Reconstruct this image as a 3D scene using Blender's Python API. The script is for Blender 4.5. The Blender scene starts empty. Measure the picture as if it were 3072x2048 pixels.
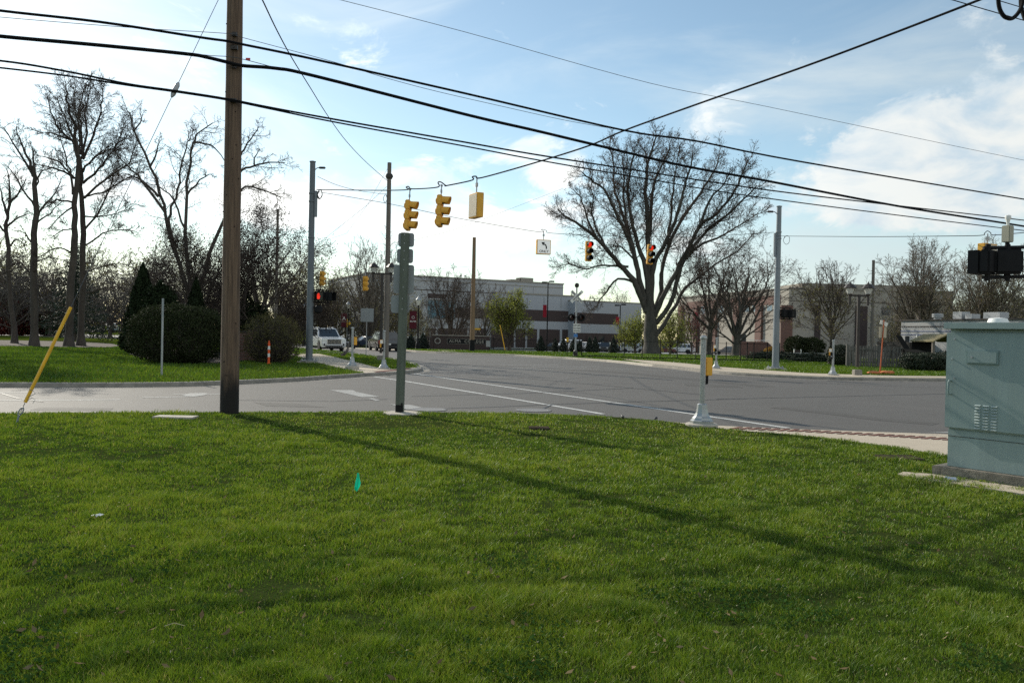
import bpy, bmesh, math, random
import numpy as np
from mathutils import Vector, Matrix, noise as mnoise

# ------------------------------------------------------------------ camera, sky, sun, exposure
C = bpy.context.scene.collection
SC = bpy.context.scene
F, CAMZ, HOR, ROLL = 2389.0, 1.64, 1002.0, math.atan(0.021)
pitch = math.atan((1024 - HOR) / F)
fwd = Vector((0, math.cos(pitch), -math.sin(pitch)))
up0 = Vector((0, math.sin(pitch), math.cos(pitch)))
rgt = Vector((1, 0, 0)) * math.cos(ROLL) + up0 * math.sin(ROLL)
upv = up0 * math.cos(ROLL) - Vector((1, 0, 0)) * math.sin(ROLL)
EYE = Vector((0, 0, CAMZ))
cd = bpy.data.cameras.new('camera'); cam = bpy.data.objects.new('camera', cd); C.objects.link(cam)
cd.sensor_width = 36; cd.lens = F / 3072 * 36; cd.clip_end = 3000; cd.clip_start = 0.05
cam.matrix_world = Matrix(((rgt.x, upv.x, -fwd.x, 0), (rgt.y, upv.y, -fwd.y, 0), (rgt.z, upv.z, -fwd.z, CAMZ), (0, 0, 0, 1)))
SC.camera = cam

SUN_EL = math.radians(29.0)
SUN_AZ = math.atan2(-0.655, 0.755)          # clockwise from +Y
sun_dir = Vector((math.sin(SUN_AZ) * math.cos(SUN_EL), math.cos(SUN_AZ) * math.cos(SUN_EL), math.sin(SUN_EL)))
sl = bpy.data.lights.new('sun', 'SUN'); sl.energy = 5.0; sl.angle = math.radians(0.35); sl.color = (1.0, 0.93, 0.80)
so = bpy.data.objects.new('sun', sl); C.objects.link(so)
so.rotation_euler = sun_dir.to_track_quat('Z', 'Y').to_euler()

SC.view_settings.view_transform = 'Standard'; SC.view_settings.look = 'None'
SC.view_settings.exposure = 0.0; SC.view_settings.gamma = 1.0
SC.cycles.max_bounces = 6; SC.cycles.transparent_max_bounces = 8
SC.cycles.use_adaptive_sampling = True
SC.cycles.use_denoising = False

W = bpy.data.worlds.new('World'); SC.world = W; W.use_nodes = True
nt = W.node_tree; N = nt.nodes; Lk = nt.links
for n in list(N): N.remove(n)
def nd(tree, typ, **kw):
    n = tree.nodes.new(typ)
    for k, v in kw.items():
        if k in ('operation', 'blend_type', 'data_type', 'noise_dimensions', 'interpolation_type', 'sky_type', 'distribution', 'bands_direction', 'wave_type', 'feature', 'attribute_name', 'mode', 'use_clamp', 'normalize'): setattr(n, k, v)
        else: n.inputs[k].default_value = v
    return n
outw = nd(nt, 'ShaderNodeOutputWorld'); bg = nd(nt, 'ShaderNodeBackground')
sky = nd(nt, 'ShaderNodeTexSky', sky_type='NISHITA')
sky.sun_disc = False; sky.sun_elevation = SUN_EL; sky.sun_rotation = SUN_AZ
sky.air_density = 1.0; sky.dust_density = 0.35; sky.ozone_density = 1.6; sky.altitude = 200
bg.inputs['Strength'].default_value = 0.15
tc = nd(nt, 'ShaderNodeTexCoord')
nrm = nd(nt, 'ShaderNodeVectorMath', operation='NORMALIZE'); Lk.new(tc.outputs['Generated'], nrm.inputs[0])
def wmath(op, a, b=None, clamp=False):
    n = nd(nt, 'ShaderNodeMath', operation=op); n.use_clamp = clamp
    for i, v in enumerate((a, b)):
        if v is None: continue
        if isinstance(v, (int, float)): n.inputs[i].default_value = v
        else: Lk.new(v, n.inputs[i])
    return n.outputs[0]
def wnoise(scale, detail, rough, dist, off):
    m = nd(nt, 'ShaderNodeMapping'); m.inputs['Scale'].default_value = scale; m.inputs['Location'].default_value = off
    Lk.new(nrm.outputs[0], m.inputs[0])
    n = nd(nt, 'ShaderNodeTexNoise', Scale=1.0, Detail=detail, Roughness=rough, Distortion=dist)
    Lk.new(m.outputs[0], n.inputs['Vector']); return n.outputs[0]
def blob(px, py, rx, ry, amp):
    """a cloud bank: how much nearer than its size a direction is to that bank's own direction"""
    u, v = (px - 1536) / F, (HOR + 0.021 * (px - 1536) - py) / F
    c = Vector((u, 1, v)).normalized()
    s = nd(nt, 'ShaderNodeVectorMath', operation='SUBTRACT'); Lk.new(nrm.outputs[0], s.inputs[0]); s.inputs[1].default_value = c
    m = nd(nt, 'ShaderNodeVectorMath', operation='MULTIPLY'); Lk.new(s.outputs[0], m.inputs[0])
    m.inputs[1].default_value = (F / rx, 1.2 * F / rx, F / ry)
    l = nd(nt, 'ShaderNodeVectorMath', operation='LENGTH'); Lk.new(m.outputs[0], l.inputs[0])
    r = nd(nt, 'ShaderNodeMapRange', interpolation_type='SMOOTHSTEP'); Lk.new(l.outputs['Value'], r.inputs['Value'])
    r.inputs['From Min'].default_value = 1.25; r.inputs['From Max'].default_value = 0.0
    r.inputs['To Min'].default_value = 0.0; r.inputs['To Max'].default_value = amp
    return r.outputs[0]
def bank(c, r_, amp):  # clouds added outside the view to neutralise and lift the fill light
    s = nd(nt, 'ShaderNodeVectorMath', operation='DISTANCE'); Lk.new(nrm.outputs[0], s.inputs[0]); s.inputs[1].default_value = Vector(c).normalized()
    r = nd(nt, 'ShaderNodeMapRange', interpolation_type='SMOOTHSTEP'); Lk.new(s.outputs['Value'], r.inputs['Value'])
    r.inputs['From Min'].default_value = r_; r.inputs['From Max'].default_value = r_ * .35; r.inputs['To Min'].default_value = 0.0; r.inputs['To Max'].default_value = amp
    return r.outputs[0]
def cover(blobs, ns, lo, hi, bias=0.0):
    s = ns
    for b in blobs: s = wmath('ADD', s, b)
    r = nd(nt, 'ShaderNodeMapRange', interpolation_type='SMOOTHSTEP'); Lk.new(s, r.inputs['Value'])
    r.inputs['From Min'].default_value = lo; r.inputs['From Max'].default_value = hi
    return r.outputs[0]
n_puff = wnoise((9, 9, 17), 9, 0.62, 0.4, (3.1, 0.4, 1.7))
n_wisp = wnoise((2.6, 2.6, 9), 6, 0.6, 0.8, (7.3, 2.2, 0.3))
n_shad = wnoise((8, 8, 17), 6, 0.55, 0.3, (3.2, 0.4, 1.85))
puff = cover([blob(2760, 500, 470, 190, .36), blob(2130, 340, 210, 110, .26), blob(2950, 380, 330, 170, .22), blob(1680, 540, 170, 120, .22), blob(1300, 640, 420, 150, .27), blob(900, 610, 300, 110, .24), blob(1560, 470, 170, 90, .20), blob(1150, 520, 200, 80, .2),
              blob(1900, 700, 900, 150, .12), blob(400, 560, 520, 90, .22), blob(3000, 640, 500, 90, .16), bank((.35, -.8, .45), 1.25, .30), bank((.9, -.1, .35), .7, .2)], n_puff, .605, .76)
veil = cover([blob(2980, 260, 560, 330, .30), blob(300, 300, 1100, 700, .06), blob(1500, 850, 2300, 240, .15), blob(2300, 300, 420, 120, .16), blob(2750, 760, 900, 220, .30), blob(1500, 250, 1300, 200, .13), blob(1500, 60, 900, 80, .06)], n_wisp, .46, 1.02)
# cloud light: sunward clouds near white, away from the sun a little greyer, thick parts greyer still
sd = nd(nt, 'ShaderNodeVectorMath', operation='DOT_PRODUCT'); Lk.new(nrm.outputs[0], sd.inputs[0]); sd.inputs[1].default_value = sun_dir
glow = nd(nt, 'ShaderNodeMapRange', interpolation_type='SMOOTHSTEP'); Lk.new(sd.outputs['Value'], glow.inputs['Value'])
glow.inputs['From Min'].default_value = 0.35; glow.inputs['From Max'].default_value = 1.0; glow.inputs['To Min'].default_value = 0.0; glow.inputs['To Max'].default_value = 1.0
ccol = nd(nt, 'ShaderNodeMix', data_type='RGBA')
shad = nd(nt, 'ShaderNodeMapRange', interpolation_type='SMOOTHSTEP'); Lk.new(n_shad, shad.inputs['Value'])
shad.inputs['From Min'].default_value = 0.40; shad.inputs['From Max'].default_value = 0.68
ccol.inputs['A'].default_value = (6.1, 6.2, 6.0, 1); ccol.inputs['B'].default_value = (3.2, 4.3, 5.2, 1)
Lk.new(shad.outputs[0], ccol.inputs['Factor'])
cg = nd(nt, 'ShaderNodeMix', data_type='RGBA', blend_type='ADD'); Lk.new(ccol.outputs['Result'], cg.inputs['A']); cg.inputs['B'].default_value = (3.5, 3.4, 3.2, 1)
Lk.new(glow.outputs[0], cg.inputs['Factor'])
vcol = nd(nt, 'ShaderNodeMix', data_type='RGBA', blend_type='ADD'); vcol.inputs['A'].default_value = (4.4, 5.0, 5.2, 1); vcol.inputs['B'].default_value = (3.5, 3.3, 2.9, 1)
Lk.new(glow.outputs[0], vcol.inputs['Factor'])
skt = nd(nt, 'ShaderNodeMix', data_type='RGBA', blend_type='MULTIPLY'); skt.inputs['Factor'].default_value = 1; Lk.new(sky.outputs[0], skt.inputs['A']); skt.inputs['B'].default_value = (1.10, 1.10, .96, 1)
m1 = nd(nt, 'ShaderNodeMix', data_type='RGBA'); Lk.new(wmath('MULTIPLY', veil, .8), m1.inputs['Factor']); Lk.new(skt.outputs['Result'], m1.inputs['A']); Lk.new(vcol.outputs['Result'], m1.inputs['B'])
m2 = nd(nt, 'ShaderNodeMix', data_type='RGBA'); Lk.new(wmath('MULTIPLY', puff, .92), m2.inputs['Factor']); Lk.new(m1.outputs['Result'], m2.inputs['A']); Lk.new(cg.outputs['Result'], m2.inputs['B'])
Lk.new(m2.outputs['Result'], bg.inputs['Color']); Lk.new(bg.outputs[0], outw.inputs[0])

# ------------------------------------------------------------------ where things stand
def sm(a, b, x):
    t = min(1, max(0, (x - a) / (b - a))); return t * t * (3 - 2 * t)
def T(x, y):
    """height of the ground: level lawn, falling gently beyond the railway on the right, rising far off on the left"""
    w = sm(-45, -15, x)
    return -1.6 * min(1, max(0, (y - 75) / 85)) * w + 3.2 * sm(150, 420, y) * (1 - w)
def ray(px, py): return fwd * F + rgt * (px - 1536) - upv * (py - 1024)
def P(px, py, Y):
    d = ray(px, py); return EYE + d * (Y / d.y)
def G(px, py, dz=0.0):
    d = ray(px, py); p = EYE + d * ((dz - CAMZ) / d.z)
    for _ in range(12):
        z = T(p.x, p.y) + dz; q = EYE + d * ((z - CAMZ) / d.z); p = p * .5 + q * .5
    return p
def A(px, Y, dz=0.0):
    x = (px - 1536) / F * Y
    for _ in range(4):
        z = T(x, Y) + dz; py = 1002 - (z - CAMZ) / Y * F + .021 * (px - 1536)
        x = P(px, py, Y).x
    return Vector((x, Y, T(x, Y) + dz))
def top_z(px, py, Y): return P(px, py, Y).z

# ------------------------------------------------------------------ materials
MATS = {}
def mat(name, col, rough=0.7, var=0.15, scale=8.0, metal=0.0, bump=0.0, spec=0.4, emit=None, col2=None, stretch=None, trans=0.0, bscale=None):
    if name in MATS: return MATS[name]
    m = bpy.data.materials.new(name); m.use_nodes = True; t = m.node_tree; b = t.nodes['Principled BSDF']
    b.inputs['Roughness'].default_value = rough; b.inputs['Metallic'].default_value = metal; b.inputs['Specular IOR Level'].default_value = spec
    co = nd(t, 'ShaderNodeTexCoord'); mp = nd(t, 'ShaderNodeMapping'); t.links.new(co.outputs['Object'], mp.inputs[0])
    if stretch: mp.inputs['Scale'].default_value = stretch
    no = nd(t, 'ShaderNodeTexNoise', Scale=scale, Detail=6.0, Roughness=0.65); t.links.new(mp.outputs[0], no.inputs['Vector'])
    c2 = col2 or tuple(c * (1 - var) for c in col); c1 = col if col2 else tuple(c * (1 + var) for c in col)
    rp = nd(t, 'ShaderNodeMapRange'); rp.inputs['From Min'].default_value = .3; rp.inputs['From Max'].default_value = .7; t.links.new(no.outputs[0], rp.inputs['Value'])
    mx = nd(t, 'ShaderNodeMix', data_type='RGBA'); mx.inputs['A'].default_value = (*c2, 1); mx.inputs['B'].default_value = (*c1, 1)
    t.links.new(rp.outputs[0], mx.inputs['Factor']); t.links.new(mx.outputs['Result'], b.inputs['Base Color'])
    if bump:
        bn = nd(t, 'ShaderNodeTexNoise', Scale=bscale or scale * 6, Detail=5.0, Roughness=0.7); t.links.new(mp.outputs[0], bn.inputs['Vector'])
        bp = nd(t, 'ShaderNodeBump', Strength=bump, Distance=0.02); t.links.new(bn.outputs[0], bp.inputs['Height']); t.links.new(bp.outputs[0], b.inputs['Normal'])
    if emit: b.inputs['Emission Color'].default_value = (*emit[0], 1); b.inputs['Emission Strength'].default_value = emit[1]
    if trans:
        tr = nd(t, 'ShaderNodeBsdfTranslucent'); ms = nd(t, 'ShaderNodeMixShader'); ms.inputs[0].default_value = trans
        t.links.new(mx.outputs['Result'], tr.inputs[0]); t.links.new(b.outputs[0], ms.inputs[1]); t.links.new(tr.outputs[0], ms.inputs[2])
        t.links.new(ms.outputs[0], t.nodes['Material Output'].inputs[0])
    MATS[name] = m; return m
def brick(name, c1, c2, mortar, sc=1.0):
    m = bpy.data.materials.new(name); m.use_nodes = True; t = m.node_tree; b = t.nodes['Principled BSDF']; b.inputs['Roughness'].default_value = .85
    co = nd(t, 'ShaderNodeTexCoord'); mp = nd(t, 'ShaderNodeMapping'); t.links.new(co.outputs['Object'], mp.inputs[0]); mp.inputs['Rotation'].default_value = (math.pi / 2, 0, 0)
    br = t.nodes.new('ShaderNodeTexBrick'); t.links.new(mp.outputs[0], br.inputs['Vector'])
    br.inputs['Color1'].default_value = (*c1, 1); br.inputs['Color2'].default_value = (*c2, 1); br.inputs['Mortar'].default_value = (*mortar, 1)
    br.inputs['Scale'].default_value = sc; br.inputs['Brick Width'].default_value = .42; br.inputs['Row Height'].default_value = .15; br.inputs['Mortar Size'].default_value = .015
    t.links.new(br.outputs[0], b.inputs['Base Color']); return m
def glass(name, col, rough=.08):
    m = mat(name, col, rough, .1, 2, 0, 0, .8); return m
bark = mat('bark', (.075, .062, .052), .95, .35, 3, bump=.8, stretch=(1, 1, .3))
bark2 = mat('bark_grey', (.072, .066, .057), .95, .35, 3, bump=.8, stretch=(1, 1, .3))
twig = mat('twig', (.085, .066, .055), .9, .25, 2)
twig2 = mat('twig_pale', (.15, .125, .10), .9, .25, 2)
bud = mat('bud', (.10, .055, .04), .8, .4, 2, trans=.3)
wood = mat('pole_wood', (.165, .115, .080), .9, .35, 14, bump=.9, stretch=(1, 1, .06), bscale=60)
wood_far = mat('pole_wood_grey', (.16, .14, .12), .9, .25, 10, stretch=(1, 1, .08))
wood_green = mat('treated_post', (.12, .135, .11), .9, .25, 14, bump=.6, stretch=(1, 1, .08))
steel = mat('painted_steel', (.19, .215, .235), .5, .12, 3, spec=.5, stretch=(1, 1, .3))
galv = mat('galvanised', (.36, .37, .38), .42, .12, 6, metal=.35)
alum = mat('cast_aluminium', (.36, .37, .37), .40, .12, 9, metal=.6)
black = mat('black_enamel', (.010, .010, .011), .7, .2, 6, spec=.2)
rubber = mat('rubber', (.015, .015, .017), .8, .2, 9)
dmetal = mat('dark_bronze', (.035, .028, .024), .5, .2, 6)
yellow = mat('signal_yellow', (.74, .385, .045), .5, .1, 5)
orange = mat('safety_orange', (.75, .10, .02), .6, .12, 6)
gyel = mat('guard_yellow', (.74, .40, .02), .5, .12, 6)
white = mat('white_paint', (.75, .75, .72), .5, .05, 6)
signback = mat('sign_back', (.26, .28, .29), .55, .08, 5, metal=.2)
signwhite = mat('sign_white', (.72, .72, .68), .5, .04, 6)
ink = mat('sign_ink', (.015, .015, .016), .6, .1, 9)
conc = mat('concrete', (.42, .38, .32), .9, .16, 2.5, bump=.4, bscale=60)
concd = mat('concrete_weathered', (.24, .22, .19), .9, .3, 4, bump=.5, bscale=50)
cable = mat('cable_sheath', (.008, .008, .009), .9, .2, 5, spec=.15)
wire = mat('bare_wire', (.10, .105, .115), .5, .2, 5, metal=.5)
redlit = mat('red_lens_lit', (.6, .02, .01), .3, .1, 9, emit=((1, .03, .01), .75))
lensdark = mat('dark_lens', (.012, .012, .012), .2, .1, 9)
maroon = mat('maroon_cloth', (.10, .012, .022), .85, .15, 5, trans=.2)
glassd = glass('dark_glass', (.02, .024, .028), .06)
lampglass = mat('lamp_glass', (.75, .75, .70), .15, .05, 5, trans=.35)

# ------------------------------------------------------------------ mesh helpers
class MB:
    def __init__(s): s.v = []; s.f = []
    def add(s, vs, fs):
        o = len(s.v); s.v += [tuple(v) for v in vs]; s.f += [tuple(i + o for i in f) for f in fs]; return s
    def box(s, c, d, rz=0.0, M=None):
        x, y, z = d[0] / 2, d[1] / 2, d[2] / 2
        vs = [Vector((a * x, b * y, e * z)) for a in (-1, 1) for b in (-1, 1) for e in (-1, 1)]
        if rz: R = Matrix.Rotation(rz, 3, 'Z'); vs = [R @ v for v in vs]
        if M is not None: vs = [M @ v for v in vs]
        c = Vector(c)
        return s.add([v + c for v in vs], [(0, 1, 3, 2), (4, 6, 7, 5), (0, 4, 5, 1), (2, 3, 7, 6), (0, 2, 6, 4), (1, 5, 7, 3)])
    def bbox(s, c, d, bev=.01, seg=2, rz=0.0):
        bm = bmesh.new(); bmesh.ops.create_cube(bm, size=1); bmesh.ops.scale(bm, vec=d, verts=bm.verts)
        bmesh.ops.bevel(bm, geom=bm.edges[:], offset=bev, segments=seg, affect='EDGES')
        R = Matrix.Rotation(rz, 3, 'Z'); bm.verts.index_update(); c = Vector(c)
        s.add([R @ v.co + c for v in bm.verts], [[v.index for v in f.verts] for f in bm.faces]); bm.free(); return s
    def cyl(s, p0, p1, r0, r1=None, n=12, cap=True):
        return s.tube([p0, p1], [r0, r0 if r1 is None else r1], n, cap)
    def tube(s, pts, r, n=6, cap=True):
        pts = [Vector(p) for p in pts]; k = len(pts)
        rs = r if isinstance(r, (list, tuple)) else [r] * k
        o = len(s.v); prev = None
        for i, p in enumerate(pts):
            t = (pts[min(i + 1, k - 1)] - pts[max(i - 1, 0)]).normalized()
            if prev is None: a = t.cross(Vector((.3, .9, .2)) if abs(t.z) > .8 else Vector((0, 0, 1))).normalized()
            else: a = (prev - t * prev.dot(t)).normalized()
            prev = a; b = t.cross(a)
            for j in range(n):
                an = 2 * math.pi * j / n; s.v.append(tuple(p + (a * math.cos(an) + b * math.sin(an)) * rs[i]))
        for i in range(k - 1):
            for j in range(n):
                s.f.append((o + i * n + j, o + i * n + (j + 1) % n, o + (i + 1) * n + (j + 1) % n, o + (i + 1) * n + j))
        if cap: s.f.append(tuple(o + j for j in reversed(range(n)))); s.f.append(tuple(o + (k - 1) * n + j for j in range(n)))
        return s
    def lathe(s, prof, c=(0, 0, 0), n=16, ph=0.0):
        o = len(s.v); c = Vector(c)
        for r, z in prof:
            for j in range(n):
                a = 2 * math.pi * j / n + ph; s.v.append((c.x + r * math.cos(a), c.y + r * math.sin(a), c.z + z))
        for i in range(len(prof) - 1):
            for j in range(n): s.f.append((o + i * n + j, o + i * n + (j + 1) % n, o + (i + 1) * n + (j + 1) % n, o + (i + 1) * n + j))
        s.f.append(tuple(o + j for j in reversed(range(n)))); s.f.append(tuple(o + (len(prof) - 1) * n + j for j in range(n))); return s
    def prism(s, poly, a, b, axis='y'):
        """extrude a 2-D outline between two offsets along an axis"""
        k = len(poly); o = len(s.v)
        for t in (a, b):
            for u, w in poly:
                s.v.append((u, t, w) if axis == 'y' else (t, u, w) if axis == 'x' else (u, w, t))
        s.f.append(tuple(o + i for i in range(k))); s.f.append(tuple(o + k + i for i in reversed(range(k))))
        for i in range(k): s.f.append((o + i, o + k + i, o + k + (i + 1) % k, o + (i + 1) % k))
        return s
    def quad(s, *p): return s.add(p, [tuple(range(len(p)))])
    def build(s, name, m, parent=None, smooth=False, bev=0.0):
        me = bpy.data.meshes.new(name); me.from_pydata(s.v, [], s.f); me.validate(); ob = bpy.data.objects.new(name, me); C.objects.link(ob)
        bm = bmesh.new(); bm.from_mesh(me)
        bmesh.ops.recalc_face_normals(bm, faces=bm.faces)
        if bev: bmesh.ops.bevel(bm, geom=[e for e in bm.edges if len(e.link_faces) == 2 and e.calc_face_angle(0) > .5], offset=bev, segments=2, affect='EDGES')
        bm.to_mesh(me); bm.free()
        me.materials.append(m)
        if smooth:
            me.polygons.foreach_set('use_smooth', [True] * len(me.polygons)); me.set_sharp_from_angle(angle=math.radians(38))
        if parent is not None: ob.parent = parent
        return ob
def np_mesh(name, V, Fc, m, parent=None, attr=None, smooth=False):
    V = np.asarray(V, np.float32); me = bpy.data.meshes.new(name)
    if not isinstance(Fc, list): Fc = [Fc]
    Fc = [np.asarray(f, np.int32) for f in Fc if len(f)]
    loops = np.concatenate([f.ravel() for f in Fc]); tot = np.concatenate([np.full(len(f), f.shape[1], np.int32) for f in Fc]); st = np.concatenate([[0], np.cumsum(tot)[:-1]]).astype(np.int32)
    me.vertices.add(len(V)); me.vertices.foreach_set('co', V.ravel()); me.loops.add(len(loops)); me.loops.foreach_set('vertex_index', loops)
    me.polygons.add(len(tot)); me.polygons.foreach_set('loop_start', st); me.update(calc_edges=True)
    if attr is not None:
        a = me.attributes.new('tint', 'FLOAT', 'POINT'); a.data.foreach_set('value', np.asarray(attr, np.float32))
    if smooth: me.polygons.foreach_set('use_smooth', np.ones(len(tot), bool))
    me.materials.append(m); ob = bpy.data.objects.new(name, me); C.objects.link(ob)
    if parent is not None: ob.parent = parent
    return ob
def tag(o, label, cat, group=None):
    o['label'] = label; o['category'] = cat
    if group: o['group'] = group
    return o
def thing(name, label, cat, loc=(0, 0, 0), rz=0.0, group=None):
    o = bpy.data.objects.new(name, None); C.objects.link(o); o.location = loc; o.rotation_euler = (0, 0, rz); o.empty_display_size = .2
    return tag(o, label, cat, group)
def struct(o, kind='structure'): o['kind'] = kind; return o
def dup(root, loc, rz, label, group=None, sc=None):
    r = root.copy(); C.objects.link(r); r.location = loc; r.rotation_euler = (0, 0, rz); r['label'] = label
    if sc: r.scale = sc if isinstance(sc, tuple) else (sc, sc, sc)
    if group: r['group'] = group
    for ch in list(root.children):
        c = ch.copy(); C.objects.link(c); c.parent = r
        for g in list(ch.children):
            d = g.copy(); C.objects.link(d); d.parent = c
    return r
def lettering(s, size, M, m, parent, name='lettering', ext=.004, sp=1.0):
    cu = bpy.data.curves.new('txt', 'FONT'); cu.body = s; cu.size = size; cu.align_x = 'CENTER'; cu.align_y = 'CENTER'; cu.extrude = ext; cu.resolution_u = 3; cu.space_character = sp; cu.offset = size * .012
    ob = bpy.data.objects.new('txt', cu); me = bpy.data.meshes.new_from_object(ob); bpy.data.objects.remove(ob); bpy.data.curves.remove(cu)
    me.transform(M); me.name = name; me.materials.clear(); me.materials.append(m); o = bpy.data.objects.new(name, me); C.objects.link(o); o.parent = parent; return o
def face_cam(x, y, z, rz=0.0):
    """text plane standing upright, read from -Y, turned by rz"""
    return Matrix.Translation((x, y, z)) @ Matrix.Rotation(rz, 4, 'Z') @ Matrix.Rotation(math.pi / 2, 4, 'X')
# ------------------------------------------------------------------ ground, road, lawns, paths
def drape(name, pts, dz, m, ycuts=None, skirt=0.0, parent=None):
    """a sheet over an outline (world x, y), following the lie of the land"""
    bm = bmesh.new(); vs = [bm.verts.new((p[0], p[1], 0)) for p in pts]
    f = bm.faces.new(vs); bmesh.ops.triangulate(bm, faces=[f])
    for c in (ycuts or [20, 40, 60, 75, 90, 110, 130, 145, 160, 190, 230, 280, 340, 419]):
        bmesh.ops.bisect_plane(bm, geom=bm.verts[:] + bm.edges[:] + bm.faces[:], plane_co=(0, c, 0), plane_no=(0, 1, 0))
    for c in (-60, -45, -38, -30, -22, -15):
        bmesh.ops.bisect_plane(bm, geom=bm.verts[:] + bm.edges[:] + bm.faces[:], plane_co=(c, 0, 0), plane_no=(1, 0, 0))
    bmesh.ops.recalc_face_normals(bm, faces=bm.faces)
    if bm.faces[:] and sum(f.normal.z for f in bm.faces) < 0: bmesh.ops.reverse_faces(bm, faces=bm.faces)
    for v in bm.verts: v.co.z = T(v.co.x, v.co.y) + dz
    if skirt:
        be = [e for e in bm.edges if len(e.link_faces) == 1]
        r = bmesh.ops.extrude_edge_only(bm, edges=be)
        for v in r['geom']:
            if isinstance(v, bmesh.types.BMVert): v.co.z -= skirt
    me = bpy.data.meshes.new(name); bm.to_mesh(me); bm.free(); me.materials.append(m)
    o = bpy.data.objects.new(name, me); C.objects.link(o)
    if parent is not None: o.parent = parent
    return o
def g2(pts, dz=0.0): return [G(x, y, dz).xy[:] for x, y in pts]
def smooth2(pts, it=2):
    for _ in range(it):
        q = [pts[0]]
        for a, b in zip(pts[:-1], pts[1:]):
            q += [tuple(a[i] * .75 + b[i] * .25 for i in (0, 1)), tuple(a[i] * .25 + b[i] * .75 for i in (0, 1))]
        pts = q + [pts[-1]]
    return pts
def ground_mat(name, cols, rough=.95, spec=.2, sc=(.35, 2.2, 30), bump=.3, bs=180):
    """three-scale mottled ground: patches, blotches and grain, each in world size"""
    m = bpy.data.materials.new(name); m.use_nodes = True; t = m.node_tree; b = t.nodes['Principled BSDF']
    b.inputs['Roughness'].default_value = rough; b.inputs['Specular IOR Level'].default_value = spec
    co = nd(t, 'ShaderNodeTexCoord'); last = None
    for i, (s, c) in enumerate(zip(sc, cols[1:])):
        no = nd(t, 'ShaderNodeTexNoise', Scale=s, Detail=7.0, Roughness=.68); t.links.new(co.outputs['Object'], no.inputs['Vector'])
        r = nd(t, 'ShaderNodeMapRange'); r.inputs['From Min'].default_value = .38; r.inputs['From Max'].default_value = .68; r.inputs['To Max'].default_value = c[3]; t.links.new(no.outputs[0], r.inputs['Value'])
        mx = nd(t, 'ShaderNodeMix', data_type='RGBA'); t.links.new(r.outputs[0], mx.inputs['Factor'])
        if last is None: mx.inputs['A'].default_value = (*cols[0], 1)
        else: t.links.new(last, mx.inputs['A'])
        mx.inputs['B'].default_value = (*c[:3], 1); last = mx.outputs['Result']
    t.links.new(last, b.inputs['Base Color'])
    no = nd(t, 'ShaderNodeTexNoise', Scale=bs, Detail=4.0, Roughness=.7); t.links.new(co.outputs['Object'], no.inputs['Vector'])
    bp = nd(t, 'ShaderNodeBump', Strength=bump, Distance=.01); t.links.new(no.outputs[0], bp.inputs['Height']); t.links.new(bp.outputs[0], b.inputs['Normal'])
    return m
soil = ground_mat('soil_turf', [(.030, .050, .010), (.040, .044, .014, .7), (.022, .038, .008, .8), (.060, .056, .028, .4)], spec=0.0, rough=1.0, bump=.8, bs=60)
turf = ground_mat('turf', [(.050, .075, .008), (.072, .082, .016, .7), (.036, .060, .007, .7), (.075, .088, .018, .6)], spec=0.0, rough=1.0, bump=1.0, bs=30)
earth = ground_mat('far_earth', [(.07, .085, .035), (.09, .085, .05, .8), (.05, .065, .025, .7), (.08, .08, .05, .4)])
asph = ground_mat('asphalt', [(.105, .096, .086), (.082, .076, .068, .75), (.122, .112, .100, .5), (.062, .058, .052, .45)], rough=.74, spec=.33, sc=(.16, .9, 85), bump=.35, bs=120)
asph2 = ground_mat('asphalt_far', [(.22, .21, .20), (.18, .175, .17, .6), (.25, .24, .23, .5), (.15, .15, .15, .4)], rough=.55, spec=.5, sc=(.1, .6, 20), bump=.2)
paint = ground_mat('road_paint', [(.66, .66, .63), (.55, .55, .52, .6), (.35, .34, .32, .55), (.22, .22, .21, .55)], rough=.7, spec=.3, sc=(.8, 5, 22), bump=.2)
walk = ground_mat('pavement_concrete', [(.46, .395, .305), (.40, .34, .265, .6), (.50, .43, .335, .5), (.35, .30, .245, .4)], rough=.9, spec=.2, sc=(.4, 3, 60), bump=.3)
tar = mat('tar_seam', (.045, .045, .046), .6, .2, 4)
mulch = ground_mat('mulch', [(.05, .036, .027), (.10, .075, .055, .8), (.025, .018, .013, .8), (.16, .13, .11, .6)], sc=(.6, 3, 14), bump=1.0, bs=20)

struct(drape('ground', [(-1600, -200), (1600, -200), (1600, 2200), (-1600, 2200)], -2.4, earth, [0, 420]))
struct(drape('road', [(-190, -20), (150, -20), (150, 175), (-190, 175)], -.12, asph))

near_front = smooth2(g2([(-900, 1252), (-300, 1243), (0, 1239), (330, 1237), (660, 1236), (1000, 1236), (1300, 1236), (1536, 1239), (1700, 1243), (1850, 1250), (2000, 1263), (2100, 1277),
                         (2220, 1291), (2400, 1304), (2600, 1328), (2840, 1366), (3072, 1404), (3500, 1480)]), 1)
near_poly = near_front + [(14, 2), (14, -14), (-26, -14), (-26, 8)]
struct(drape('near_lawn', near_poly, 0.0, soil, skirt=.16))
ramp_front = g2([(2000, 1263), (2060, 1268), (2150, 1275), (2340, 1284), (2600, 1293), (2840, 1301), (3072, 1308), (3600, 1322)], -.03)
ramp_back = g2([(2000, 1266), (2100, 1280), (2220, 1294), (2400, 1307), (2600, 1331), (2840, 1369), (3072, 1407), (3500, 1484)], -.03)
struct(drape('pavement', ramp_front + ramp_back[::-1], -.035, walk, skirt=.1))
dome = mat('tactile_brick', (.17, .085, .068), .9, .35, 10, spec=.1)
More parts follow.
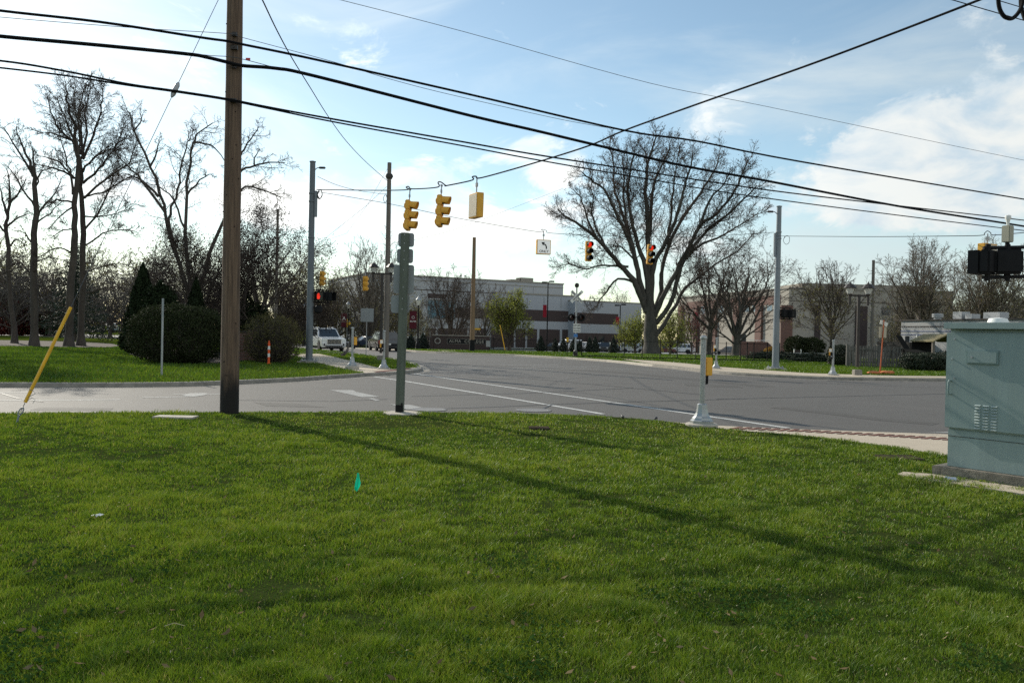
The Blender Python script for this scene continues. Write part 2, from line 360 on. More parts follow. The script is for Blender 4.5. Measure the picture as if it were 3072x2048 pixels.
def strip(pts, w, dz, m, name, parent=None, kind='structure'):
    """flat painted strip along ground points"""
    mb = MB(); L = []; R = []
    pts = [Vector((p[0], p[1], 0)) for p in pts]
    for i, p in enumerate(pts):
        t = (pts[min(i + 1, len(pts) - 1)] - pts[max(i - 1, 0)]).normalized(); n = Vector((-t.y, t.x, 0)) * w / 2
        a, b = p + n, p - n
        L.append((a.x, a.y, T(a.x, a.y) + dz)); R.append((b.x, b.y, T(b.x, b.y) + dz))
    for i in range(len(pts) - 1): mb.quad(L[i], R[i], R[i + 1], L[i + 1])
    o = mb.build(name, m, parent); return struct(o, kind)
def dense(pts, step=1.0):
    q = []
    for a, b in zip(pts[:-1], pts[1:]):
        a, b = Vector(a), Vector(b); n = max(1, int((b - a).length / step))
        q += [(a.lerp(b, i / n))[:] for i in range(n)]
    return q + [tuple(pts[-1])]
tp = dense(g2([(2200, 1283), (2400, 1291), (2620, 1303), (2840, 1316), (3072, 1330)], -.03), .16)
mb = MB()
for i, (a, b) in enumerate(zip(tp[:-1], tp[1:])):
    a, b = Vector((*a, 0)), Vector((*b, 0)); t = (b - a).normalized(); n = Vector((-t.y, t.x, 0)); c = a + t * .05
    s = t * .045; k = n * .19 + t * .10
    z = Vector((0, 0, -.024)); zz = Vector((0, 0, -.034))
    q = [c - s - k, c + s - k, c + s + k, c - s + k]
    mb.add([v + z for v in q] + [v + zz for v in q], [(0, 1, 2, 3), (0, 4, 5, 1), (1, 5, 6, 2), (2, 6, 7, 3), (3, 7, 4, 0)])
struct(mb.build('pavement_tactile_strip', dome))

isl_front = smooth2(g2([(-700, 1156), (-300, 1150), (0, 1148), (300, 1149), (560, 1147), (717, 1141), (897, 1133), (982, 1127), (1060, 1122), (1100, 1119)]), 1)
isl_corner = g2([(1150, 1117), (1200, 1114), (1240, 1110), (1262, 1105), (1259, 1099), (1250, 1092)])
isl_back = smooth2(g2([(1250, 1092), (1210, 1081), (1160, 1072), (1095, 1064), (1040, 1057), (960, 1049), (880, 1042), (700, 1031), (500, 1022), (360, 1015.5), (180, 1011), (0, 1006), (-300, 999), (-700, 992)]), 1)
struct(drape('corner_lawn', isl_front + isl_corner + isl_back[1:], 0.0, turf, skirt=.16))
north = smooth2(g2([(-500, 984), (-200, 989), (0, 994), (360, 1004.5), (640, 1014), (870, 1029), (1040, 1041), (1220, 1050), (1340, 1056), (1500, 1061), (1560, 1063.5), (1640, 1068), (1720, 1072), (1860, 1082), (1960, 1093)]), 1)
north2 = smooth2(g2([(1960, 1093), (2040, 1101), (2110, 1109), (2177, 1116), (2260, 1121), (2360, 1126), (2506, 1132), (2650, 1134), (2839, 1136), (3072, 1141), (3500, 1150)]), 1)
struct(drape('far_lawn', north + north2[1:] + [(150, north2[-1][1]), (500, 60), (600, 420), (-600, 420), (-190, 190)], 0.0, turf, skirt=.16))

def kerb(pts, name, side=1, w=.17, m=conc):
    mb = MB(); pts = dense([tuple(p) for p in pts], 1.2)
    P3 = [Vector((p[0], p[1], 0)) for p in pts]; rows = []
    for i, p in enumerate(P3):
        t = (P3[min(i + 1, len(P3) - 1)] - P3[max(i - 1, 0)]).normalized(); n = Vector((-t.y, t.x, 0)) * side; z = T(p.x, p.y)
        rows.append([(p.x - n.x * w, p.y - n.y * w, z - .05), (p.x - n.x * w, p.y - n.y * w, z + .008), (p.x + n.x * .02, p.y + n.y * .02, z + .008), (p.x + n.x * .05, p.y + n.y * .05, z - .018), (p.x + n.x * .07, p.y + n.y * .07, z - .117),
                     (p.x + n.x * .45, p.y + n.y * .45, z - .116)])
    for a, b in zip(rows[:-1], rows[1:]):
        for k in range(len(a) - 1): mb.quad(a[k], b[k], b[k + 1], a[k + 1])
    return struct(mb.build(name, m))
kerb(isl_front, 'kerb', -1, m=concd); kerb(isl_back, 'kerb', -1)
kerb(north, 'kerb', -1, m=conc); kerb(north2, 'kerb', -1, m=concd); kerb([isl_front[-1]] + isl_corner, 'kerb', -1, m=concd)
def patch(name, px, dz, m): return struct(drape(name, g2(px), dz, m))
patch('pavement', [(884, 1066), (905, 1062), (955, 1061), (1000, 1070), (1050, 1082), (1090, 1092), (1135, 1103.5), (1180, 1107.5), (1258, 1101), (1262, 1105), (1240, 1110), (1200, 1114), (1150, 1117), (1100, 1119), (1060, 1111), (1000, 1099), (950, 1087)], .006, walk)
patch('pavement_tactile_strip', [(1120, 1114.5), (1180, 1109), (1226, 1105), (1236, 1107.5), (1190, 1112), (1130, 1117.5)], .014, dome)
patch('bare_ground', [(885, 1060), (905, 1054), (960, 1053), (1020, 1055), (1024, 1058), (985, 1059.5), (955, 1060)], .010, mulch)
patch('mulch_bed', [(-120, 1036), (0, 1038), (120, 1040), (230, 1042), (330, 1042), (362, 1038), (335, 1031), (270, 1027), (160, 1023.5), (40, 1021), (-120, 1019)], .02, mulch)
patch('mulch_bed', [(385, 1064), (480, 1086), (650, 1092), (800, 1074), (900, 1066), (880, 1060), (760, 1056), (560, 1050), (420, 1050)], .02, mulch)
patch('pavement', [(960, 1037), (1100, 1040.2), (1240, 1044.2), (1290, 1046.2), (1372, 1049.5), (1500, 1052), (1560, 1053), (1560, 1051.5), (1400, 1047.5), (1290, 1043.2), (1240, 1041.6), (1100, 1037.6), (960, 1034.8)], .006, walk)
patch('pavement', [(1292, 1046.5), (1360, 1049.5), (1368, 1053), (1330, 1054.6), (1302, 1050)], .010, walk)
patch('pavement', [(1860, 1076.5), (1960, 1082), (2060, 1090), (2140, 1099), (2250, 1107), (2420, 1119), (2640, 1126), (2840, 1128.5), (3072, 1132), (3072, 1139), (2839, 1134.5), (2506, 1130.5), (2360, 1124.5), (2260, 1119.5), (2177, 1114.5), (2110, 1107.5), (2040, 1099.5), (1960, 1091.5)], .006, walk)
struct(drape('parking_lot', [(6, 118), (72, 112), (75, 172), (-6, 172)], .012, asph2))
struct(drape('road', [(-150, 182), (-112, 182), (-190, 415), (-215, 415)], .02, asph2))

def mk(name, w, *lines, m=paint, dz=-.114, wob=0):
    for k, l in enumerate(lines):
        q = dense(g2(l, -.12), .7)
        if wob: r_ = random.Random(k); q = [(x + r_.uniform(-wob, wob), y + r_.uniform(-wob, wob)) for x, y in q]
        strip(q, w, dz, m, name)
mk('road_marking', .15, [(1123, 1130), (1212, 1143), (1480, 1187), (1810, 1242)], [(1238, 1120), (1500, 1158), (1920, 1219), (2366, 1284)])
mk('road_marking', .10, [(-300, 1203), (362, 1199)], [(-100, 1178), (90, 1178)], [(427, 1192.5), (560, 1190)], [(520, 1183), (662, 1182)], [(1290, 1101.5), (1330, 1100)], [(1330, 1100), (1417, 1097.6)],
   [(1500, 1096), (1678, 1094)], [(1545, 1102), (1800, 1100)], [(1380, 1076.5), (1437, 1076)], [(1360, 1083), (1400, 1084.5)], [(1285, 1115), (1360, 1112.5)], [(1405, 1106), (1432, 1105)], [(1540, 1105), (1800, 1108)], [(1810, 1105), (2050, 1113)])
worn_paint = ground_mat('worn_road_paint', [(.40, .40, .38), (.30, .295, .28, .7), (.20, .195, .185, .7), (.16, .155, .15, .6)], rough=.75, spec=.3, sc=(1.2, 6, 24), bump=.2)
def mpatch(px, dz=-.113, name='road_marking', m=worn_paint): return patch_z(name, px, dz, m)
def patch_z(name, px, dz, m): return struct(drape(name, g2(px, -.12), dz, m))
mpatch([(545, 1187.5), (570, 1179.5), (612, 1179), (628, 1181.5), (610, 1186), (580, 1190)])
mpatch([(989, 1170), (1058, 1170.5), (1070, 1176), (1141, 1190.5), (1085, 1191.5)]); mpatch([(1103, 1195), (1120, 1194.6), (1141, 1201), (1128, 1203)])
mpatch([(1170, 1212.5), (1236, 1215), (1262, 1222), (1320, 1230), (1250, 1232.5), (1212, 1226)]); mpatch([(2785, 1298.5), (2860, 1294.5), (2990, 1296), (2990, 1299), (2860, 1299)])
mk('road_seam', .06, [(1300, 1109), (1500, 1127), (1800, 1155), (2105, 1184)], [(1205, 1229), (1480, 1221), (1650, 1213), (1909, 1205), (2242, 1196)], [(1230, 1189), (1560, 1180), (1900, 1164)],
   [(2150, 1197), (2395, 1192), (2839, 1181)], [(2290, 1142), (2500, 1150), (2640, 1157), (2840, 1163)], [(700, 1200), (1000, 1204), (1160, 1197)], [(0, 1180), (60, 1196), (130, 1206)], [(1625, 1229), (1640, 1220), (1660, 1213)],
   [(1235, 1108), (1420, 1122), (1650, 1135)], m=tar, dz=-.1115, wob=.02)
asph_dark = ground_mat('asphalt_worn', [(.082, .076, .068), (.066, .061, .055, .7), (.105, .097, .087, .6), (.055, .051, .046, .5)], rough=.78, spec=.3, sc=(.5, 2.5, 70), bump=.35, bs=110)
mk('road_patch', .55, [(2330, 1222), (2480, 1238), (2640, 1258), (2800, 1272)], m=asph_dark, dz=-.1165, wob=.06)
mk('road_patch', .9, [(1330, 1092), (1600, 1101), (1900, 1120), (2300, 1160)], m=asph_dark, dz=-.1168, wob=.05)
mk('road_patch', .35, [(1410, 1131), (1470, 1136), (1560, 1137)], m=asph_dark, dz=-.1164, wob=.08)
for q_ in ([(760, 1206), (900, 1211), (980, 1222), (800, 1218)], [(2050, 1150), (2210, 1156), (2230, 1163), (2060, 1158)], [(120, 1222), (340, 1224), (330, 1232), (90, 1230)]): mpatch(q_, -.1166, 'road_patch', asph_dark)
def disc(name, px, py, r, dz, m, zb=-.12, h=0.0, parent=None):
    c = G(px, py, zb); mb = MB()
    mb.lathe([(r, -.003), (r, h), (r * .82, h + .001), (r * .80, h - .002), (.01, h - .001)], (c.x, c.y, T(c.x, c.y) + dz), 24); return mb.build(name, m, parent)
iron = mat('cast_iron', (.17, .16, .15), .6, .3, 30)
for px, py, t_ in ((1285, 1229, 'worn round utility cover in the asphalt beside the white stop bar'), (1600, 1231, 'round utility cover in the asphalt at the lawn edge with a crack leading to it')):
    tag(disc('utility_cover', px, py, .42, -.112, iron, h=.006), t_, 'manhole cover', 'round covers in the road')

# ------------------------------------------------------------------ grass
RNG = np.random.default_rng(7)
def in_poly(x, y, poly):
    c = np.zeros(len(x), bool); n = len(poly); j = n - 1
    for i in range(n):
        xi, yi = poly[i][:2]; xj, yj = poly[j][:2]
        if yi != yj: c ^= ((yi > y) != (yj > y)) & (x < (xj - xi) * (y - yi) / (yj - yi) + xi)
        j = i
    return c
def vnoise(x, y, s, seed):
    """smooth value noise on a lattice of spacing s"""
    r = np.random.default_rng(seed).random((256, 256)); x = x / s + 1000; y = y / s + 1000
    i, j = np.floor(x).astype(int), np.floor(y).astype(int); fx, fy = x - i, y - j; fx = fx * fx * (3 - 2 * fx); fy = fy * fy * (3 - 2 * fy)
    a, b, c, d = r[i % 256, j % 256], r[(i + 1) % 256, j % 256], r[i % 256, (j + 1) % 256], r[(i + 1) % 256, (j + 1) % 256]
    return (a * (1 - fx) + b * fx) * (1 - fy) + (c * (1 - fx) + d * fx) * fy
Tv = np.vectorize(T)
def blades(name, x, y, h, w, tint, m, lean=.5, flat=False):
    n = len(x); a = RNG.random(n) * 6.283; la = RNG.random(n) * 6.283; ln = h * lean * (RNG.random(n) * 1.1 + .15)
    z = np.zeros(n) if flat else Tv(x, y); z = z - .004
    dx, dy = np.cos(a) * w / 2, np.sin(a) * w / 2; lx, ly = np.cos(la) * ln, np.sin(la) * ln
    V = np.empty((n, 5, 3)); V[:, 0] = np.stack([x - dx, y - dy, z], 1); V[:, 1] = np.stack([x + dx, y + dy, z], 1)
    V[:, 2] = np.stack([x + dx * .8 + lx * .35, y + dy * .8 + ly * .35, z + h * .6], 1); V[:, 3] = np.stack([x - dx * .8 + lx * .35, y - dy * .8 + ly * .35, z + h * .6], 1)
    V[:, 4] = np.stack([x + lx, y + ly, z + h], 1)
    b = (np.arange(n) * 5)[:, None]
    return np_mesh(name, V.reshape(-1, 3), [b + [0, 1, 2, 3], b + [3, 2, 4]], m, attr=np.repeat(tint, 5))
def grass_mat(name, stops, trans=.30):
    m = bpy.data.materials.new(name); m.use_nodes = True; t = m.node_tree; b = t.nodes['Principled BSDF']; b.inputs['Roughness'].default_value = .5; b.inputs['Specular IOR Level'].default_value = .26
    at = nd(t, 'ShaderNodeAttribute', attribute_name='tint'); cr = t.nodes.new('ShaderNodeValToRGB'); t.links.new(at.outputs['Fac'], cr.inputs[0])
    e = cr.color_ramp.elements
    while len(e) < len(stops): e.new(.5)
    for k, (p, c) in enumerate(stops): e[k].position = p; e[k].color = (*c, 1)
    t.links.new(cr.outputs[0], b.inputs['Base Color'])
    tr = nd(t, 'ShaderNodeBsdfTranslucent'); mu = nd(t, 'ShaderNodeMix', data_type='RGBA', blend_type='MULTIPLY'); mu.inputs['Factor'].default_value = 1; mu.inputs['B'].default_value = (1.15, 1.2, .6, 1)
    t.links.new(cr.outputs[0], mu.inputs['A']); t.links.new(mu.outputs['Result'], tr.inputs[0])
    ms = nd(t, 'ShaderNodeMixShader'); ms.inputs[0].default_value = trans; t.links.new(b.outputs[0], ms.inputs[1]); t.links.new(tr.outputs[0], ms.inputs[2]); t.links.new(ms.outputs[0], t.nodes['Material Output'].inputs[0]); return m
gmat = grass_mat('grass_blades', [(0.0, (.026, .074, .013)), (.35, (.100, .170, .014)), (.65, (.182, .258, .024)), (.85, (.26, .29, .05)), (1.0, (.42, .35, .18))])
n = 900000
d = 3.0 * np.exp(RNG.random(n) * math.log(18.5 / 3.0)); u = RNG.uniform(-.80, .98, n) + RNG.normal(0, .01, n); x = u * d; y = d
k = in_poly(x, y, near_poly); x, y, d = x[k], y[k], d[k]
p1 = vnoise(x, y, 1.7, 1); p2 = vnoise(x, y, .45, 2); p3 = vnoise(x, y, .13, 3)
thin = np.clip((p1 * .2 + p2 * .4 + p3 * .4 - .20) * 5, .26, 1)
worn = np.exp(-(((x + 2.2) / 2.6) ** 2 + ((y - 14.2) / 1.1) ** 2)) * .55 + np.exp(-(((x - 2.6) / 2.2) ** 2 + ((y - 14.0) / 1.3) ** 2)) * .45 + np.exp(-(((x - .35) / .45) ** 2 + ((y - 12.9) / .25) ** 2)) * .9
k = RNG.random(len(x)) < thin * (1 - np.clip(worn, 0, .9)); x, y, d, p1, p2, p3, worn = [q[k] for q in (x, y, d, p1, p2, p3, worn)]
h = (.014 + .034 * p2 * p2 + .046 * p3 * p3 * p3 + .022 * RNG.random(len(x)) ** 2) * (.75 + .6 * p1) * (1 - .5 * np.clip(worn, 0, 1))
w = np.maximum(.0030, d * .00075) * RNG.uniform(.7, 1.3, len(x))
p4 = vnoise(x, y, .22, 9); tuft = np.clip((p4 * .6 + p2 * .4 - .66) * 7, 0, 1); h *= .80 + .26 * tuft
tint = np.clip(.47 + .36 * (p1 - .5) + .28 * (p2 - .5) + .20 * (p3 - .5) - .20 * tuft + RNG.normal(0, .20, len(x)) + worn * .22, .02, .84)
dead = RNG.random(len(x)) < .04 + worn * .22; tint[dead] = RNG.uniform(.86, 1, dead.sum())
struct(blades('grass', x, y, h, w, tint, gmat, .75, True), 'stuff')
# clover and broad-leaved weeds in patches, last year's leaves and straw-coloured glints in the turf
def scatter_quads(name, x, y, z, size, m, tilt, aspect=.6):
    n = len(x); nb = np.stack([RNG.normal(0, tilt, n), RNG.normal(0, tilt, n), np.ones(n)], 1); a = np.cross(nb, RNG.normal(size=(n, 3))); a /= np.linalg.norm(a, axis=1, keepdims=True); b_ = np.cross(nb, a); b_ /= np.linalg.norm(b_, axis=1, keepdims=True)
    c = np.stack([x, y, z], 1); s = (size * RNG.uniform(.5, 1.5, n))[:, None]; V = np.stack([c - a * s, c + b_ * s * aspect, c + a * s + nb * s * .25, c - b_ * s * aspect], 1).reshape(-1, 3)
    return struct(np_mesh(name, V, np.arange(n * 4).reshape(-1, 4), m), 'stuff')
n = 60000; wd = 3.4 * np.exp(RNG.random(n) * math.log(14 / 3.4)); wx = RNG.uniform(-.7, .7, n) * wd; k = in_poly(wx, wd, near_poly); q = vnoise(wx, wd, .8, 21) * .55 + vnoise(wx, wd, .25, 22) * .45; k &= q > .66
scatter_quads('weeds', wx[k], wd[k], RNG.uniform(.012, .045, k.sum()), .010, mat('weed_leaf', (.040, .085, .020), .9, .3, 3, spec=.0, trans=.35), .6, .8)
n = 1300; wd = 3.4 * np.exp(RNG.random(n) * math.log(16 / 3.4)); wx = RNG.uniform(-.7, .7, n) * wd; k = in_poly(wx, wd, near_poly)
scatter_quads('straw_glints', wx[k], wd[k], RNG.uniform(.03, .06, k.sum()), .005 + wd[k] * .00035, mat('straw_glint', (.36, .32, .20), .9, .5, 3, spec=.05), .7, .4)  # glints in the grass, put in as small pale straw-coloured quads
n = 650; wd = 3.4 * np.exp(RNG.random(n) * math.log(16 / 3.4)); wx = RNG.uniform(-.7, .7, n) * wd; k = in_poly(wx, wd, near_poly)
scatter_quads('fallen_leaves', wx[k], wd[k], RNG.uniform(.025, .055, k.sum()), .020, mat('dead_leaf', (.26, .21, .12), .9, .5, 3, spec=0, trans=.2, col2=(.09, .055, .028)), .5, .45)
# the lawns across the road: fewer, wider tufts
def far_grass(poly, n, x0, x1, y0, y1, avoid=()):
    x = RNG.uniform(x0, x1, n); y = y0 + (y1 - y0) * RNG.random(n) ** 1.5
    k = in_poly(x, y, poly)
    for a in avoid: k &= ~in_poly(x, y, a)
    x, y = x[k], y[k]; p = vnoise(x, y, 2.5, 5)
    h = .05 + .05 * RNG.random(len(x)); w = .012 + y * .0004
    struct(blades('grass', x, y, h, w, np.clip(.30 + .35 * (p - .5) + RNG.normal(0, .15, len(x)), 0, .84), gmat, .6), 'stuff')
walkp = g2([(884, 1066), (905, 1062), (955, 1061), (1000, 1070), (1050, 1082), (1090, 1092), (1135, 1103.5), (1180, 1107.5), (1262, 1102), (1262, 1105), (1200, 1118), (1100, 1120), (1060, 1111), (1000, 1099), (950, 1087)])
bed2 = g2([(385, 1064), (480, 1086), (650, 1092), (800, 1074), (900, 1066), (880, 1060), (760, 1056), (560, 1050), (420, 1050)])
bed1 = g2([(-120, 1036), (0, 1038), (120, 1040), (230, 1042), (330, 1042), (362, 1038), (335, 1031), (270, 1027), (160, 1023.5), (40, 1021), (-120, 1019)])
far_grass(isl_front + isl_corner + isl_back[1:], 130000, -38, -4, 20, 72, (walkp, bed1, bed2))
walk2 = g2([(1860, 1076.5), (1960, 1082), (2060, 1090), (2140, 1099), (2250, 1107), (2420, 1119), (2640, 1126), (2840, 1128.5), (3072, 1132), (3400, 1142), (2839, 1142), (2506, 1138), (2360, 1130), (2260, 1123), (2177, 1118), (2110, 1110), (2040, 1103), (1960, 1095)])
far_grass(north + north2[1:] + [(150, 40), (150, 75), (-40, 95)], 120000, -12, 32, 36, 82, (walk2,))
# ------------------------------------------------------------------ trees and shrubs
def tubes(polys, rads, sides):
    """all polylines (grouped by point count) to one mesh's vertices and quads"""
    groups = {}
    for p, r, s in zip(polys, rads, sides): groups.setdefault((len(p), s), []).append((p, r))
    VV, FF, o = [], [], 0
    for (k, s), it in groups.items():
        Pn = np.array([i[0] for i in it], float); R = np.array([i[1] for i in it], float); n = len(it)
        t = np.empty_like(Pn); t[:, 1:-1] = Pn[:, 2:] - Pn[:, :-2]; t[:, 0] = Pn[:, 1] - Pn[:, 0]; t[:, -1] = Pn[:, -1] - Pn[:, -2]
        t /= np.linalg.norm(t, axis=2, keepdims=True) + 1e-9
        ref = np.where(np.abs(t[:, :1, 2:3]) > .8, np.array([1., .2, 0]), np.array([.1, .2, 1.])); a = np.cross(t, np.broadcast_to(ref, t.shape)); a /= np.linalg.norm(a, axis=2, keepdims=True) + 1e-9
        b = np.cross(t, a); an = np.arange(s) * 2 * math.pi / s
        V = Pn[:, :, None, :] + (a[:, :, None, :] * np.cos(an)[:, None] + b[:, :, None, :] * np.sin(an)[:, None]) * R[:, :, None, None]
        VV.append(V.reshape(-1, 3)); j = np.arange(s)
        q = (np.arange(n)[:, None, None] * k + np.arange(k - 1)[None, :, None]) * s; j2 = (j + 1) % s
        FF.append(np.stack([q + j, q + j2, q + s + j2, q + s + j], -1).reshape(-1, 4) + o); o += n * k * s
    return np.concatenate(VV), np.concatenate(FF)
def leafquads(pts, size, rng, nb=None, aspect=.6):
    n = len(pts); a = rng.normal(size=(n, 3)); a /= np.linalg.norm(a, axis=1, keepdims=True); c = rng.normal(size=(n, 3))
    if nb is not None: c = c * .7 + nb
    b = np.cross(a, c); b /= np.linalg.norm(b, axis=1, keepdims=True) + 1e-9
    s = (size * rng.uniform(.6, 1.4, n))[:, None]; a = a * s; b = b * s * aspect
    V = np.stack([pts - a, pts + b, pts + a, pts - b], 1).reshape(-1, 3); f = np.arange(n * 4).reshape(-1, 4); return V, f
def rot_about(d, ang, az):
    d = d.normalized(); a = d.orthogonal().normalized(); b = d.cross(a)
    return d * math.cos(ang) + (a * math.cos(az) + b * math.sin(az)) * math.sin(ang)
def grow(seed, H, r0, trunk=.25, nl=10, la=(12, 50), ll=.75, start=.6, lean=0.0, wander=.10, trop=.05, kids=(9, 6, 4), ratio=(.42, .5, .55), angs=(38, 42, 45), droop=0.0, leader=False, squash=1.0, kstart=.2, spread=None, tilt=(0, 0)):
    R = random.Random(seed); polys, rads, lv = [], [], []; tips = []
    def branch(p, d, L, r, lvl, r_end):
        ns = (8, 8, 6, 4, 3)[lvl]; st = L / ns; pts = [p.copy()]; rr = [r]; dirs = []
        for i in range(ns):
            wv = wander * ((1 + .35 * lvl) if lvl else .3)
            d = (d + Vector((R.gauss(0, wv), R.gauss(0, wv), R.gauss(0, wv) * .7 + (trop if lvl else trop * .3) - (droop if lvl >= 2 else 0)))).normalized(); p = p + d * st
            pts.append(p.copy()); dirs.append(d.copy()); f = (i + 1) / ns; rr.append(r * (1 - f) + r_end * f)
        polys.append([tuple(q) for q in pts]); rads.append(rr); lv.append(lvl); return pts, dirs, rr
    def kidsof(pts, dirs, rr, L, lvl):
        if lvl - 1 >= len(kids): tips.append((pts[-1], dirs[-1])); return
        n = kids[lvl - 1]; az = R.random() * 6.28; ns = len(dirs)
        n = max(2, int(n * R.uniform(.75, 1.25)))
        for k in range(n):
            t = (kstart if lvl == 1 else .12) + (1 - (kstart if lvl == 1 else .14)) * (k + R.random()) / n; t = min(t, .995); i = int(t * ns); f = t * ns - i
            p = pts[i].lerp(pts[i + 1], f); r = rr[i] * (1 - f) + rr[i + 1] * f; az += 2.4 + R.uniform(-.5, .5)
            d = rot_about(dirs[i], math.radians(angs[lvl - 1] * R.uniform(.65, 1.3)), az); l = L * ratio[lvl - 1] * (1.12 - .55 * t) * R.uniform(.65, 1.25)
            a = branch(p, d, l, min(r * .55, .014 * l + .006), lvl + 1, (0, 0, .010, .006, .004)[lvl + 1]); kidsof(*a, l, lvl + 1)
        tips.append((pts[-1], dirs[-1]))
    up = Vector((tilt[0], tilt[1], 1)).normalized(); th = H * trunk
    p = Vector((0, 0, -.15)); tr = branch(p, up, th if not leader else H * .97, r0, 0, r0 * (.80 if not leader else .06))
    rr = rads[0]; flare = True
    az = R.random() * 6.28
    for k in range(nl):
        t = start + (1 - start) * (k + .5 * R.random()) / max(1, nl - 1) if nl > 1 else 1; t = min(t, .995); i = int(t * 8); f = t * 8 - i
        p = tr[0][i].lerp(tr[0][i + 1], f); az += 2.4 + R.uniform(-.35, .35)
        if leader:
            q = (t - start) / (1 - start); l = H * ll * (1.0 - .72 * q) * R.uniform(.75, 1.2); an = math.radians(la[1] + (la[0] - la[1]) * q + R.uniform(-8, 8)); r = min(rr[i] * .55, .02 * l + .01)
        else:
            q = (k + .5) / nl; an = math.radians(la[1] + (la[0] - la[1]) * q); l = H * (1 - trunk * t) * ll * R.uniform(.82, 1.12); r = r0 * R.uniform(.34, .5) * (1.1 if q > .6 else 1)
            if an > .9: l *= .75; r *= .6
        d = rot_about(up, an, az)
        if squash != 1.0: d.y *= squash; d.normalize()
        a = branch(p - d * r0 * .2, d, l, r, 1, .012); kidsof(*a, l, 1)
    tp0, tp1 = Vector(polys[0][0]), Vector(polys[0][1]); L0 = (tp1 - tp0).length
    polys[0][1:1] = [tuple(tp0.lerp(tp1, min(.9, u / L0))) for u in (.25, .5, .9)]; rads[0] = [r0 * 1.75, r0 * 1.45, r0 * 1.2, r0 * 1.05] + rads[0][1:]
    P_ = np.concatenate([np.array(q) for q in polys]); zmax = np.percentile(P_[:, 2], 99.9); s = H / zmax
    polys = [[(x * s, y * s, z * s) for x, y, z in q] for q in polys]
    if spread:
        xs = np.percentile(np.abs(P_[:, 0]), 99.3) * s; fx = spread / xs
        def wz(x, y, z): g = sm(0, .45 * H, z); k = 1 + (fx - 1) * g; return (x * k, y * k, z)
        polys = [[wz(*c) for c in q] for q in polys]
    else: wz = lambda x, y, z: (x, y, z)
    tp = np.array([wz(q[0].x * s, q[0].y * s, q[0].z * s) for q in tips])
    return polys, rads, lv, tp
def grow_limbs(seed, base, Y, limbs, kids=(1.3, 6, 4), ratio=(.30, .48, .55), angs=(38, 42, 45), wander=.10, trop=.05, depth=.6, kstart=.25, ell=(1.2, 3.2), thin_=1.0):
    """a tree whose trunk stems and main limbs follow given lines, each swung out in depth as far as it swings sideways; the smaller branches grow from them"""
    R = random.Random(seed); polys, rads, lv, tips = [], [], [], []
    def branch(p, d, L, r, lvl, r_end):
        ns = (8, 8, 6, 4, 3)[lvl]; st = L / ns; pts = [p.copy()]; rr = [r]; dirs = []
        for i in range(ns):
            wv = wander * (1 + .35 * lvl); d = (d + Vector((R.gauss(0, wv), R.gauss(0, wv), R.gauss(0, wv) * .7 + trop))).normalized(); p = p + d * st
            pts.append(p.copy()); dirs.append(d.copy()); f = (i + 1) / ns; rr.append(r * (1 - f) + r_end * f)
        polys.append([tuple(q) for q in pts]); rads.append(rr); lv.append(lvl); return pts, dirs, rr
    def kidsof(pts, dirs, rr, L, lvl, n=None, k0=.12):
        if lvl - 1 >= len(kids): tips.append((pts[-1], dirs[-1])); return
        n = n or max(2, int(kids[lvl - 1] * R.uniform(.75, 1.25))); az = R.random() * 6.28; ns = len(dirs)
        for k in range(n):
            t = min(.995, k0 + (1 - k0) * (k + R.random()) / n); i = int(t * ns); f = t * ns - i
            p = pts[i].lerp(pts[i + 1], f); r = rr[i] * (1 - f) + rr[i + 1] * f; az += 2.4 + R.uniform(-.5, .5); d = rot_about(dirs[i], math.radians(angs[lvl - 1] * R.uniform(.65, 1.3)), az)
            l = (L * ratio[lvl - 1] * (1.12 - .5 * t) if lvl > 1 else min(ell[1], max(ell[0], L * ratio[0])) * (1.2 - .62 * t)) * R.uniform(.6, 1.25)
            a = branch(p, d, l, min(r * .6, .012 * l + .007), lvl + 1, (0, 0, .010, .007, .005)[lvl + 1]); kidsof(*a, l, lvl + 1)
        tips.append((pts[-1], dirs[-1]))
    main = []
    for li, (r0, pts, lvl) in enumerate(limbs):
        span = (pts[-1][0] - pts[0][0]) / F * Y; amp = R.choice((-1, 1)) * depth * max(abs(span), .12 * abs(pts[-1][1] - pts[0][1]) / F * Y) * R.uniform(.5, 1.1) if lvl else 0.0; n_ = len(pts) - 1
        s0 = P(*pts[0], Y) - base; y0 = min(((v[0] - s0.x) ** 2 + (v[2] - s0.z) ** 2, v[1]) for po_ in main for v in po_)[1] if (lvl and main) else 0.0
        q = [P(x, y, Y + y0 + amp * (i / n_) ** 1.3) - base for i, (x, y) in enumerate(pts)]; q = catmull(q, 3)
        q = [v + Vector((R.gauss(0, .04), R.gauss(0, .06), R.gauss(0, .03))) * (r0 < .5) for v in q]; m_ = len(q) - 1
        r0 = r0 * thin_ if lvl else r0; rr = [r0 * (1 - .86 * (i / m_) ** .9) + .012 for i in range(m_ + 1)] if lvl else [r0 * (1.0 - .35 * i / m_) for i in range(m_ + 1)]
        if not lvl: q = [q[0] - Vector((0, 0, .2)), q[0] + Vector((0, 0, .25)), q[0] + Vector((0, 0, .6)), q[0] + Vector((0, 0, 1.1))] + [v for v in q if v.z > q[0].z + 1.4]; rr = [r0 * 1.7, r0 * 1.4, r0 * 1.15, r0] + [r0 * (1 - .48 * i / max(1, len(q) - 5)) for i in range(len(q) - 4)]
        polys.append([tuple(v) for v in q]); main.append(polys[-1]); rads.append(rr); lv.append(0 if not lvl else 1); L = sum((b - a).length for a, b in zip(q[:-1], q[1:]))
        if lvl: dirs = [(b - a).normalized() for a, b in zip(q[:-1], q[1:])]; kidsof(q, dirs, rr, L, 1, max(4, int(L * kids[0])), kstart)
    return polys, rads, lv, np.array([tuple(t[0]) for t in tips])
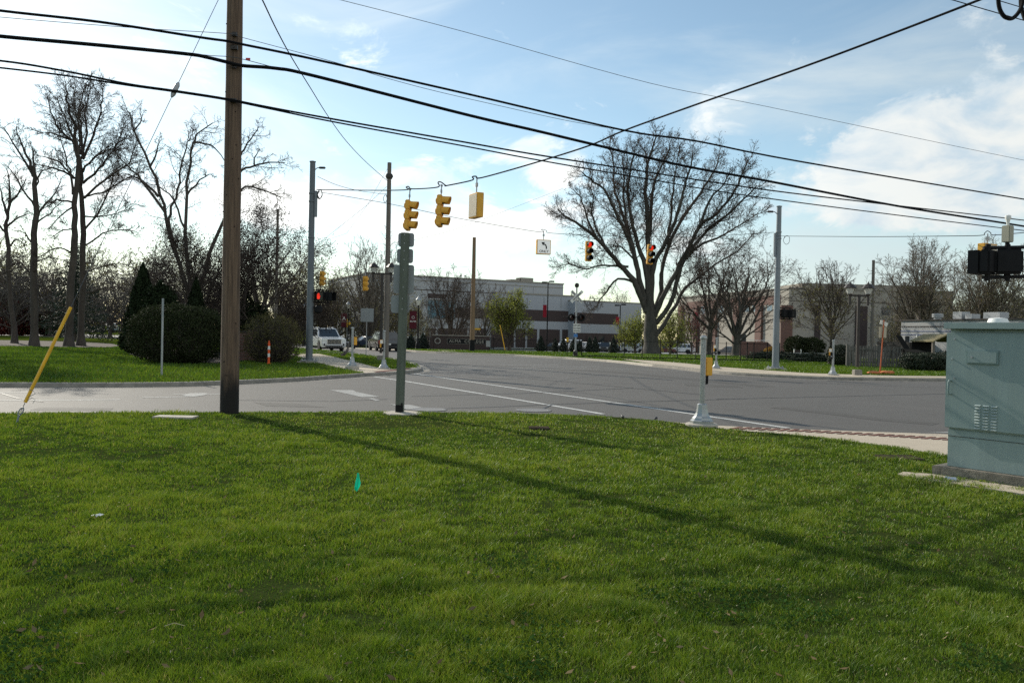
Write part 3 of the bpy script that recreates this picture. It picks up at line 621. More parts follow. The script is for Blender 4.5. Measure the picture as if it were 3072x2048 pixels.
def catmull(pts, n=6):
    P_ = [pts[0]] + pts + [pts[-1]]; out = []
    for i in range(1, len(P_) - 2):
        p0, p1, p2, p3 = P_[i - 1:i + 3]
        for k in range(n):
            t = k / n; out.append(.5 * ((2 * p1) + (p2 - p0) * t + (2 * p0 - 5 * p1 + 4 * p2 - p3) * t * t + (3 * p1 - p0 - 3 * p2 + p3) * t ** 3))
    return out + [pts[-1]]
def make_tree(name, label, cat, px, Y, top, r0, seed, group=None, m_bark=None, m_twig=None, nleaf=0, lsize=.06, lmat=None, jitter=.25, lzone=None, dx=0.0, thick=1.0, base=None, limbs=None, **kw):
    b = A(px, Y) if base is None else base
    H = top_z(px, top, b.y) - b.z
    root = thing(name, label, cat, b, 0, group)
    po, ra, lv, tp = grow(seed, H, r0, **kw) if limbs is None else grow_limbs(seed, b, Y, limbs, **kw); big = [i for i in range(len(po)) if lv[i] <= 1]; sml = [i for i in range(len(po)) if lv[i] > 1]
    V, f = tubes([po[i] for i in big], [ra[i] for i in big], [10 if lv[i] == 0 else 7 for i in big]); np_mesh('trunk', V, f, m_bark or bark, root, smooth=True)
    V, f = tubes([po[i] for i in sml], [[max(q * thick, Y * (.00020, .00017, .00014)[lv[i] - 2]) for q in ra[i]] for i in sml], [5 if lv[i] == 2 else 3 for i in sml]); np_mesh('crown', V, f, m_twig or twig, root)
    if nleaf:
        rng = np.random.default_rng(seed); c = tp
        if lzone: c = c[(c[:, 2] > lzone[0] * H) & (c[:, 2] < lzone[1] * H)]
        i = rng.integers(0, len(c), nleaf); p = c[i] + rng.normal(size=(nleaf, 3)) * jitter
        V, f = leafquads(p, lsize, rng); np_mesh('foliage', V, f, lmat or bud, root)
    return root
lf_dark = mat('purple_leaf', (.042, .033, .027), .9, .35, 1.5, spec=.1, trans=.25)
lf_yel = mat('spring_leaf', (.20, .22, .035), .6, .3, 1.5, trans=.45)
lf_olive = mat('olive_leaf', (.14, .13, .04), .6, .35, 1.5, trans=.4)
lf_red = mat('red_bud_leaf', (.14, .035, .030), .6, .35, 1.5, trans=.4)
lf_thuja = mat('thuja_leaf', (.018, .028, .012), .9, .35, 2.5, spec=.1, trans=.08)
lf_hedge = mat('hedge_leaf', (.026, .034, .013), .9, .35, 2.5, spec=.15, trans=.12)
lf_forsy = mat('loose_hedge_leaf', (.085, .080, .034), .9, .4, 2, spec=.1, trans=.25)
lf_spruce = mat('spruce_needle', (.022, .036, .022), .7, .35, 2.5, trans=.1)
lf_jun = mat('juniper_leaf', (.025, .035, .018), .7, .35, 2.5, trans=.1)
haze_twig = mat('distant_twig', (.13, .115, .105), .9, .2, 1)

MAPLE = [(.72, [(1953, 1062), (1952, 1000), (1951, 950), (1949, 890)], 0),
    (.34, [(1942, 935), (1915, 876), (1901, 841), (1856, 792), (1824, 753), (1796, 722), (1765, 697), (1726, 666), (1695, 648), (1677, 630)], 1), (.13, [(1796, 722), (1768, 673), (1754, 630), (1740, 592), (1712, 565)], 1),
    (.30, [(1941, 920), (1916, 834), (1905, 771), (1880, 700), (1856, 659), (1838, 613), (1810, 567), (1768, 536), (1747, 518)], 1), (.28, [(1944, 915), (1923, 858), (1908, 785), (1891, 736), (1880, 687), (1859, 613), (1842, 560), (1842, 490), (1824, 437)], 1),
    (.28, [(1947, 900), (1936, 806), (1915, 736), (1901, 683), (1884, 595), (1887, 543), (1898, 483), (1905, 441)], 1), (.36, [(1949, 900), (1947, 841), (1945, 736), (1942, 648), (1936, 578), (1940, 508), (1954, 455), (1971, 404)], 1),
    (.26, [(1951, 890), (1950, 788), (1950, 666), (1957, 578), (1971, 525), (1992, 483), (2013, 437)], 1), (.28, [(1954, 900), (1957, 823), (1971, 771), (1996, 729), (2024, 666), (2045, 595), (2059, 543), (2073, 497), (2077, 460)], 1),
    (.28, [(1958, 940), (1979, 897), (1985, 823), (2003, 746), (2052, 648), (2091, 595), (2126, 543), (2147, 501), (2157, 470)], 1), (.28, [(1962, 950), (1986, 897), (2028, 816), (2066, 743), (2101, 676), (2150, 641), (2196, 588), (2224, 532), (2245, 480)], 1),
    (.26, [(1966, 970), (2010, 915), (2035, 823), (2063, 764), (2126, 687), (2178, 648), (2241, 588), (2270, 556)], 1), (.24, [(1968, 1007), (2005, 951), (2027, 914), (2057, 863), (2094, 835), (2150, 790), (2210, 755), (2262, 700)], 1),
    (.13, [(1901, 848), (1857, 837), (1820, 874), (1790, 914), (1770, 930)], 1), (.12, [(1885, 800), (1853, 798), (1798, 796), (1753, 807), (1705, 792), (1672, 802)], 1), (.10, [(1908, 790), (1870, 745), (1840, 740), (1800, 752)], 1),
    (.16, [(1905, 771), (1880, 660), (1870, 590), (1872, 520), (1862, 450)], 1), (.15, [(2003, 746), (2010, 660), (2018, 580), (2026, 510), (2040, 440)], 1), (.15, [(2063, 764), (2110, 730), (2170, 705), (2230, 670), (2275, 640)], 1), (.15, [(2101, 676), (2130, 600), (2165, 560), (2190, 520)], 1), (.13, [(1824, 753), (1790, 690), (1775, 640), (1780, 590), (1770, 560)], 1)]
make_tree('maple_tree', 'huge bare maple with thick grey trunk and many upswept limbs, behind the hanging red signals', 'tree', 1953, 80, 398, .74, 11, m_bark=bark2, nleaf=9000, lsize=.05, limbs=MAPLE, kids=(1.9, 10, 6), ratio=(.28, .46, .52), angs=(40, 42, 45), kstart=.26, thick=1.1, ell=(1.4, 2.9), wander=.085)
make_tree('maple_tree', 'bare spreading maple with a low forked trunk, just left of the right-hand steel signal pole', 'tree', 2205, 78, 690, .40, 23, m_bark=bark2, nleaf=2500, lsize=.06, trunk=.2, nl=12, la=(8, 58), ll=.85, start=.5, wander=.10, trop=.05, kids=(10, 7, 4), ratio=(.42, .5, .55), spread=6.6, thick=1.2)
make_tree('maple_tree', 'slim bare maple trunk between the huge maple and the forked maple', 'tree', 2125, 84, 735, .33, 31, m_bark=bark2, nleaf=1500, lsize=.06, trunk=.34, nl=10, la=(8, 55), ll=.8, start=.5, wander=.11, trop=.04, kids=(9, 7, 4), spread=5.0, thick=1.2)
make_tree('young_tree', 'young budding tree with sparse yellow-green leaves on the right lawn behind the double lantern', 'tree', 2492, 56, 775, .14, 41, nleaf=3000, lsize=.045, lmat=lf_olive, jitter=.16, lzone=(.25, .72), trunk=.36, nl=17, la=(4, 66), ll=.8, start=.55, wander=.09, trop=.05, kids=(9, 6, 4), spread=2.7, thick=1.0)
make_tree('bare_tree', 'broad bare tree rising behind the flat-roofed diner', 'tree', 2765, 112, 712, .42, 43, m_twig=twig2, nleaf=2500, lsize=.07, lmat=lf_olive, lzone=(.2, .6), trunk=.22, nl=17, la=(4, 50), ll=.88, start=.5, wander=.07, trop=.045, kids=(13, 9, 5), ratio=(.34, .48, .55), spread=8.2, thick=1.5)
make_tree('bare_tree', 'bare tree above the grey cabinet, behind the hanging pedestrian signals', 'tree', 2950, 100, 715, .36, 47, m_twig=twig2, nleaf=5000, lsize=.06, lmat=lf_olive, lzone=(.2, .65), trunk=.2, nl=16, la=(5, 55), ll=.88, start=.5, wander=.07, trop=.045, kids=(13, 9, 5), ratio=(.34, .48, .55), spread=7.5, thick=1.4)
# left of the picture
TWIN = [(.27, [(205, 1037), (212, 900), (222, 720), (225, 700), (223, 615), (231, 535), (236, 481)], 0), (.16, [(236, 481), (220, 417), (204, 379), (191, 343), (169, 289)], 1), (.14, [(234, 471), (217, 423), (179, 391), (153, 337), (140, 289)], 1), (.10, [(220, 423), (179, 407), (143, 398), (112, 396)], 1),
    (.16, [(237, 475), (223, 379), (207, 334), (198, 280), (195, 240)], 1), (.12, [(223, 535), (191, 516), (153, 503), (121, 497), (92, 492)], 1), (.10, [(220, 532), (179, 487), (143, 474), (112, 464)], 1), (.10, [(220, 608), (172, 600), (153, 615), (124, 630)], 1), (.09, [(217, 624), (179, 650), (140, 690)], 1), (.12, [(220, 583), (212, 519), (204, 497), (188, 439), (180, 385)], 1),
    (.09, [(222, 760), (180, 745), (130, 760), (95, 790)], 1), (.08, [(214, 860), (170, 850), (120, 870)], 1), (.08, [(222, 690), (190, 690), (140, 720)], 1), (.10, [(236, 481), (238, 400), (228, 330), (222, 262)], 1)]
make_tree('shade_tree', 'tall bare tree with two close trunks, the front one', 'tree', 205, 60, 245, .34, 51, limbs=TWIN, thin_=.72, kids=(3.2, 8, 6), ratio=(.30, .5, .5), kstart=.15, ell=(.9, 1.9), wander=.12, trop=.04)
SLIM = [(.24, [(247, 1032), (248, 860), (250, 700), (246, 615), (244, 535), (242, 471)], 0), (.13, [(242, 465), (244, 391), (236, 340), (246, 296), (252, 250)], 1), (.12, [(245, 471), (261, 398), (255, 343), (265, 296), (271, 252)], 1), (.13, [(246, 477), (281, 404), (297, 353), (306, 296), (310, 258)], 1), (.11, [(249, 512), (281, 474), (319, 452), (348, 439), (386, 404)], 1),
    (.13, [(250, 551), (297, 506), (319, 474), (351, 436), (369, 376)], 1), (.12, [(252, 595), (306, 544), (367, 506), (395, 474), (413, 420)], 1), (.09, [(253, 589), (306, 576), (383, 535), (420, 520)], 1), (.11, [(255, 690), (306, 621), (332, 548), (350, 500)], 1), (.09, [(252, 740), (310, 700), (370, 690), (420, 700)], 1), (.08, [(252, 820), (300, 800), (360, 790), (420, 815)], 1), (.08, [(250, 880), (300, 870), (350, 860), (410, 872)], 1), (.08, [(255, 650), (300, 650), (350, 640), (400, 610)], 1)]
make_tree('shade_tree', 'tall bare tree with two close trunks, the slimmer one just right and behind', 'tree', 247, 62.5, 262, .27, 53, limbs=SLIM, thin_=.75, kids=(3.4, 9, 6), ratio=(.30, .5, .5), kstart=.15, ell=(1.0, 2.6), wander=.12, trop=.04)
CUT = [(.25, [(100, 1034), (102, 860), (105, 700), (108, 615), (104, 551), (102, 503)], 0), (.10, [(102, 503), (100, 470), (99, 440)], 1), (.13, [(101, 515), (80, 465), (61, 417), (48, 379)], 1), (.11, [(100, 530), (64, 465), (32, 417), (6, 379)], 1), (.10, [(105, 615), (73, 573), (48, 532), (19, 493)], 1), (.10, [(110, 646), (140, 608), (169, 576), (184, 535)], 1), (.08, [(109, 557), (121, 519), (150, 506)], 1),
    (.08, [(108, 670), (150, 640), (190, 600)], 1), (.08, [(104, 740), (70, 700), (40, 690)], 1), (.07, [(104, 830), (60, 800), (10, 820)], 1), (.07, [(105, 790), (150, 770), (190, 780)], 1)]
make_tree('shade_tree', 'bare tree with a cut-back thick trunk and whippy top shoots, left of the twin trunks', 'tree', 100, 59, 368, .40, 57, limbs=CUT, thin_=.8, kids=(2.2, 7, 5), ratio=(.32, .5, .5), kstart=.15, ell=(.9, 2.4), wander=.09, trop=.06)
EDGE = [(.19, [(40, 1025), (30, 860), (19, 700), (22, 656), (29, 599)], 0), (.12, [(24, 646), (10, 599), (-4, 545)], 1), (.11, [(29, 599), (29, 560), (19, 505)], 1), (.11, [(29, 610), (55, 580), (78, 540)], 1), (.09, [(22, 680), (60, 650), (95, 640)], 1), (.09, [(20, 700), (-20, 660), (-60, 630)], 1), (.08, [(20, 740), (50, 720), (80, 735)], 1), (.08, [(25, 800), (60, 790), (90, 830)], 1), (.08, [(28, 850), (-10, 830), (-50, 850)], 1)]
make_tree('shade_tree', 'bare tree nearest the left edge of the lawn with tangled drooping twigs', 'tree', 40, 66, 470, .32, 59, limbs=EDGE, kids=(3, 8, 5), ratio=(.4, .5, .5), kstart=.1, ell=(1.2, 2.8), wander=.16, trop=.0)
ASH = [(.26, [(590, 1050), (585, 960), (580, 900)], 0), (.15, [(582, 915), (540, 800), (507, 700), (491, 615), (453, 500), (402, 395), (395, 353), (383, 337)], 1), (.10, [(497, 640), (427, 544), (383, 497), (344, 461)], 1), (.09, [(478, 590), (424, 541), (370, 519)], 1), (.12, [(560, 860), (510, 690), (510, 643), (536, 567), (542, 503), (558, 442), (571, 405)], 1),
    (.15, [(582, 905), (560, 780), (555, 700), (561, 583), (568, 487), (580, 430), (596, 398), (637, 368)], 1), (.15, [(586, 905), (630, 760), (680, 640), (724, 567), (774, 566), (842, 592)], 1), (.12, [(680, 640), (705, 560), (724, 510), (765, 499), (807, 487), (857, 487)], 1), (.06, [(765, 499), (762, 472), (781, 450)], 1), (.10, [(690, 620), (708, 500), (724, 458), (752, 417), (774, 378)], 1),
    (.07, [(580, 430), (615, 430), (650, 450), (690, 500)], 1), (.07, [(453, 500), (470, 450), (478, 420)], 1), (.06, [(402, 395), (420, 370), (430, 340)], 1), (.07, [(555, 690), (520, 600), (480, 560), (450, 555)], 1), (.07, [(561, 583), (600, 540), (640, 520)], 1)]
make_tree('ash_tree', 'bare tree with a few long forking limbs behind the clipped hedge and wooden utility pole', 'tree', 590, 55, 372, .30, 61, limbs=ASH, kids=(1.5, 7, 5), ratio=(.28, .5, .55), angs=(48, 48, 50), kstart=.35, ell=(.8, 1.9), wander=.14, trop=.02)
make_tree('crab_apple', 'small-leaved dark crab apple spreading low between the wooden pole and the left steel signal pole', 'tree', 770, 50, 585, .22, 63, nleaf=38000, lsize=.042, lmat=lf_dark, jitter=.20, trunk=.2, nl=16, la=(12, 82), ll=.78, start=.5, wander=.13, trop=.02, kids=(11, 8, 5), spread=4.5)
make_tree('crab_apple', 'dark crab apple behind the clipped hedge, left of the wooden pole', 'tree', 600, 53, 630, .2, 67, nleaf=26000, lsize=.042, lmat=lf_dark, jitter=.2, trunk=.2, nl=13, la=(12, 80), ll=.75, start=.5, wander=.13, trop=.02, kids=(9, 8, 4), spread=4.4)
# middle distance
make_tree('bare_tree', 'bare many-stemmed tree between the left steel signal pole and the second wooden pole', 'tree', 1108, 96, 690, .32, 71, m_twig=twig2, trunk=.16, nl=12, la=(5, 42), ll=.95, start=.5, wander=.08, trop=.03, kids=(9, 7, 4), spread=4.6, thick=1.3)
make_tree('bare_tree', 'round bare tree in front of the college building, right of the black single lantern', 'tree', 1352, 104, 792, .30, 73, trunk=.14, nl=16, la=(8, 66), ll=.9, start=.4, wander=.1, trop=.03, kids=(10, 7, 4), spread=4.2, thick=1.25)
make_tree('bare_tree', 'pale bare tree directly right of the brown far pole, before the college building', 'tree', 1450, 124, 838, .22, 79, m_twig=twig2, trunk=.2, nl=12, la=(8, 55), ll=.9, wander=.1, kids=(9, 6, 3), spread=4.0, thick=1.3)
make_tree('spring_tree', 'yellow-green budding tree in front of the college building', 'tree', 1528, 98, 868, .26, 83, nleaf=9000, lsize=.085, lmat=lf_yel, jitter=.3, lzone=(.3, 1.1), trunk=.2, nl=15, la=(10, 62), ll=.85, start=.45, wander=.12, trop=.03, kids=(9, 7, 4), spread=2.7, thick=1.2)
make_tree('spring_tree', 'low yellow-green tree behind the left side of the huge maple trunk', 'tree', 1905, 118, 935, .2, 87, nleaf=6000, lsize=.10, lmat=lf_yel, jitter=.4, lzone=(.15, 1.1), trunk=.2, nl=12, la=(10, 70), ll=.85, wander=.1, kids=(8, 6, 3), spread=3.0, thick=1.2)
make_tree('spring_tree', 'low yellow-green tree behind the right side of the huge maple trunk', 'tree', 2010, 122, 930, .2, 89, nleaf=5000, lsize=.10, lmat=lf_yel, jitter=.5, lzone=(.1, 1.1), trunk=.2, nl=12, la=(10, 70), ll=.85, wander=.1, kids=(8, 6, 3), spread=3.0, thick=1.2)
make_tree('redbud_tree', 'small reddish budding tree before the right-hand college building', 'tree', 2075, 126, 905, .16, 91, nleaf=3500, lsize=.07, lmat=lf_red, jitter=.35, lzone=(.15, 1.1), trunk=.2, nl=12, la=(10, 75), ll=.85, wander=.12, kids=(8, 6, 3), spread=3.2, thick=1.2)
# the wood behind: one tree of each kind, then copies at their own places
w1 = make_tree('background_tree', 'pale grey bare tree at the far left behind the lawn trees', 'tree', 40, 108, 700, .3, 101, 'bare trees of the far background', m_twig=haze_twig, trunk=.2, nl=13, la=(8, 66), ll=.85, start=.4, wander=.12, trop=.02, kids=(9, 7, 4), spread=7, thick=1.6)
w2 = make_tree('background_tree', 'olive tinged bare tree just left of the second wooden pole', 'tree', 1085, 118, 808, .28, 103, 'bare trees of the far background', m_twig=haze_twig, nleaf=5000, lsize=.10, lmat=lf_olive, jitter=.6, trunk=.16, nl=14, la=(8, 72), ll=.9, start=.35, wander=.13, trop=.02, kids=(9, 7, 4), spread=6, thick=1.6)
for k, (t, px, Y, s, lab) in enumerate([
    (w1, 150, 118, 1.0, 'grey bare tree seen between the cut-back tree and the twin trunks'), (w1, 330, 112, .95, 'grey bare tree right of the twin trunks'), (w1, 470, 104, .95, 'grey bare tree above the pointed thuja'),
    (w1, 690, 112, .95, 'grey bare tree just right of the wooden pole'), (w2, 400, 120, 1.35, 'olive tinged bare tree over the pointed thuja'), (w2, 240, 126, 1.3, 'olive tinged bare tree behind the twin trunks'),
    (w2, 60, 122, 1.2, 'olive tinged bare tree near the left edge'), (w2, 560, 118, 1.4, 'olive tinged bare tree over the clipped hedge'), (w2, 830, 110, 1.25, 'olive tinged bare tree over the loose hedge'), (w2, 930, 116, 1.05, 'olive tinged bare tree behind the left steel pole'),
    (w2, 1010, 122, 1.1, 'olive tinged bare tree above the white SUV'), (w2, 1165, 126, .95, 'olive tinged bare tree behind the second wooden pole'), (w2, 1230, 132, .75, 'small olive tinged tree behind the sign post'),
    (w1, 2860, 130, .8, 'grey bare tree between the diner roof and the cabinet'), (w2, 2990, 118, 1.0, 'olive tinged bare tree low behind the cabinet'), (w2, 2880, 124, .9, 'olive tinged bare tree over the diner roof vents'), (w2, 3080, 112, 1.15, 'olive tinged bare tree at the right edge over the cabinet'), (w1, 3120, 120, .95, 'grey bare tree at the right edge behind the cabinet'),
    (w2, 2690, 128, .85, 'olive tinged bare tree left of the diner'), (w2, 1820, 260, 1.5, 'olive tinged bare tree over the low wing roof'), (w2, -60, 110, 1.4, 'olive tinged bare tree beyond the left edge tree')]):
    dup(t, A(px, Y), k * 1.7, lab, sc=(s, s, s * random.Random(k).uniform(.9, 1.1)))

# shade trees beyond the left edge of the view, and the far-off wood
for i, (x_, y_, q_) in enumerate(((-33, 46, .9), (-38, 52, 1.0), (-42, 57, 1.05), (-34, 42, .8), (-47, 61, 1.0), (-30, 37, .6))):
    src = [o for o in C.objects if o.name == 'shade_tree'][0]; dup(src, (x_, y_, 0), i * 1.9 + .5, 'tall bare tree standing beyond the left edge of the view', 'shade trees beyond the view', q_)
def wood(px0, px1, Y0, Y1, ytop, n, seed):
    rng = np.random.default_rng(seed); R = random.Random(seed); po, ra, lp = [], [], []
    for i in range(n):
        a_ = A(R.uniform(px0, px1), R.uniform(Y0, Y1)); h = (top_z((px0 + px1) / 2, ytop, a_.y) - a_.z) * R.uniform(.6, 1.1)
        for k_ in range(9):
            az, t_ = R.uniform(0, 6.28), R.uniform(.1, .5); q = [a_ + Vector((0, 0, h * t_ * .6)), a_ + Vector((math.cos(az) * h * .12, math.sin(az) * h * .12, h * (t_ + .25))), a_ + Vector((math.cos(az) * h * .30, math.sin(az) * h * .30, h * min(1, t_ + .55)))]
            po.append([tuple(v) for v in q]); ra.append([.07, .045, .02])
        po.append([tuple(a_), tuple(a_ + Vector((0, 0, h * .5))), tuple(a_ + Vector((0, 0, h)))]); ra.append([.22, .13, .03])
        c = rng.normal(size=(150, 3)) * np.array([h * .20, h * .20, h * .24]) + np.array([a_.x, a_.y, a_.z + h * .48]); lp.append(c[c[:, 2] > a_.z])
    V, f = tubes(po, ra, [4] * len(po)); V2, f2 = leafquads(np.concatenate(lp), .20, rng, aspect=.28)
    struct(np_mesh('distant_wood', np.concatenate([V, V2]), [np.concatenate([f, f2 + len(V)])], mat('wood_haze', (.060, .055, .042), .95, .35, .4, spec=.05)), 'stuff')
wood(-250, 700, 175, 215, 885, 120, 1); wood(700, 1230, 160, 200, 900, 60, 2); wood(2660, 3250, 135, 165, 905, 70, 3)
def foliage_pts(n, rng, shape, dims, shell=.30, bumps=.12, k=3.0):
    """points near the surface of a lumpy ellipsoid, box hedge or cone standing on z=0"""
    d = rng.normal(size=(n, 3)); d /= np.linalg.norm(d, axis=1, keepdims=True)
    a, b, h = dims
    if shape == 'cone':
        t = 1 - np.sqrt(rng.random(n)); t = np.where(rng.random(n) < .15, rng.random(n), t); an = rng.random(n) * 6.283; prof = np.minimum(1, t / .10) ** .5 * (1 - t) ** .75
        r = (1 - shell * rng.random(n) ** 2) * prof; lump = 1 + bumps * np.sin(an * 5 + t * 21) + bumps * rng.normal(0, .6, n)
        return np.stack([a * r * np.cos(an) * lump, b * r * np.sin(an) * lump, h * t], 1), np.stack([np.cos(an), np.sin(an), .5 + 0 * t], 1)
    d[:, 2] = np.abs(d[:, 2]) if shape == 'dome' else d[:, 2]
    q = (np.abs(d) ** k).sum(1) ** (-1 / k) if shape == 'hedge' else np.ones(n)
    r = q * (1 - shell * rng.random(n) ** 2.2)
    lump = 1 + bumps * (np.sin(d[:, 0] * 7 + d[:, 2] * 5) * np.cos(d[:, 1] * 6 + d[:, 2] * 4)) + bumps * .5 * rng.normal(0, .7, n)
    p = d * (r * lump)[:, None]
    z = p[:, 2] * h if shape == 'dome' else (p[:, 2] + 1) * h / 2
    return np.stack([p[:, 0] * a, p[:, 1] * b, np.maximum(z, .02)], 1), d
def make_bush(name, label, cat, loc, dims, n, size, m, seed, shape='dome', group=None, rz=0.0, stems=12, shell=.3, bumps=.12, k=3.0):
    root = thing(name, label, cat, loc, rz, group); rng = np.random.default_rng(seed)
    p, nb = foliage_pts(n, rng, shape, dims, shell, bumps, k); V, f = leafquads(p, size, rng, nb); np_mesh('foliage', V, f, m, root)
    po, ra = [], []
    for i in range(stems):
        q = p[rng.integers(0, n)] * rng.uniform(.8, 1.04); b0 = np.array([q[0] * .25, q[1] * .25, -.05]); mid = (b0 + q) / 2 + rng.normal(size=3) * .1
        po.append([tuple(b0), tuple(mid), tuple(q)]); ra.append([.03, .02, .006])
    V, f = tubes(po, ra, [4] * len(po)); np_mesh('stem', V, f, bark, root); return root
make_bush('clipped_hedge', 'big rounded clipped hedge left of the near wooden pole', 'hedge', A(535, 36.5), (2.05, 1.5, 2.62), 30000, .042, lf_hedge, 1, 'hedge', k=2.9, shell=.26, bumps=.075, stems=140)
make_bush('loose_hedge', 'loose twiggy rounded hedge with yellowish new growth, right of the near wooden pole', 'hedge', A(815, 39), (1.38, 1.2, 2.35), 7500, .04, lf_forsy, 2, 'hedge', k=2.5, shell=.75, bumps=.14, stems=700)
make_bush('thuja', 'dark pointed thuja at the left end of the clipped hedge', 'conifer', A(425, 46), (1.25, 1.2, 5.3), 17000, .07, lf_thuja, 3, 'cone', bumps=.09)
make_bush('thuja', 'lower blunt dark thuja hugging the right side of the pointed thuja', 'conifer', A(480, 44.5), (.95, .95, 4.0), 11000, .07, lf_thuja, 4, 'hedge', k=2.2, bumps=.12)
make_bush('thuja', 'narrow dark thuja half hidden by the near wooden pole', 'conifer', A(585, 47), (.95, .95, 4.6), 9000, .07, lf_thuja, 5, 'cone', bumps=.12)
make_bush('thuja', 'dark thuja between the wooden pole and the loose hedge', 'conifer', A(745, 50), (1.3, 1.0, 3.4), 9000, .07, lf_thuja, 6, 'hedge', k=2.2, bumps=.14)
make_bush('spreading_juniper', 'low dark juniper mat along the right lawn, left of the young tree', 'shrub', A(2330, 66), (2.4, .9, .62), 6000, .06, lf_jun, 7, 'dome', bumps=.25)
make_bush('spreading_juniper', 'low dark juniper mat right of the right-hand steel pole', 'shrub', A(2440, 61), (1.7, .8, .6), 5000, .06, lf_jun, 8, 'dome', bumps=.25)
make_bush('round_shrub', 'dark rounded shrub at the left end of the plank fence', 'shrub', A(2520, 54), (.85, .7, 1.35), 6000, .05, lf_jun, 9, 'hedge', k=2.5)
make_bush('yew_shrub', 'broad dark yew shrub beside the grey cabinet across the road', 'shrub', A(2775, 47), (1.35, .9, 1.0), 9000, .05, lf_jun, 10, 'hedge', k=2.8, bumps=.15)
make_bush('yew_shrub', 'dark yew shrub half hidden behind the left edge of the cabinet', 'shrub', A(2862, 48), (1.1, .9, 1.15), 6000, .05, lf_jun, 11, 'hedge', k=2.8, bumps=.15)
make_bush('round_shrub', 'round grey-green shrub left of the white-posted notice board', 'shrub', A(2390, 118), (1.9, 1.5, 3.0), 3500, .12, lf_hedge, 12, 'hedge', k=2.2)
make_bush('round_shrub', 'round grey-green shrub right of the white-posted notice board', 'shrub', A(2432, 118), (2.0, 1.5, 2.9), 3500, .12, lf_hedge, 13, 'hedge', k=2.2)
make_bush('round_shrub', 'small golden shrub by the steps behind the right-hand steel pole', 'shrub', A(2312, 120), (1.2, 1.0, 1.3), 2200, .10, mat('gold_leaf', (.30, .17, .02), .7, .3, 2, trans=.3), 14, 'dome')
make_bush('red_shrub', 'dark red shrub at the left edge beyond the far road', 'shrub', A(18, 118, 0), (3.6, 2.5, 5.2), 6000, .16, lf_red, 15, 'hedge', k=2.4)
make_bush('red_shrub', 'dark red shrub left of the cut-back tree, beyond the far road', 'shrub', A(84, 120, 0), (2.6, 2.2, 4.4), 5000, .16, lf_red, 16, 'hedge', k=2.4)
make_bush('dark_shrub', 'wide dark shrub beyond the far road, right of the cut-back tree', 'shrub', A(160, 124, 0), (4.2, 2.5, 4.6), 6000, .17, lf_spruce, 17, 'hedge', k=2.4)
# spruce with drooping tiers, behind the twin trunks
def spruce(label, px, Y, top, rad, seed):
    b = A(px, Y); H = top_z(px, top, Y) - b.z; root = thing('spruce_tree', label, 'conifer', b); R = random.Random(seed); rng = np.random.default_rng(seed)
    V, f = tubes([[(0, 0, -.1), (0, 0, H * .5), (0, 0, H)]], [[.26, .15, .02]], [8]); np_mesh('trunk', V, f, bark, root)
    po, ra, lp = [], [], []
    for k in range(110):
        t = .10 + .88 * k / 110; l = rad * (1 - t) ** .8 * R.uniform(.65, 1.15); az = k * 2.4 + R.uniform(-.3, .3); z = H * t; c, s_ = math.cos(az), math.sin(az)
        q = [(c * l * u, s_ * l * u, z - l * .38 * u ** 1.4 + l * .22 * u ** 4) for u in (0, .35, .7, 1)]; po.append(q); ra.append([.035, .025, .015, .006])
        for j in range(int(26 * l) + 6):
            u = R.random() ** .7; p = np.array(q[0]) * (1 - u) + np.array(q[3]) * u; p[2] = z - l * .38 * u ** 1.4 + l * .22 * u ** 4 - R.random() * .35; p[:2] += rng.normal(0, .13, 2); lp.append(p)
    V, f = tubes(po, ra, [4] * len(po)); np_mesh('branch', V, f, bark, root)
    V, f = leafquads(np.array(lp), .15, rng, np.array([0, 0, .6]), .3); np_mesh('foliage', V, f, lf_spruce, root); return root
spruce('dark drooping spruce behind the twin bare trunks', 222, 84, 715, 4.6, 5)
spruce('dark spruce tip showing over the roof edge of the college building', 1712, 235, 870, 3.5, 6)
ns = [(1622, 118, 2.3, .8), (1665, 120, 2.0, .7), (1690, 119, 2.1, .7), (1722, 117, 2.1, .8), (1738, 118, 1.8, .6), (1768, 116, 2.2, .7), (1785, 115, 2.3, .7), (1840, 112, 2.2, .75), (1232, 92, 1.7, .7), (1268, 93, 1.9, .8), (1210, 94, 1.5, .6)]
nl = ['leftmost young fir before the car park', 'young fir left of the white van', 'young fir in front of the white van', 'young fir at the right end of the white van', 'short young fir just left of the crossing signal mast', 'left of two touching young firs right of the crossing signal', 'right of two touching young firs right of the crossing signal', 'young fir in front of the maroon vehicle', 'young fir left of the black single lantern foot', 'young fir right of the black single lantern foot', 'short young fir behind the near square sign post']
f0 = None
for k, ((px, Y, h, r), lab) in enumerate(zip(ns, nl)):
    if f0 is None: f0 = make_bush('young_fir', lab, 'conifer', A(px, Y), (r, r, h), 2600, .09, lf_spruce, 30, 'cone', group='young firs along the fence', bumps=.2); hh = (r, h)
    else: dup(f0, A(px, Y), k * 1.3, lab, sc=(r / hh[0], r / hh[0], h / hh[1]))
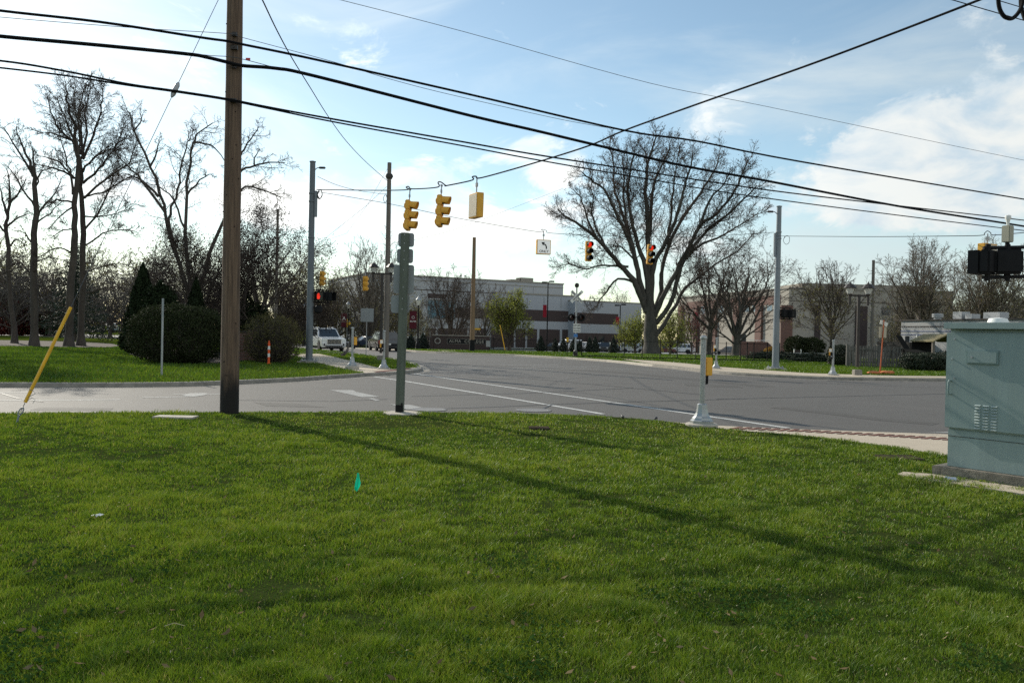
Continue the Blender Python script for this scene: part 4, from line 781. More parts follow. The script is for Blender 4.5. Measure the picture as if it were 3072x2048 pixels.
# ------------------------------------------------------------------ poles, wires, signals, posts
def local(b): return lambda p: Vector(p) - Vector(b)
def pole_line(px, left=math.radians(20), right=math.radians(31)):
    """distance of the cable run that passes the near pole along the road"""
    u = (px - 1536) / F; a = right if u > -.345 else left; x0, y0 = -5.35, 15.05
    t = (u * y0 - x0) / (math.cos(a) - u * math.sin(a)); return y0 + t * math.sin(a)
def _unused(pts, n=6):
    P_ = [pts[0]] + pts + [pts[-1]]; out = []
    for i in range(1, len(P_) - 2):
        p0, p1, p2, p3 = P_[i - 1:i + 3]
        for k in range(n):
            t = k / n; out.append(.5 * ((2 * p1) + (p2 - p0) * t + (2 * p0 - 5 * p1 + 4 * p2 - p3) * t * t + (3 * p1 - p0 - 3 * p2 + p3) * t ** 3))
    return out + [pts[-1]]
def wire_(name, label, cat, pts, r, m=cable, group=None, n=5, smooth=True, extra=None):
    p3 = [P(x, y, Y) for x, y, Y in pts]; q = catmull(p3) if smooth and len(p3) > 2 else p3
    mb = MB(); mb.tube(q, r, n)
    if extra: extra(mb)
    return tag(mb.build(name, m, None, True), label, cat, group)
pl = pole_line
def run(l): return [(x, y, pl(x)) for x, y in l]
CG = 'utility cables strung along the road'
wire_('overhead_cable', 'topmost thick black cable passing the near wooden pole', 'cable', run([(-300, -8), (0, 33), (300, 67), (600, 113), (679, 124), (727, 134), (944, 179), (1400, 282), (1874, 392), (2090, 424), (2400, 485), (3072, 598), (3400, 652)]), .026, group=CG)
wire_('overhead_cable', 'thickest black cable, second from top at the near wooden pole', 'cable', run([(-300, 78), (0, 110), (300, 137), (560, 163), (620, 173), (679, 187), (727, 198), (827, 206), (944, 229), (1400, 345), (1600, 391), (1768, 431), (2056, 499), (2300, 543), (2702, 620), (3072, 679), (3400, 735)]), .036, group=CG)
wire_('overhead_cable', 'lower black cable, upper strand of the split pair', 'cable', run([(-300, 160), (0, 183), (200, 215), (380, 252), (525, 273), (679, 297), (800, 321), (1000, 358), (1400, 428), (1600, 463), (1900, 510), (2300, 570), (2700, 618), (3072, 661), (3400, 700)]), .020, group=CG)
wire_('overhead_cable', 'lowest black cable, bottom strand of the split pair', 'cable', run([(-300, 172), (0, 204), (200, 228), (380, 256), (525, 276), (679, 300), (800, 325), (1000, 366), (1400, 440), (1600, 478), (1900, 530), (2300, 595), (3014, 685), (3400, 728)]), .017, group=CG)
wire_('messenger_wire', 'thin pale wire just above the topmost cable', 'cable', run([(-300, 20), (0, 52), (400, 84), (690, 102), (727, 113), (1000, 186), (1150, 232), (1300, 272), (1500, 318), (1700, 362), (1874, 392)]), .006, wire)
wire_('messenger_wire', 'thin wire with a small red tag, spanning above the second cable at the pole', 'cable', run([(560, 160), (640, 168), (690, 171), (740, 181), (827, 204)]), .007, wire)
wire_('high_wire', 'very thin pale wire high across the sky to the right', 'cable', [(1000, -5, 26), (1400, 98, 28), (1950, 250, 31), (2300, 320, 34), (3072, 481, 40), (3400, 540, 44)], .010, wire)
wire_('high_wire', 'thin dark wire crossing the top right corner, lower one', 'cable', [(2800, -15, 12), (2855, 0, 12), (3072, 62, 13), (3300, 120, 14)], .008)
wire_('high_wire', 'thin dark wire crossing the top right corner, upper one', 'cable', [(2950, -12, 12), (3072, 25, 13), (3300, 90, 14)], .007)
wire_('cable_coil', 'thick black cable loop hanging in the top right corner', 'cable', [(3004, -60, 10), (2995, -10, 10), (3000, 30, 10), (3018, 54, 10), (3040, 54, 10.1), (3060, 32, 10.1), (3068, 5, 10.1), (3064, -20, 10.1), (3064, 20, 10.2), (3076, 60, 10.2)], .026)
# red tag and the little cable clamps at the pole
p = P(744, 178, pl(744)); tag(MB().box((0, 0, 0), (.085, .01, .045)).build('marker_tag', mat('red_tag', (.55, .05, .05), .6, .1, 5)), 'small red plastic tag on the thin wire right of the near pole', 'tag').location = p
# near utility pole
b = G(688, 1240); H = 11.5; up_ = Vector((-.004, 0, 1)).normalized()
root = thing('utility_pole', 'brown weathered wooden utility pole with a blackened base standing at the lawn edge', 'utility pole', b)
R_ = random.Random(3); mb = MB(); k = 26; mb.tube([Vector((up_.x * H * t, 0, -.2 + H * t)) for t in [i / k for i in range(k + 1)]], [.176 - .045 * i / k + R_.uniform(-.003, .003) for i in range(k + 1)], 20)
polem = bpy.data.materials.new('creosote_pole'); polem.use_nodes = True; t = polem.node_tree; bs = t.nodes['Principled BSDF']; bs.inputs['Roughness'].default_value = .9
co = nd(t, 'ShaderNodeTexCoord'); mp = nd(t, 'ShaderNodeMapping'); mp.inputs['Scale'].default_value = (30, 30, 1.1); t.links.new(co.outputs['Object'], mp.inputs[0])
no = nd(t, 'ShaderNodeTexNoise', Scale=1.0, Detail=8.0, Roughness=.7); t.links.new(mp.outputs[0], no.inputs['Vector']); cr = t.nodes.new('ShaderNodeValToRGB'); t.links.new(no.outputs[0], cr.inputs[0])
e = cr.color_ramp.elements; e[0].position = .32; e[0].color = (.052, .034, .025, 1); e[1].position = .72; e[1].color = (.225, .155, .105, 1); x_ = e.new(.52); x_.color = (.138, .090, .060, 1)
sp = nd(t, 'ShaderNodeSeparateXYZ'); t.links.new(co.outputs['Object'], sp.inputs[0]); n2 = nd(t, 'ShaderNodeTexNoise', Scale=1.0, Detail=5.0, Roughness=.75); m2_ = nd(t, 'ShaderNodeMapping'); m2_.inputs['Scale'].default_value = (9, 9, 1.2); t.links.new(co.outputs['Object'], m2_.inputs[0]); t.links.new(m2_.outputs[0], n2.inputs['Vector'])
ad = nd(t, 'ShaderNodeMath', operation='MULTIPLY_ADD'); t.links.new(n2.outputs[0], ad.inputs[0]); ad.inputs[1].default_value = -1.5; t.links.new(sp.outputs['Z'], ad.inputs[2])
mr = nd(t, 'ShaderNodeMapRange', interpolation_type='SMOOTHSTEP'); mr.inputs['From Min'].default_value = -.42; mr.inputs['From Max'].default_value = .18; t.links.new(ad.outputs[0], mr.inputs['Value'])
mx = nd(t, 'ShaderNodeMix', data_type='RGBA'); mx.inputs['A'].default_value = (.012, .010, .009, 1); t.links.new(mr.outputs[0], mx.inputs['Factor']); t.links.new(cr.outputs[0], mx.inputs['B']); t.links.new(mx.outputs['Result'], bs.inputs['Base Color'])
bp = nd(t, 'ShaderNodeBump', Strength=.9, Distance=.02); t.links.new(no.outputs[0], bp.inputs['Height']); t.links.new(bp.outputs[0], bs.inputs['Normal'])
mb.build('shaft', polem, root, True)
for z, s in ((5.95, .11), (6.95, .13), (6.6, .07), (7.2, .09)):
    hw = MB(); hw.box((.03, -.17, z), (s, .06, .07)); hw.cyl((.03, -.22, z), (.03, .2, z), .012, n=6); hw.build('cable_bracket', dmetal, root)
R_ = random.Random(9)
for i in range(16):
    kn = MB()
    z = R_.uniform(.7, 8.2); a = R_.uniform(3.4, 6.0); r = .176 - .045 * z / H + .001; kn.lathe([(.012, -.012), (.014, 0), (.004, .012)], (math.cos(a) * r + up_.x * z, math.sin(a) * r, z), 6); kn.build('knot', mat('knot_dark', (.03, .02, .015), .9, .2, 9), root)
# guy wire with yellow guard
ga, gt = G(46, 1268), P(655, 0, 15.3); gd = (gt - ga).normalized()
root = thing('guy_wire', 'slanting steel guy wire with a yellow plastic guard, anchored in the lawn at the left', 'guy wire', ga)
MB().tube([gd * .2, gd * (gt - ga).length * 1.35], .006, 5).build('strand', wire, root)
MB().tube([gd * .36, gd * 2.10], .028, 8).build('guard', gyel, root, True)
mb = MB(); mb.tube([(0, 0, -.1), gd * .14], .016, 6)
ring = [gd * .20 + Vector((math.cos(a) * .035, 0, 0)) + gd * math.sin(a) * .07 for a in [i * math.pi / 5 for i in range(11)]]; mb.tube(ring, .011, 5)
c = gd * .38; mb.tube([c, c + Vector((.10, 0, .06)), c + Vector((.16, 0, .03)), c + Vector((.13, -.02, -.03))], .005, 4); mb.tube([c + Vector((0, 0, .05)), c + Vector((.16, 0, .13)), c + Vector((.12, 0, .18)), c + Vector((.05, 0, .20))], .005, 4)
mb.build('anchor_rod', steel, root, True)
tt = (P(527, 278, 14.9) - ga).length; MB().tube([gd * (tt - .16), gd * (tt - .1), gd * (tt + .1), gd * (tt + .16)], [.02, .045, .045, .02], 10).build('insulator', galv, root, True)
# steel strain poles
def steel_pole(px, py, top, label, r0, r1, lum):
    b = G(px, py); H = top_z(px, top, b.y) - b.z; root = thing('steel_pole', label, 'signal pole', b)
    mb = MB(); mb.tube([(0, 0, .12), (0, 0, H * .5), (0, 0, H)], [r0, (r0 + r1) / 2, r1], 20); mb.lathe([(r1 + .02, H - .01), (r1 + .03, H + .03), (.02, H + .07)], (0, 0, 0), 16)
    for z in (H * .62, H * .80, H * .84): mb.lathe([(r1 + .025, z), (r1 + .035, z + .02), (r1 + .035, z + .06), (r1 + .025, z + .08)], (0, 0, 0), 16)
    mb.build('shaft', mat('dark_painted_steel', (.125, .145, .16), .55, .12, 3, spec=.4, stretch=(1, 1, .3)) if px < 1500 else steel, root, True)
    mb = MB(); mb.bbox((0, 0, .10), (.74, .74, .045), .01)
    for sx in (-1, 1):
        for sy in (-1, 1): mb.cyl((sx * .29, sy * .29, .02), (sx * .29, sy * .29, .22), .03, n=8); mb.cyl((sx * .29, sy * .29, .125), (sx * .29, sy * .29, .17), .055, n=6); mb.cyl((sx * .29, sy * .29, .03), (sx * .29, sy * .29, .075), .055, n=6)
    mb.build('base_plate', galv, root)
    mb = MB(); mb.lathe([(.60, -.1), (.60, .03), (.57, .045), (.01, .05)], (0, 0, 0), 28); mb.build('footing', conc, root)
    mb = MB(); s = lum; mb.tube([(0, 0, H - .5), (s * .22, 0, H - .3), (s * .38, 0, H - .26)], .022, 6); mb.bbox((s * .48, 0, H - .28), (.34, .14, .10), .03); mb.build('camera', dmetal, root, True)
    mb = MB(); mb.bbox((r1 + .07 if s > 0 else -r1 - .07, -.02, H - 2.1), (.12, .16, 1.3), .01); mb.build('cable_box', steel, root)
    return root, H
rootL, HL = steel_pole(927, 1087, 486, 'tall blue-grey steel signal pole on the left lawn with the lit red hand signal', .175, .135, 1)
rootR, HR = steel_pole(2326, 1108, 620, 'tall grey steel signal pole on the right lawn across the road', .185, .125, -1)
def ped_head(parent, x, y, z, rz, lit=False):
    """a square pedestrian signal: housing, visor frame, lens"""
    M_ = Matrix.Translation((x, y, z)) @ Matrix.Rotation(rz, 4, 'Z')
    def tr(mb): mb.v = [tuple(M_ @ Vector(v)) for v in mb.v]; return mb
    h = tr(MB().bbox((0, .06, 0), (.46, .20, .46), .04)).build('signal_housing', black, parent, True)
    mb = MB()
    for s in (-1, 1): mb.box((s * .222, -.13, 0), (.012, .18, .44)); mb.box((0, -.13, s * .214), (.432, .18, .012))
    tr(mb).build('visor', black, h)
    tr(MB().box((0, -.045, 0), (.40, .01, .40))).build('lens', lensdark, h)
    if lit:
        mb = MB(); Z = .055   # raised hand
        mb.prism([(-.13, -.15), (-.02, -.16), (.01, -.06), (.035, .0), (.02, .02), (-.015, -.02), (-.015, .02), (-.03, .02), (-.14, .02), (-.15, -.05)], -.054, -.058)
        for i, (a, t_) in enumerate(((-.145, .10), (-.11, .14), (-.075, .15), (-.04, .125))): mb.prism([(a, .02), (a + .026, .02), (a + .03, t_), (a + .004, t_)], -.054, -.058)
        tr(mb).build('hand_symbol', redlit, h)
    return h
zc = top_z(974, 888, 40) - rootL.location.z
for dz in (.30, -.30): mb = MB(); mb.tube([(.15, 0, zc + dz), (.95, -.04, zc + dz - .02)], .028, 6); mb.cyl((.42, -.02, zc + dz), (.42, -.02, zc + dz * .6), .035, n=6); mb.cyl((.88, -.02, zc + dz), (.88, -.02, zc + dz * .6), .035, n=6); mb.build('bracket', black, rootL)
ped_head(rootL, .50, .0, zc, math.radians(-8), True); ped_head(rootL, .98, .06, zc, math.radians(72))
mb = MB(); z2 = top_z(950, 928, 40) - rootL.location.z; mb.lathe([(.10, -.2), (.19, -.12), (.20, .1), (.12, .2)], (.42, 0, z2), 12); mb.tube([(.15, 0, z2 + .1), (.62, 0, z2 + .08)], .03, 6); mb.build('bell', black, rootL, True)
zc = top_z(2362, 940, 43.5) - rootR.location.z; 
for dz in (.30, -.30): mb = MB(); mb.tube([(.12, 0, zc + dz), (.80, 0, zc + dz)], .03, 6); mb.cyl((.40, 0, zc + dz), (.40, 0, zc + dz * .6), .04, n=6); mb.cyl((.72, 0, zc + dz), (.72, 0, zc + dz * .6), .04, n=6); mb.build('bracket', black, rootR)
ped_head(rootR, .42, .02, zc, math.radians(205)); ped_head(rootR, .74, .02, zc, math.radians(120))
# span wires
def loop_at(px, py, Y, s=1.0): return [(px - 24 * s, py + 6 * s, Y), (px - 26 * s, py - 14 * s, Y), (px - 16 * s, py - 20 * s, Y), (px + 2 * s, py - 10 * s, Y), (px + 16 * s, py + 1 * s, Y)]
SW = 'span wires carrying the hanging signals'
wire_('span_wire', 'thick signal span wire from the left steel pole up to the top right', 'cable', [(950, 569, 40), (1100, 571, 33.5), (1215, 570, 28.6), (1218, 562, 28.5), (1226, 560, 28.3), (1238, 567, 28), (1312, 562, 27), (1314, 548, 27), (1322, 546, 26.8), (1336, 556, 26.5), (1340, 557, 26.5), (1415, 541, 25.2), (1417, 531, 25.1), (1428, 529, 25), (1446, 533, 24.8), (1600, 490, 22.8), (1768, 437, 21), (1870, 393, 20), (2100, 310, 18), (2400, 205, 16), (2650, 112, 14.8), (2960, -8, 13.4), (3200, -105, 12.5)], .022, group=SW)
wire_('span_wire', 'thin signal span wire across the middle, carrying the only sign and two red signals', 'cable', [(950, 575, 40), (1170, 612, 40.5), (1370, 654, 41), (1610, 695, 41.7), (1624, 688, 41.7), (1640, 692, 41.8), (1650, 699, 41.8), (1760, 705, 42), (1950, 711, 42.6), (2150, 707, 43), (2322, 697, 43.5)], .013, group=SW)
wire_('span_wire', 'thin dark span wire from the right steel pole to the right edge', 'cable', [(2335, 708, 43.5), (2600, 710, 33), (2860, 708, 26.5), (2945, 706, 25.2), (2953, 700, 25.1), (2962, 693, 25), (2972, 698, 25), (2982, 705, 24.8), (3072, 698, 23), (3400, 670, 18)], .012, group=SW)
wire_('twisted_wire', 'twisted service wire sweeping from the top of the picture down to the second wooden pole', 'cable', [(770, -30, 16), (787, 0, 17), (830, 90, 20), (875, 173, 23), (930, 262, 27), (985, 350, 32), (1040, 425, 38), (1100, 488, 44), (1166, 546, 50)], .016)
wire_('service_wire', 'thin wire from the left steel pole to the second wooden pole', 'cable', [(953, 530, 40), (1010, 555, 43), (1075, 572, 46), (1140, 581, 49), (1165, 582, 50)], .012)
wire_('guy_strand', 'thin slanting guy strand left of the second wooden pole, upper one', 'guy wire', [(1166, 500, 50), (1100, 618, 51), (1040, 700, 52), (955, 728, 53)], .008, wire, smooth=False)
wire_('guy_strand', 'thin slanting guy strand left of the second wooden pole, lower one', 'guy wire', [(1160, 560, 50), (1098, 618, 49), (969, 720, 48), (950, 735, 47)], .010, wire, smooth=False)
wire_('service_wire', 'faint wire rising right from the second wooden pole behind the hanging signals', 'cable', [(1175, 738, 50), (1250, 718, 55), (1400, 676, 62), (1690, 565, 75)], .010, wire)
wire_('service_wire', 'faint wire between the sign post and the far brown pole', 'cable', [(1180, 812, 70), (1300, 808, 78), (1412, 799, 84)], .012, wire)
wire_('service_wire', 'sagging wire from the thin far pole to the right edge', 'cable', [(2616, 784, 62), (2680, 800, 64), (2760, 818, 66), (2900, 838, 68), (3100, 858, 70)], .016)
wire_('cable_ring', 'coil of spare cable on the left steel pole', 'cable', [(958, 572, 39.7), (952, 588, 39.7), (958, 597, 39.7), (966, 588, 39.7), (965, 574, 39.7), (958, 570, 39.7), (953, 584, 39.7), (960, 596, 39.7), (967, 584, 39.7)], .022)
wire_('cable_ring', 'coil of spare cable on the second wooden pole', 'cable', [(1157, 582, 49.6), (1150, 595, 49.6), (1155, 608, 49.6), (1161, 598, 49.6), (1158, 584, 49.6), (1163, 600, 49.6), (1165, 622, 49.6)], .016)
wire_('cable_ring', 'coil of spare cable on the right steel pole', 'cable', [(2355, 708, 43.4), (2350, 722, 43.4), (2358, 733, 43.4), (2367, 727, 43.4), (2368, 712, 43.4), (2360, 707, 43.4), (2351, 716, 43.4)], .012)
# wooden poles farther off
def wood_pole(px, py, top, label, r, m, Y=None, extra=None):
    b = G(px, py) if Y is None else A(px, Y); H = top_z(px, top, b.y) - b.z; root = thing('wooden_pole', label, 'utility pole', b)
    MB().tube([(0, 0, -.2), (.01, 0, H * .5), (0, 0, H)], [r * 1.2, r, r * .8], 12).build('shaft', m, root, True)
    if extra: extra(root, H)
    return root
def hard(root, H):
    mb = MB(); mb.lathe([(.19, H - 1.0), (.21, H - .9), (.21, H - .75), (.19, H - .7)], (0, 0, 0), 10); mb.box((.16, 0, H - .85), (.16, .08, .12)); mb.box((-.16, 0, H - .85), (.12, .08, .12)); mb.build('bracket', dmetal, root)
wood_pole(1157, 1073, 488, 'second grey wooden utility pole, right of the left steel pole and behind the double lantern', .155, wood_far, extra=hard)
brown = mat('brown_pole', (.22, .145, .085), .9, .2, 9, stretch=(1, 1, .08))
wood_pole(1416, 1053, 712, 'far brown wooden pole without wires before the college sign wall', .19, brown, extra=lambda r, H: MB().lathe([(.25, -.05), (.24, 1.0), (.2, 1.1)], (0, 0, 0), 10).build('blackened_base', black, r))
wood_pole(2613, 1055, 780, 'thin far wooden pole behind the right double lantern', .13, wood_far, Y=62)
wood_pole(826, 1050, 628, 'wooden pole half lost behind the crab apple branches', .16, wood_far, Y=85)
# ------------------------------------------------------------------ hanging signals
def signal_head(name, label, px, py, Y, rz, tilt=0.0, lit=False, group=None, hang=.32):
    root = thing(name, label, 'traffic light', P(px, py, Y), rz, group); root.rotation_euler = (0, tilt, rz)
    mb = MB(); mb.tube([(0, 0, .0), (0, 0, -hang)], .022, 8); mb.box((0, 0, -.02), (.10, .06, .05)); mb.box((0, 0, -hang * .6), (.07, .05, .10)); mb.build('hanger', galv, root)
    for i, c in enumerate((0, 1, 2)):
        z = -hang - .18 - .355 * i
        h = MB().bbox((0, .02, z), (.345, .17, .350), .025); h.lathe([(.12, 0), (.10, .05), (.03, .075)], (0, 0, 0), 12)
        for j in range(len(h.v) - 36, len(h.v)): x_, y_, z_ = h.v[j]; h.v[j] = (x_, .105 + z_, z + y_)
        h = h.build('signal_section', yellow, root, True)
        v = MB(); n = 14; o = []
        for t_ in range(n + 1):
            a = math.radians(-35 + 250 * t_ / n); c_, s_ = math.cos(a), math.sin(a); d_ = .29 - .05 * (1 - s_); o.append(((.150 * c_, -.06, z + .150 * s_), (.150 * c_, -.06 - d_, z + .150 * s_ - .015), (.139 * c_, -.06 - d_, z + .139 * s_ - .015), (.139 * c_, -.06, z + .139 * s_)))
        for q, w in zip(o[:-1], o[1:]):
            for e_ in range(4): v.quad(q[e_], w[e_], w[(e_ + 1) % 4], q[(e_ + 1) % 4])
        v.build('visor', black if lit else yellow, h)
        l = MB().lathe([(.138, 0), (.13, .015), (.07, .04), (.005, .048)], (0, 0, 0), 18); l.v = [(x_, -.068 - z_, z + y_) for x_, y_, z_ in l.v]; l.build('lens', redlit if (lit and i == 0) else lensdark, h, True)
    return root
SG = 'yellow three-lens signals'
signal_head('traffic_signal', 'yellow traffic signal seen side-on, left of the two on the near span wire', 1230, 567, 28.2, math.radians(80), math.radians(7), False, SG, hang=.42)
signal_head('traffic_signal', 'yellow traffic signal seen side-on, right of the two on the near span wire', 1325, 555, 26.8, math.radians(80), math.radians(6), False, SG, hang=.36)
signal_head('traffic_signal', 'yellow signal with a bright lit red lens hanging left of the huge maple limbs', 1767, 705, 42, math.radians(20), 0, True, SG)
signal_head('traffic_signal', 'yellow signal with a lit red lens hanging in front of the huge maple trunk', 1954, 711, 42.6, math.radians(22), math.radians(3), True, SG, hang=.40)
signal_head('traffic_signal', 'small yellow signal back in the distance above the white SUV', 1097, 815, 58, math.radians(170), 0, False, SG)
signal_head('traffic_signal', 'small yellow signal in the distance half hidden by crab apple twigs', 967, 800, 58, math.radians(165), 0, False, SG)
wire_('span_wire', 'distant thin signal span wire above the white SUV', 'cable', [(900, 800, 58), (967, 806, 58), (1097, 817, 58), (1158, 810, 55)], .012, group=SW)
def box_sign(label, px, py, Y, rz, size, depth, hang, arrow, tilt=0.0):
    root = thing('box_sign', label, 'road sign', P(px, py, Y)); root.rotation_euler = (0, tilt, rz)
    mb = MB(); mb.tube([(0, 0, .02), (0, 0, -hang)], .02, 8); mb.box((0, 0, -hang * .45), (.09, .06, .12)); mb.build('hanger', galv, root)
    z = -hang - size / 2; MB().bbox((0, 0, z), (size, depth, size), .012).build('case', yellow, root)
    for s in (-1, 1): MB().bbox((0, s * (depth / 2 + .004), z), (size - .07, .01, size - .07), .003).build('sign_face', mat('glow_sign_face', (.72, .72, .68), .5, .04, 6, emit=((.9, .92, .9), .28)) if arrow else mat('faded_face', (.50, .43, .33), .5, .06, 3), root)  # emission on the arrow face stands in for sun through translucent plastic
    if arrow:
        y = -depth / 2 - .013; k = size / .76
        ar = MB(); pts = [(.13, -.10)]
        c = [(.13, -.10), (.13, .02), (.09, .10), (.01, .15)]; w = .035
        L = [(x + w, zz) if i < 2 else (x + w * .75, zz + w * .75) for i, (x, zz) in enumerate(c)]; Rr = [(x - w, zz) if i < 2 else (x - w * .75, zz - w * .75) for i, (x, zz) in enumerate(c)]
        for i in range(3): ar.prism([(a * k, e_ * k + z) for a, e_ in (L[i], L[i + 1], Rr[i + 1], Rr[i])], y, y + .004)
        ar.prism([(a * k, e_ * k + z) for a, e_ in ((.055, .255), (-.15, .24), (-.045, .07))], y - .001, y + .004)
        ar.build('arrow', ink, root); lettering('ONLY', .19 * k, face_cam(0, y, z - .235 * k), ink, root, ext=.003)
    return root
box_sign('white left arrow ONLY sign in a yellow case on the middle span wire', 1631, 694, 41.8, math.radians(14), .76, .22, .45, True)
box_sign('yellow box sign seen from behind edge-on, rightmost on the near span wire', 1431, 533, 25, math.radians(-67), .76, .22, .50, False, math.radians(2))
box_sign('yellow and white box sign behind the hanging pedestrian signals at the right edge', 2963, 703, 25, math.radians(30), .70, .22, .30, False)
# ------------------------------------------------------------------ push-button posts
def button_post(label, px, py, rz, pad=.0, scale=1.0):
    b = G(px, py); root = thing('push_button_post', label, 'button post', b, rz, 'pedestrian push-button posts')
    MB().lathe([(.30, -.1), (.30, .035 + pad), (.28, .05 + pad), (.01, .05 + pad)], (0, 0, 0), 20).build('footing', conc, root)
    MB().lathe([(.215, .05 + pad), (.215, .10 + pad), (.185, .12 + pad), (.175, .15 + pad), (.135, .19 + pad), (.115, .24 + pad), (.10, .32 + pad), (.092, .40 + pad), (.078, .41 + pad), (.06, .42 + pad)], (0, 0, 0), 8, math.pi / 8).build('cast_base', alum, root)
    mb = MB(); n = 32; prof = []
    o = []
    for z in (.40 + pad, 1.62 + pad): o.append([((.047 + .0025 * math.cos(j * math.pi)) * math.cos(6.2832 * j / n), (.047 + .0025 * math.cos(j * math.pi)) * math.sin(6.2832 * j / n), z) for j in range(n)])
    for j in range(n): mb.quad(o[0][j], o[0][(j + 1) % n], o[1][(j + 1) % n], o[1][j])
    mb.lathe([(.050, 1.615 + pad), (.062, 1.62 + pad), (.066, 1.64 + pad), (.064, 1.67 + pad), (.02, 1.69 + pad)], (0, 0, 0), 20); mb.build('shaft', alum, root)
    MB().bbox((.125, .02, 1.11 + pad), (.13, .035, .34), .012).build('button_sign', yellow, root)
    h = MB().bbox((.085, .075, .94 + pad), (.085, .085, .33), .012).build('button_housing', black, root)
    l = MB().lathe([(.03, 0), (.028, .012), (.01, .016)], (0, 0, 0), 12); l.v = [(.085 + x_, .118 + z_, .90 + pad + y_) for x_, y_, z_ in l.v]; l.build('button', galv, h)
    MB().bbox((.125, .041, 1.19 + pad), (.11, .006, .15), .002).build('sign_plate', signwhite, root)
    return root
button_post('aluminium push-button post with yellow sign at the near corner beside the lawn', 2105, 1277, math.radians(8))
button_post('push-button post on a thick pad at the left corner, nearer the hedge', 1056, 1108, math.radians(20), pad=.10)
button_post('push-button post at the left corner with white sign, beside the double lantern', 1151, 1107, math.radians(200))
button_post('push-button post left of the right-hand steel pole across the road', 2148, 1106, math.radians(195))
button_post('push-button post right of the right-hand steel pole across the road', 2498, 1126, math.radians(165))
# ------------------------------------------------------------------ sign post with sign backs
b = G(1199, 1240); root = thing('sign_post', 'square green-grey wooden post carrying four grey sign backs at the near lawn edge', 'sign post', b); Hs = top_z(1216, 699, b.y) - b.z; lx = .035
M_ = Matrix.Rotation(math.radians(1.2), 3, 'Y')
MB().bbox((0, 0, Hs / 2 - .1), (.16, .16, Hs + .2), .008).build('post', wood_green, root).rotation_euler = (0, math.radians(.7), 0)
MB().lathe([(.42, -.05), (.40, .02), (.36, .03), (.01, .035)], (.05, 0, 0), 9).build('footing', conc, root)
mb = MB().box((.0, -.075, .10), (.15, .012, .16)); mb.box((.05, -.085, .18), (.03, .02, .08)); mb.build('ground_strap', black, root)
sc_ = b.y / F
for x0, x1, y0, y1 in ((1196, 1244, 697, 739), (1193, 1242, 745, 788), (1184, 1246, 793, 879), (1178, 1234, 885, 938)):
    cx, cz = ((x0 + x1) / 2 - 1199) * sc_ - .09, (1240 - (y0 + y1) / 2) * sc_; w_, h_ = (x1 - x0) * sc_, (y1 - y0) * sc_; q = MB()
    n = []; r = .05
    for (sx, sz, a0) in ((1, 1, 0), (-1, 1, 90), (-1, -1, 180), (1, -1, 270)):
        for a in (0, 30, 60, 90): n.append((cx + sx * (w_ / 2 - r) + r * math.cos(math.radians(a0 + a)), cz + sz * (h_ / 2 - r) + r * math.sin(math.radians(a0 + a))))
    q.prism(n, .085, .088); s_ = q.build('sign_back', signback, root)
    bl = MB()
    for dz in (-h_ * .3, h_ * .3): bl.cyl((cx * .2 + .03, -.085, cz + dz), (cx * .2 + .03, .1, cz + dz), .012, n=6)
    bl.build('bolt', galv, s_)
# ------------------------------------------------------------------ lanterns and lamp posts
def double_lantern(label, px, py, top, half):
    b = G(px, py); H = top_z(px, top, b.y) - b.z; root = thing('double_lantern', label, 'street lamp', b, 0, 'bronze double lanterns')
    MB().bbox((0, 0, .10), (.36, .36, .34), .02).build('footing', concd, root)
    MB().bbox((0, 0, H / 2 + .2), (.13, .13, H - .4), .01).build('post', dmetal, root)
    mb = MB(); mb.bbox((0, 0, H - .06), (half * 2 + .12, .07, .09), .01)
    for s in (-1, 1): mb.bbox((s * half, 0, H - .22), (.10, .08, .62), .01)
    mb.build('crossarm', dmetal, root)
    for s in (-1, 1):
        l = MB().lathe([(.30, .31), (.305, .33), (.15, .52), (.07, .53), (.055, .57), (.02, .61), (.01, .64)], (s * half, 0, H - .02), 8, math.pi / 8).build('lantern', dmetal, root)
        MB().lathe([(.11, .0), (.22, .29), (.225, .305), (.01, .31)], (s * half, 0, H + .01), 8, math.pi / 8).build('lamp_glass', lampglass, l)
        MB().lathe([(.04, -.10), (.10, -.02), (.115, .02), (.08, .04), (.05, .10), (.045, .2)], (s * half, 0, H + .01), 10).build('lamp_holder', dmetal, l)
    return root
double_lantern('bronze double lantern on the right lawn behind the push-button post', 2571, 1125, 883, .44)
double_lantern('bronze double lantern at the left corner before the second wooden pole', 1142, 1080, 818, .50)
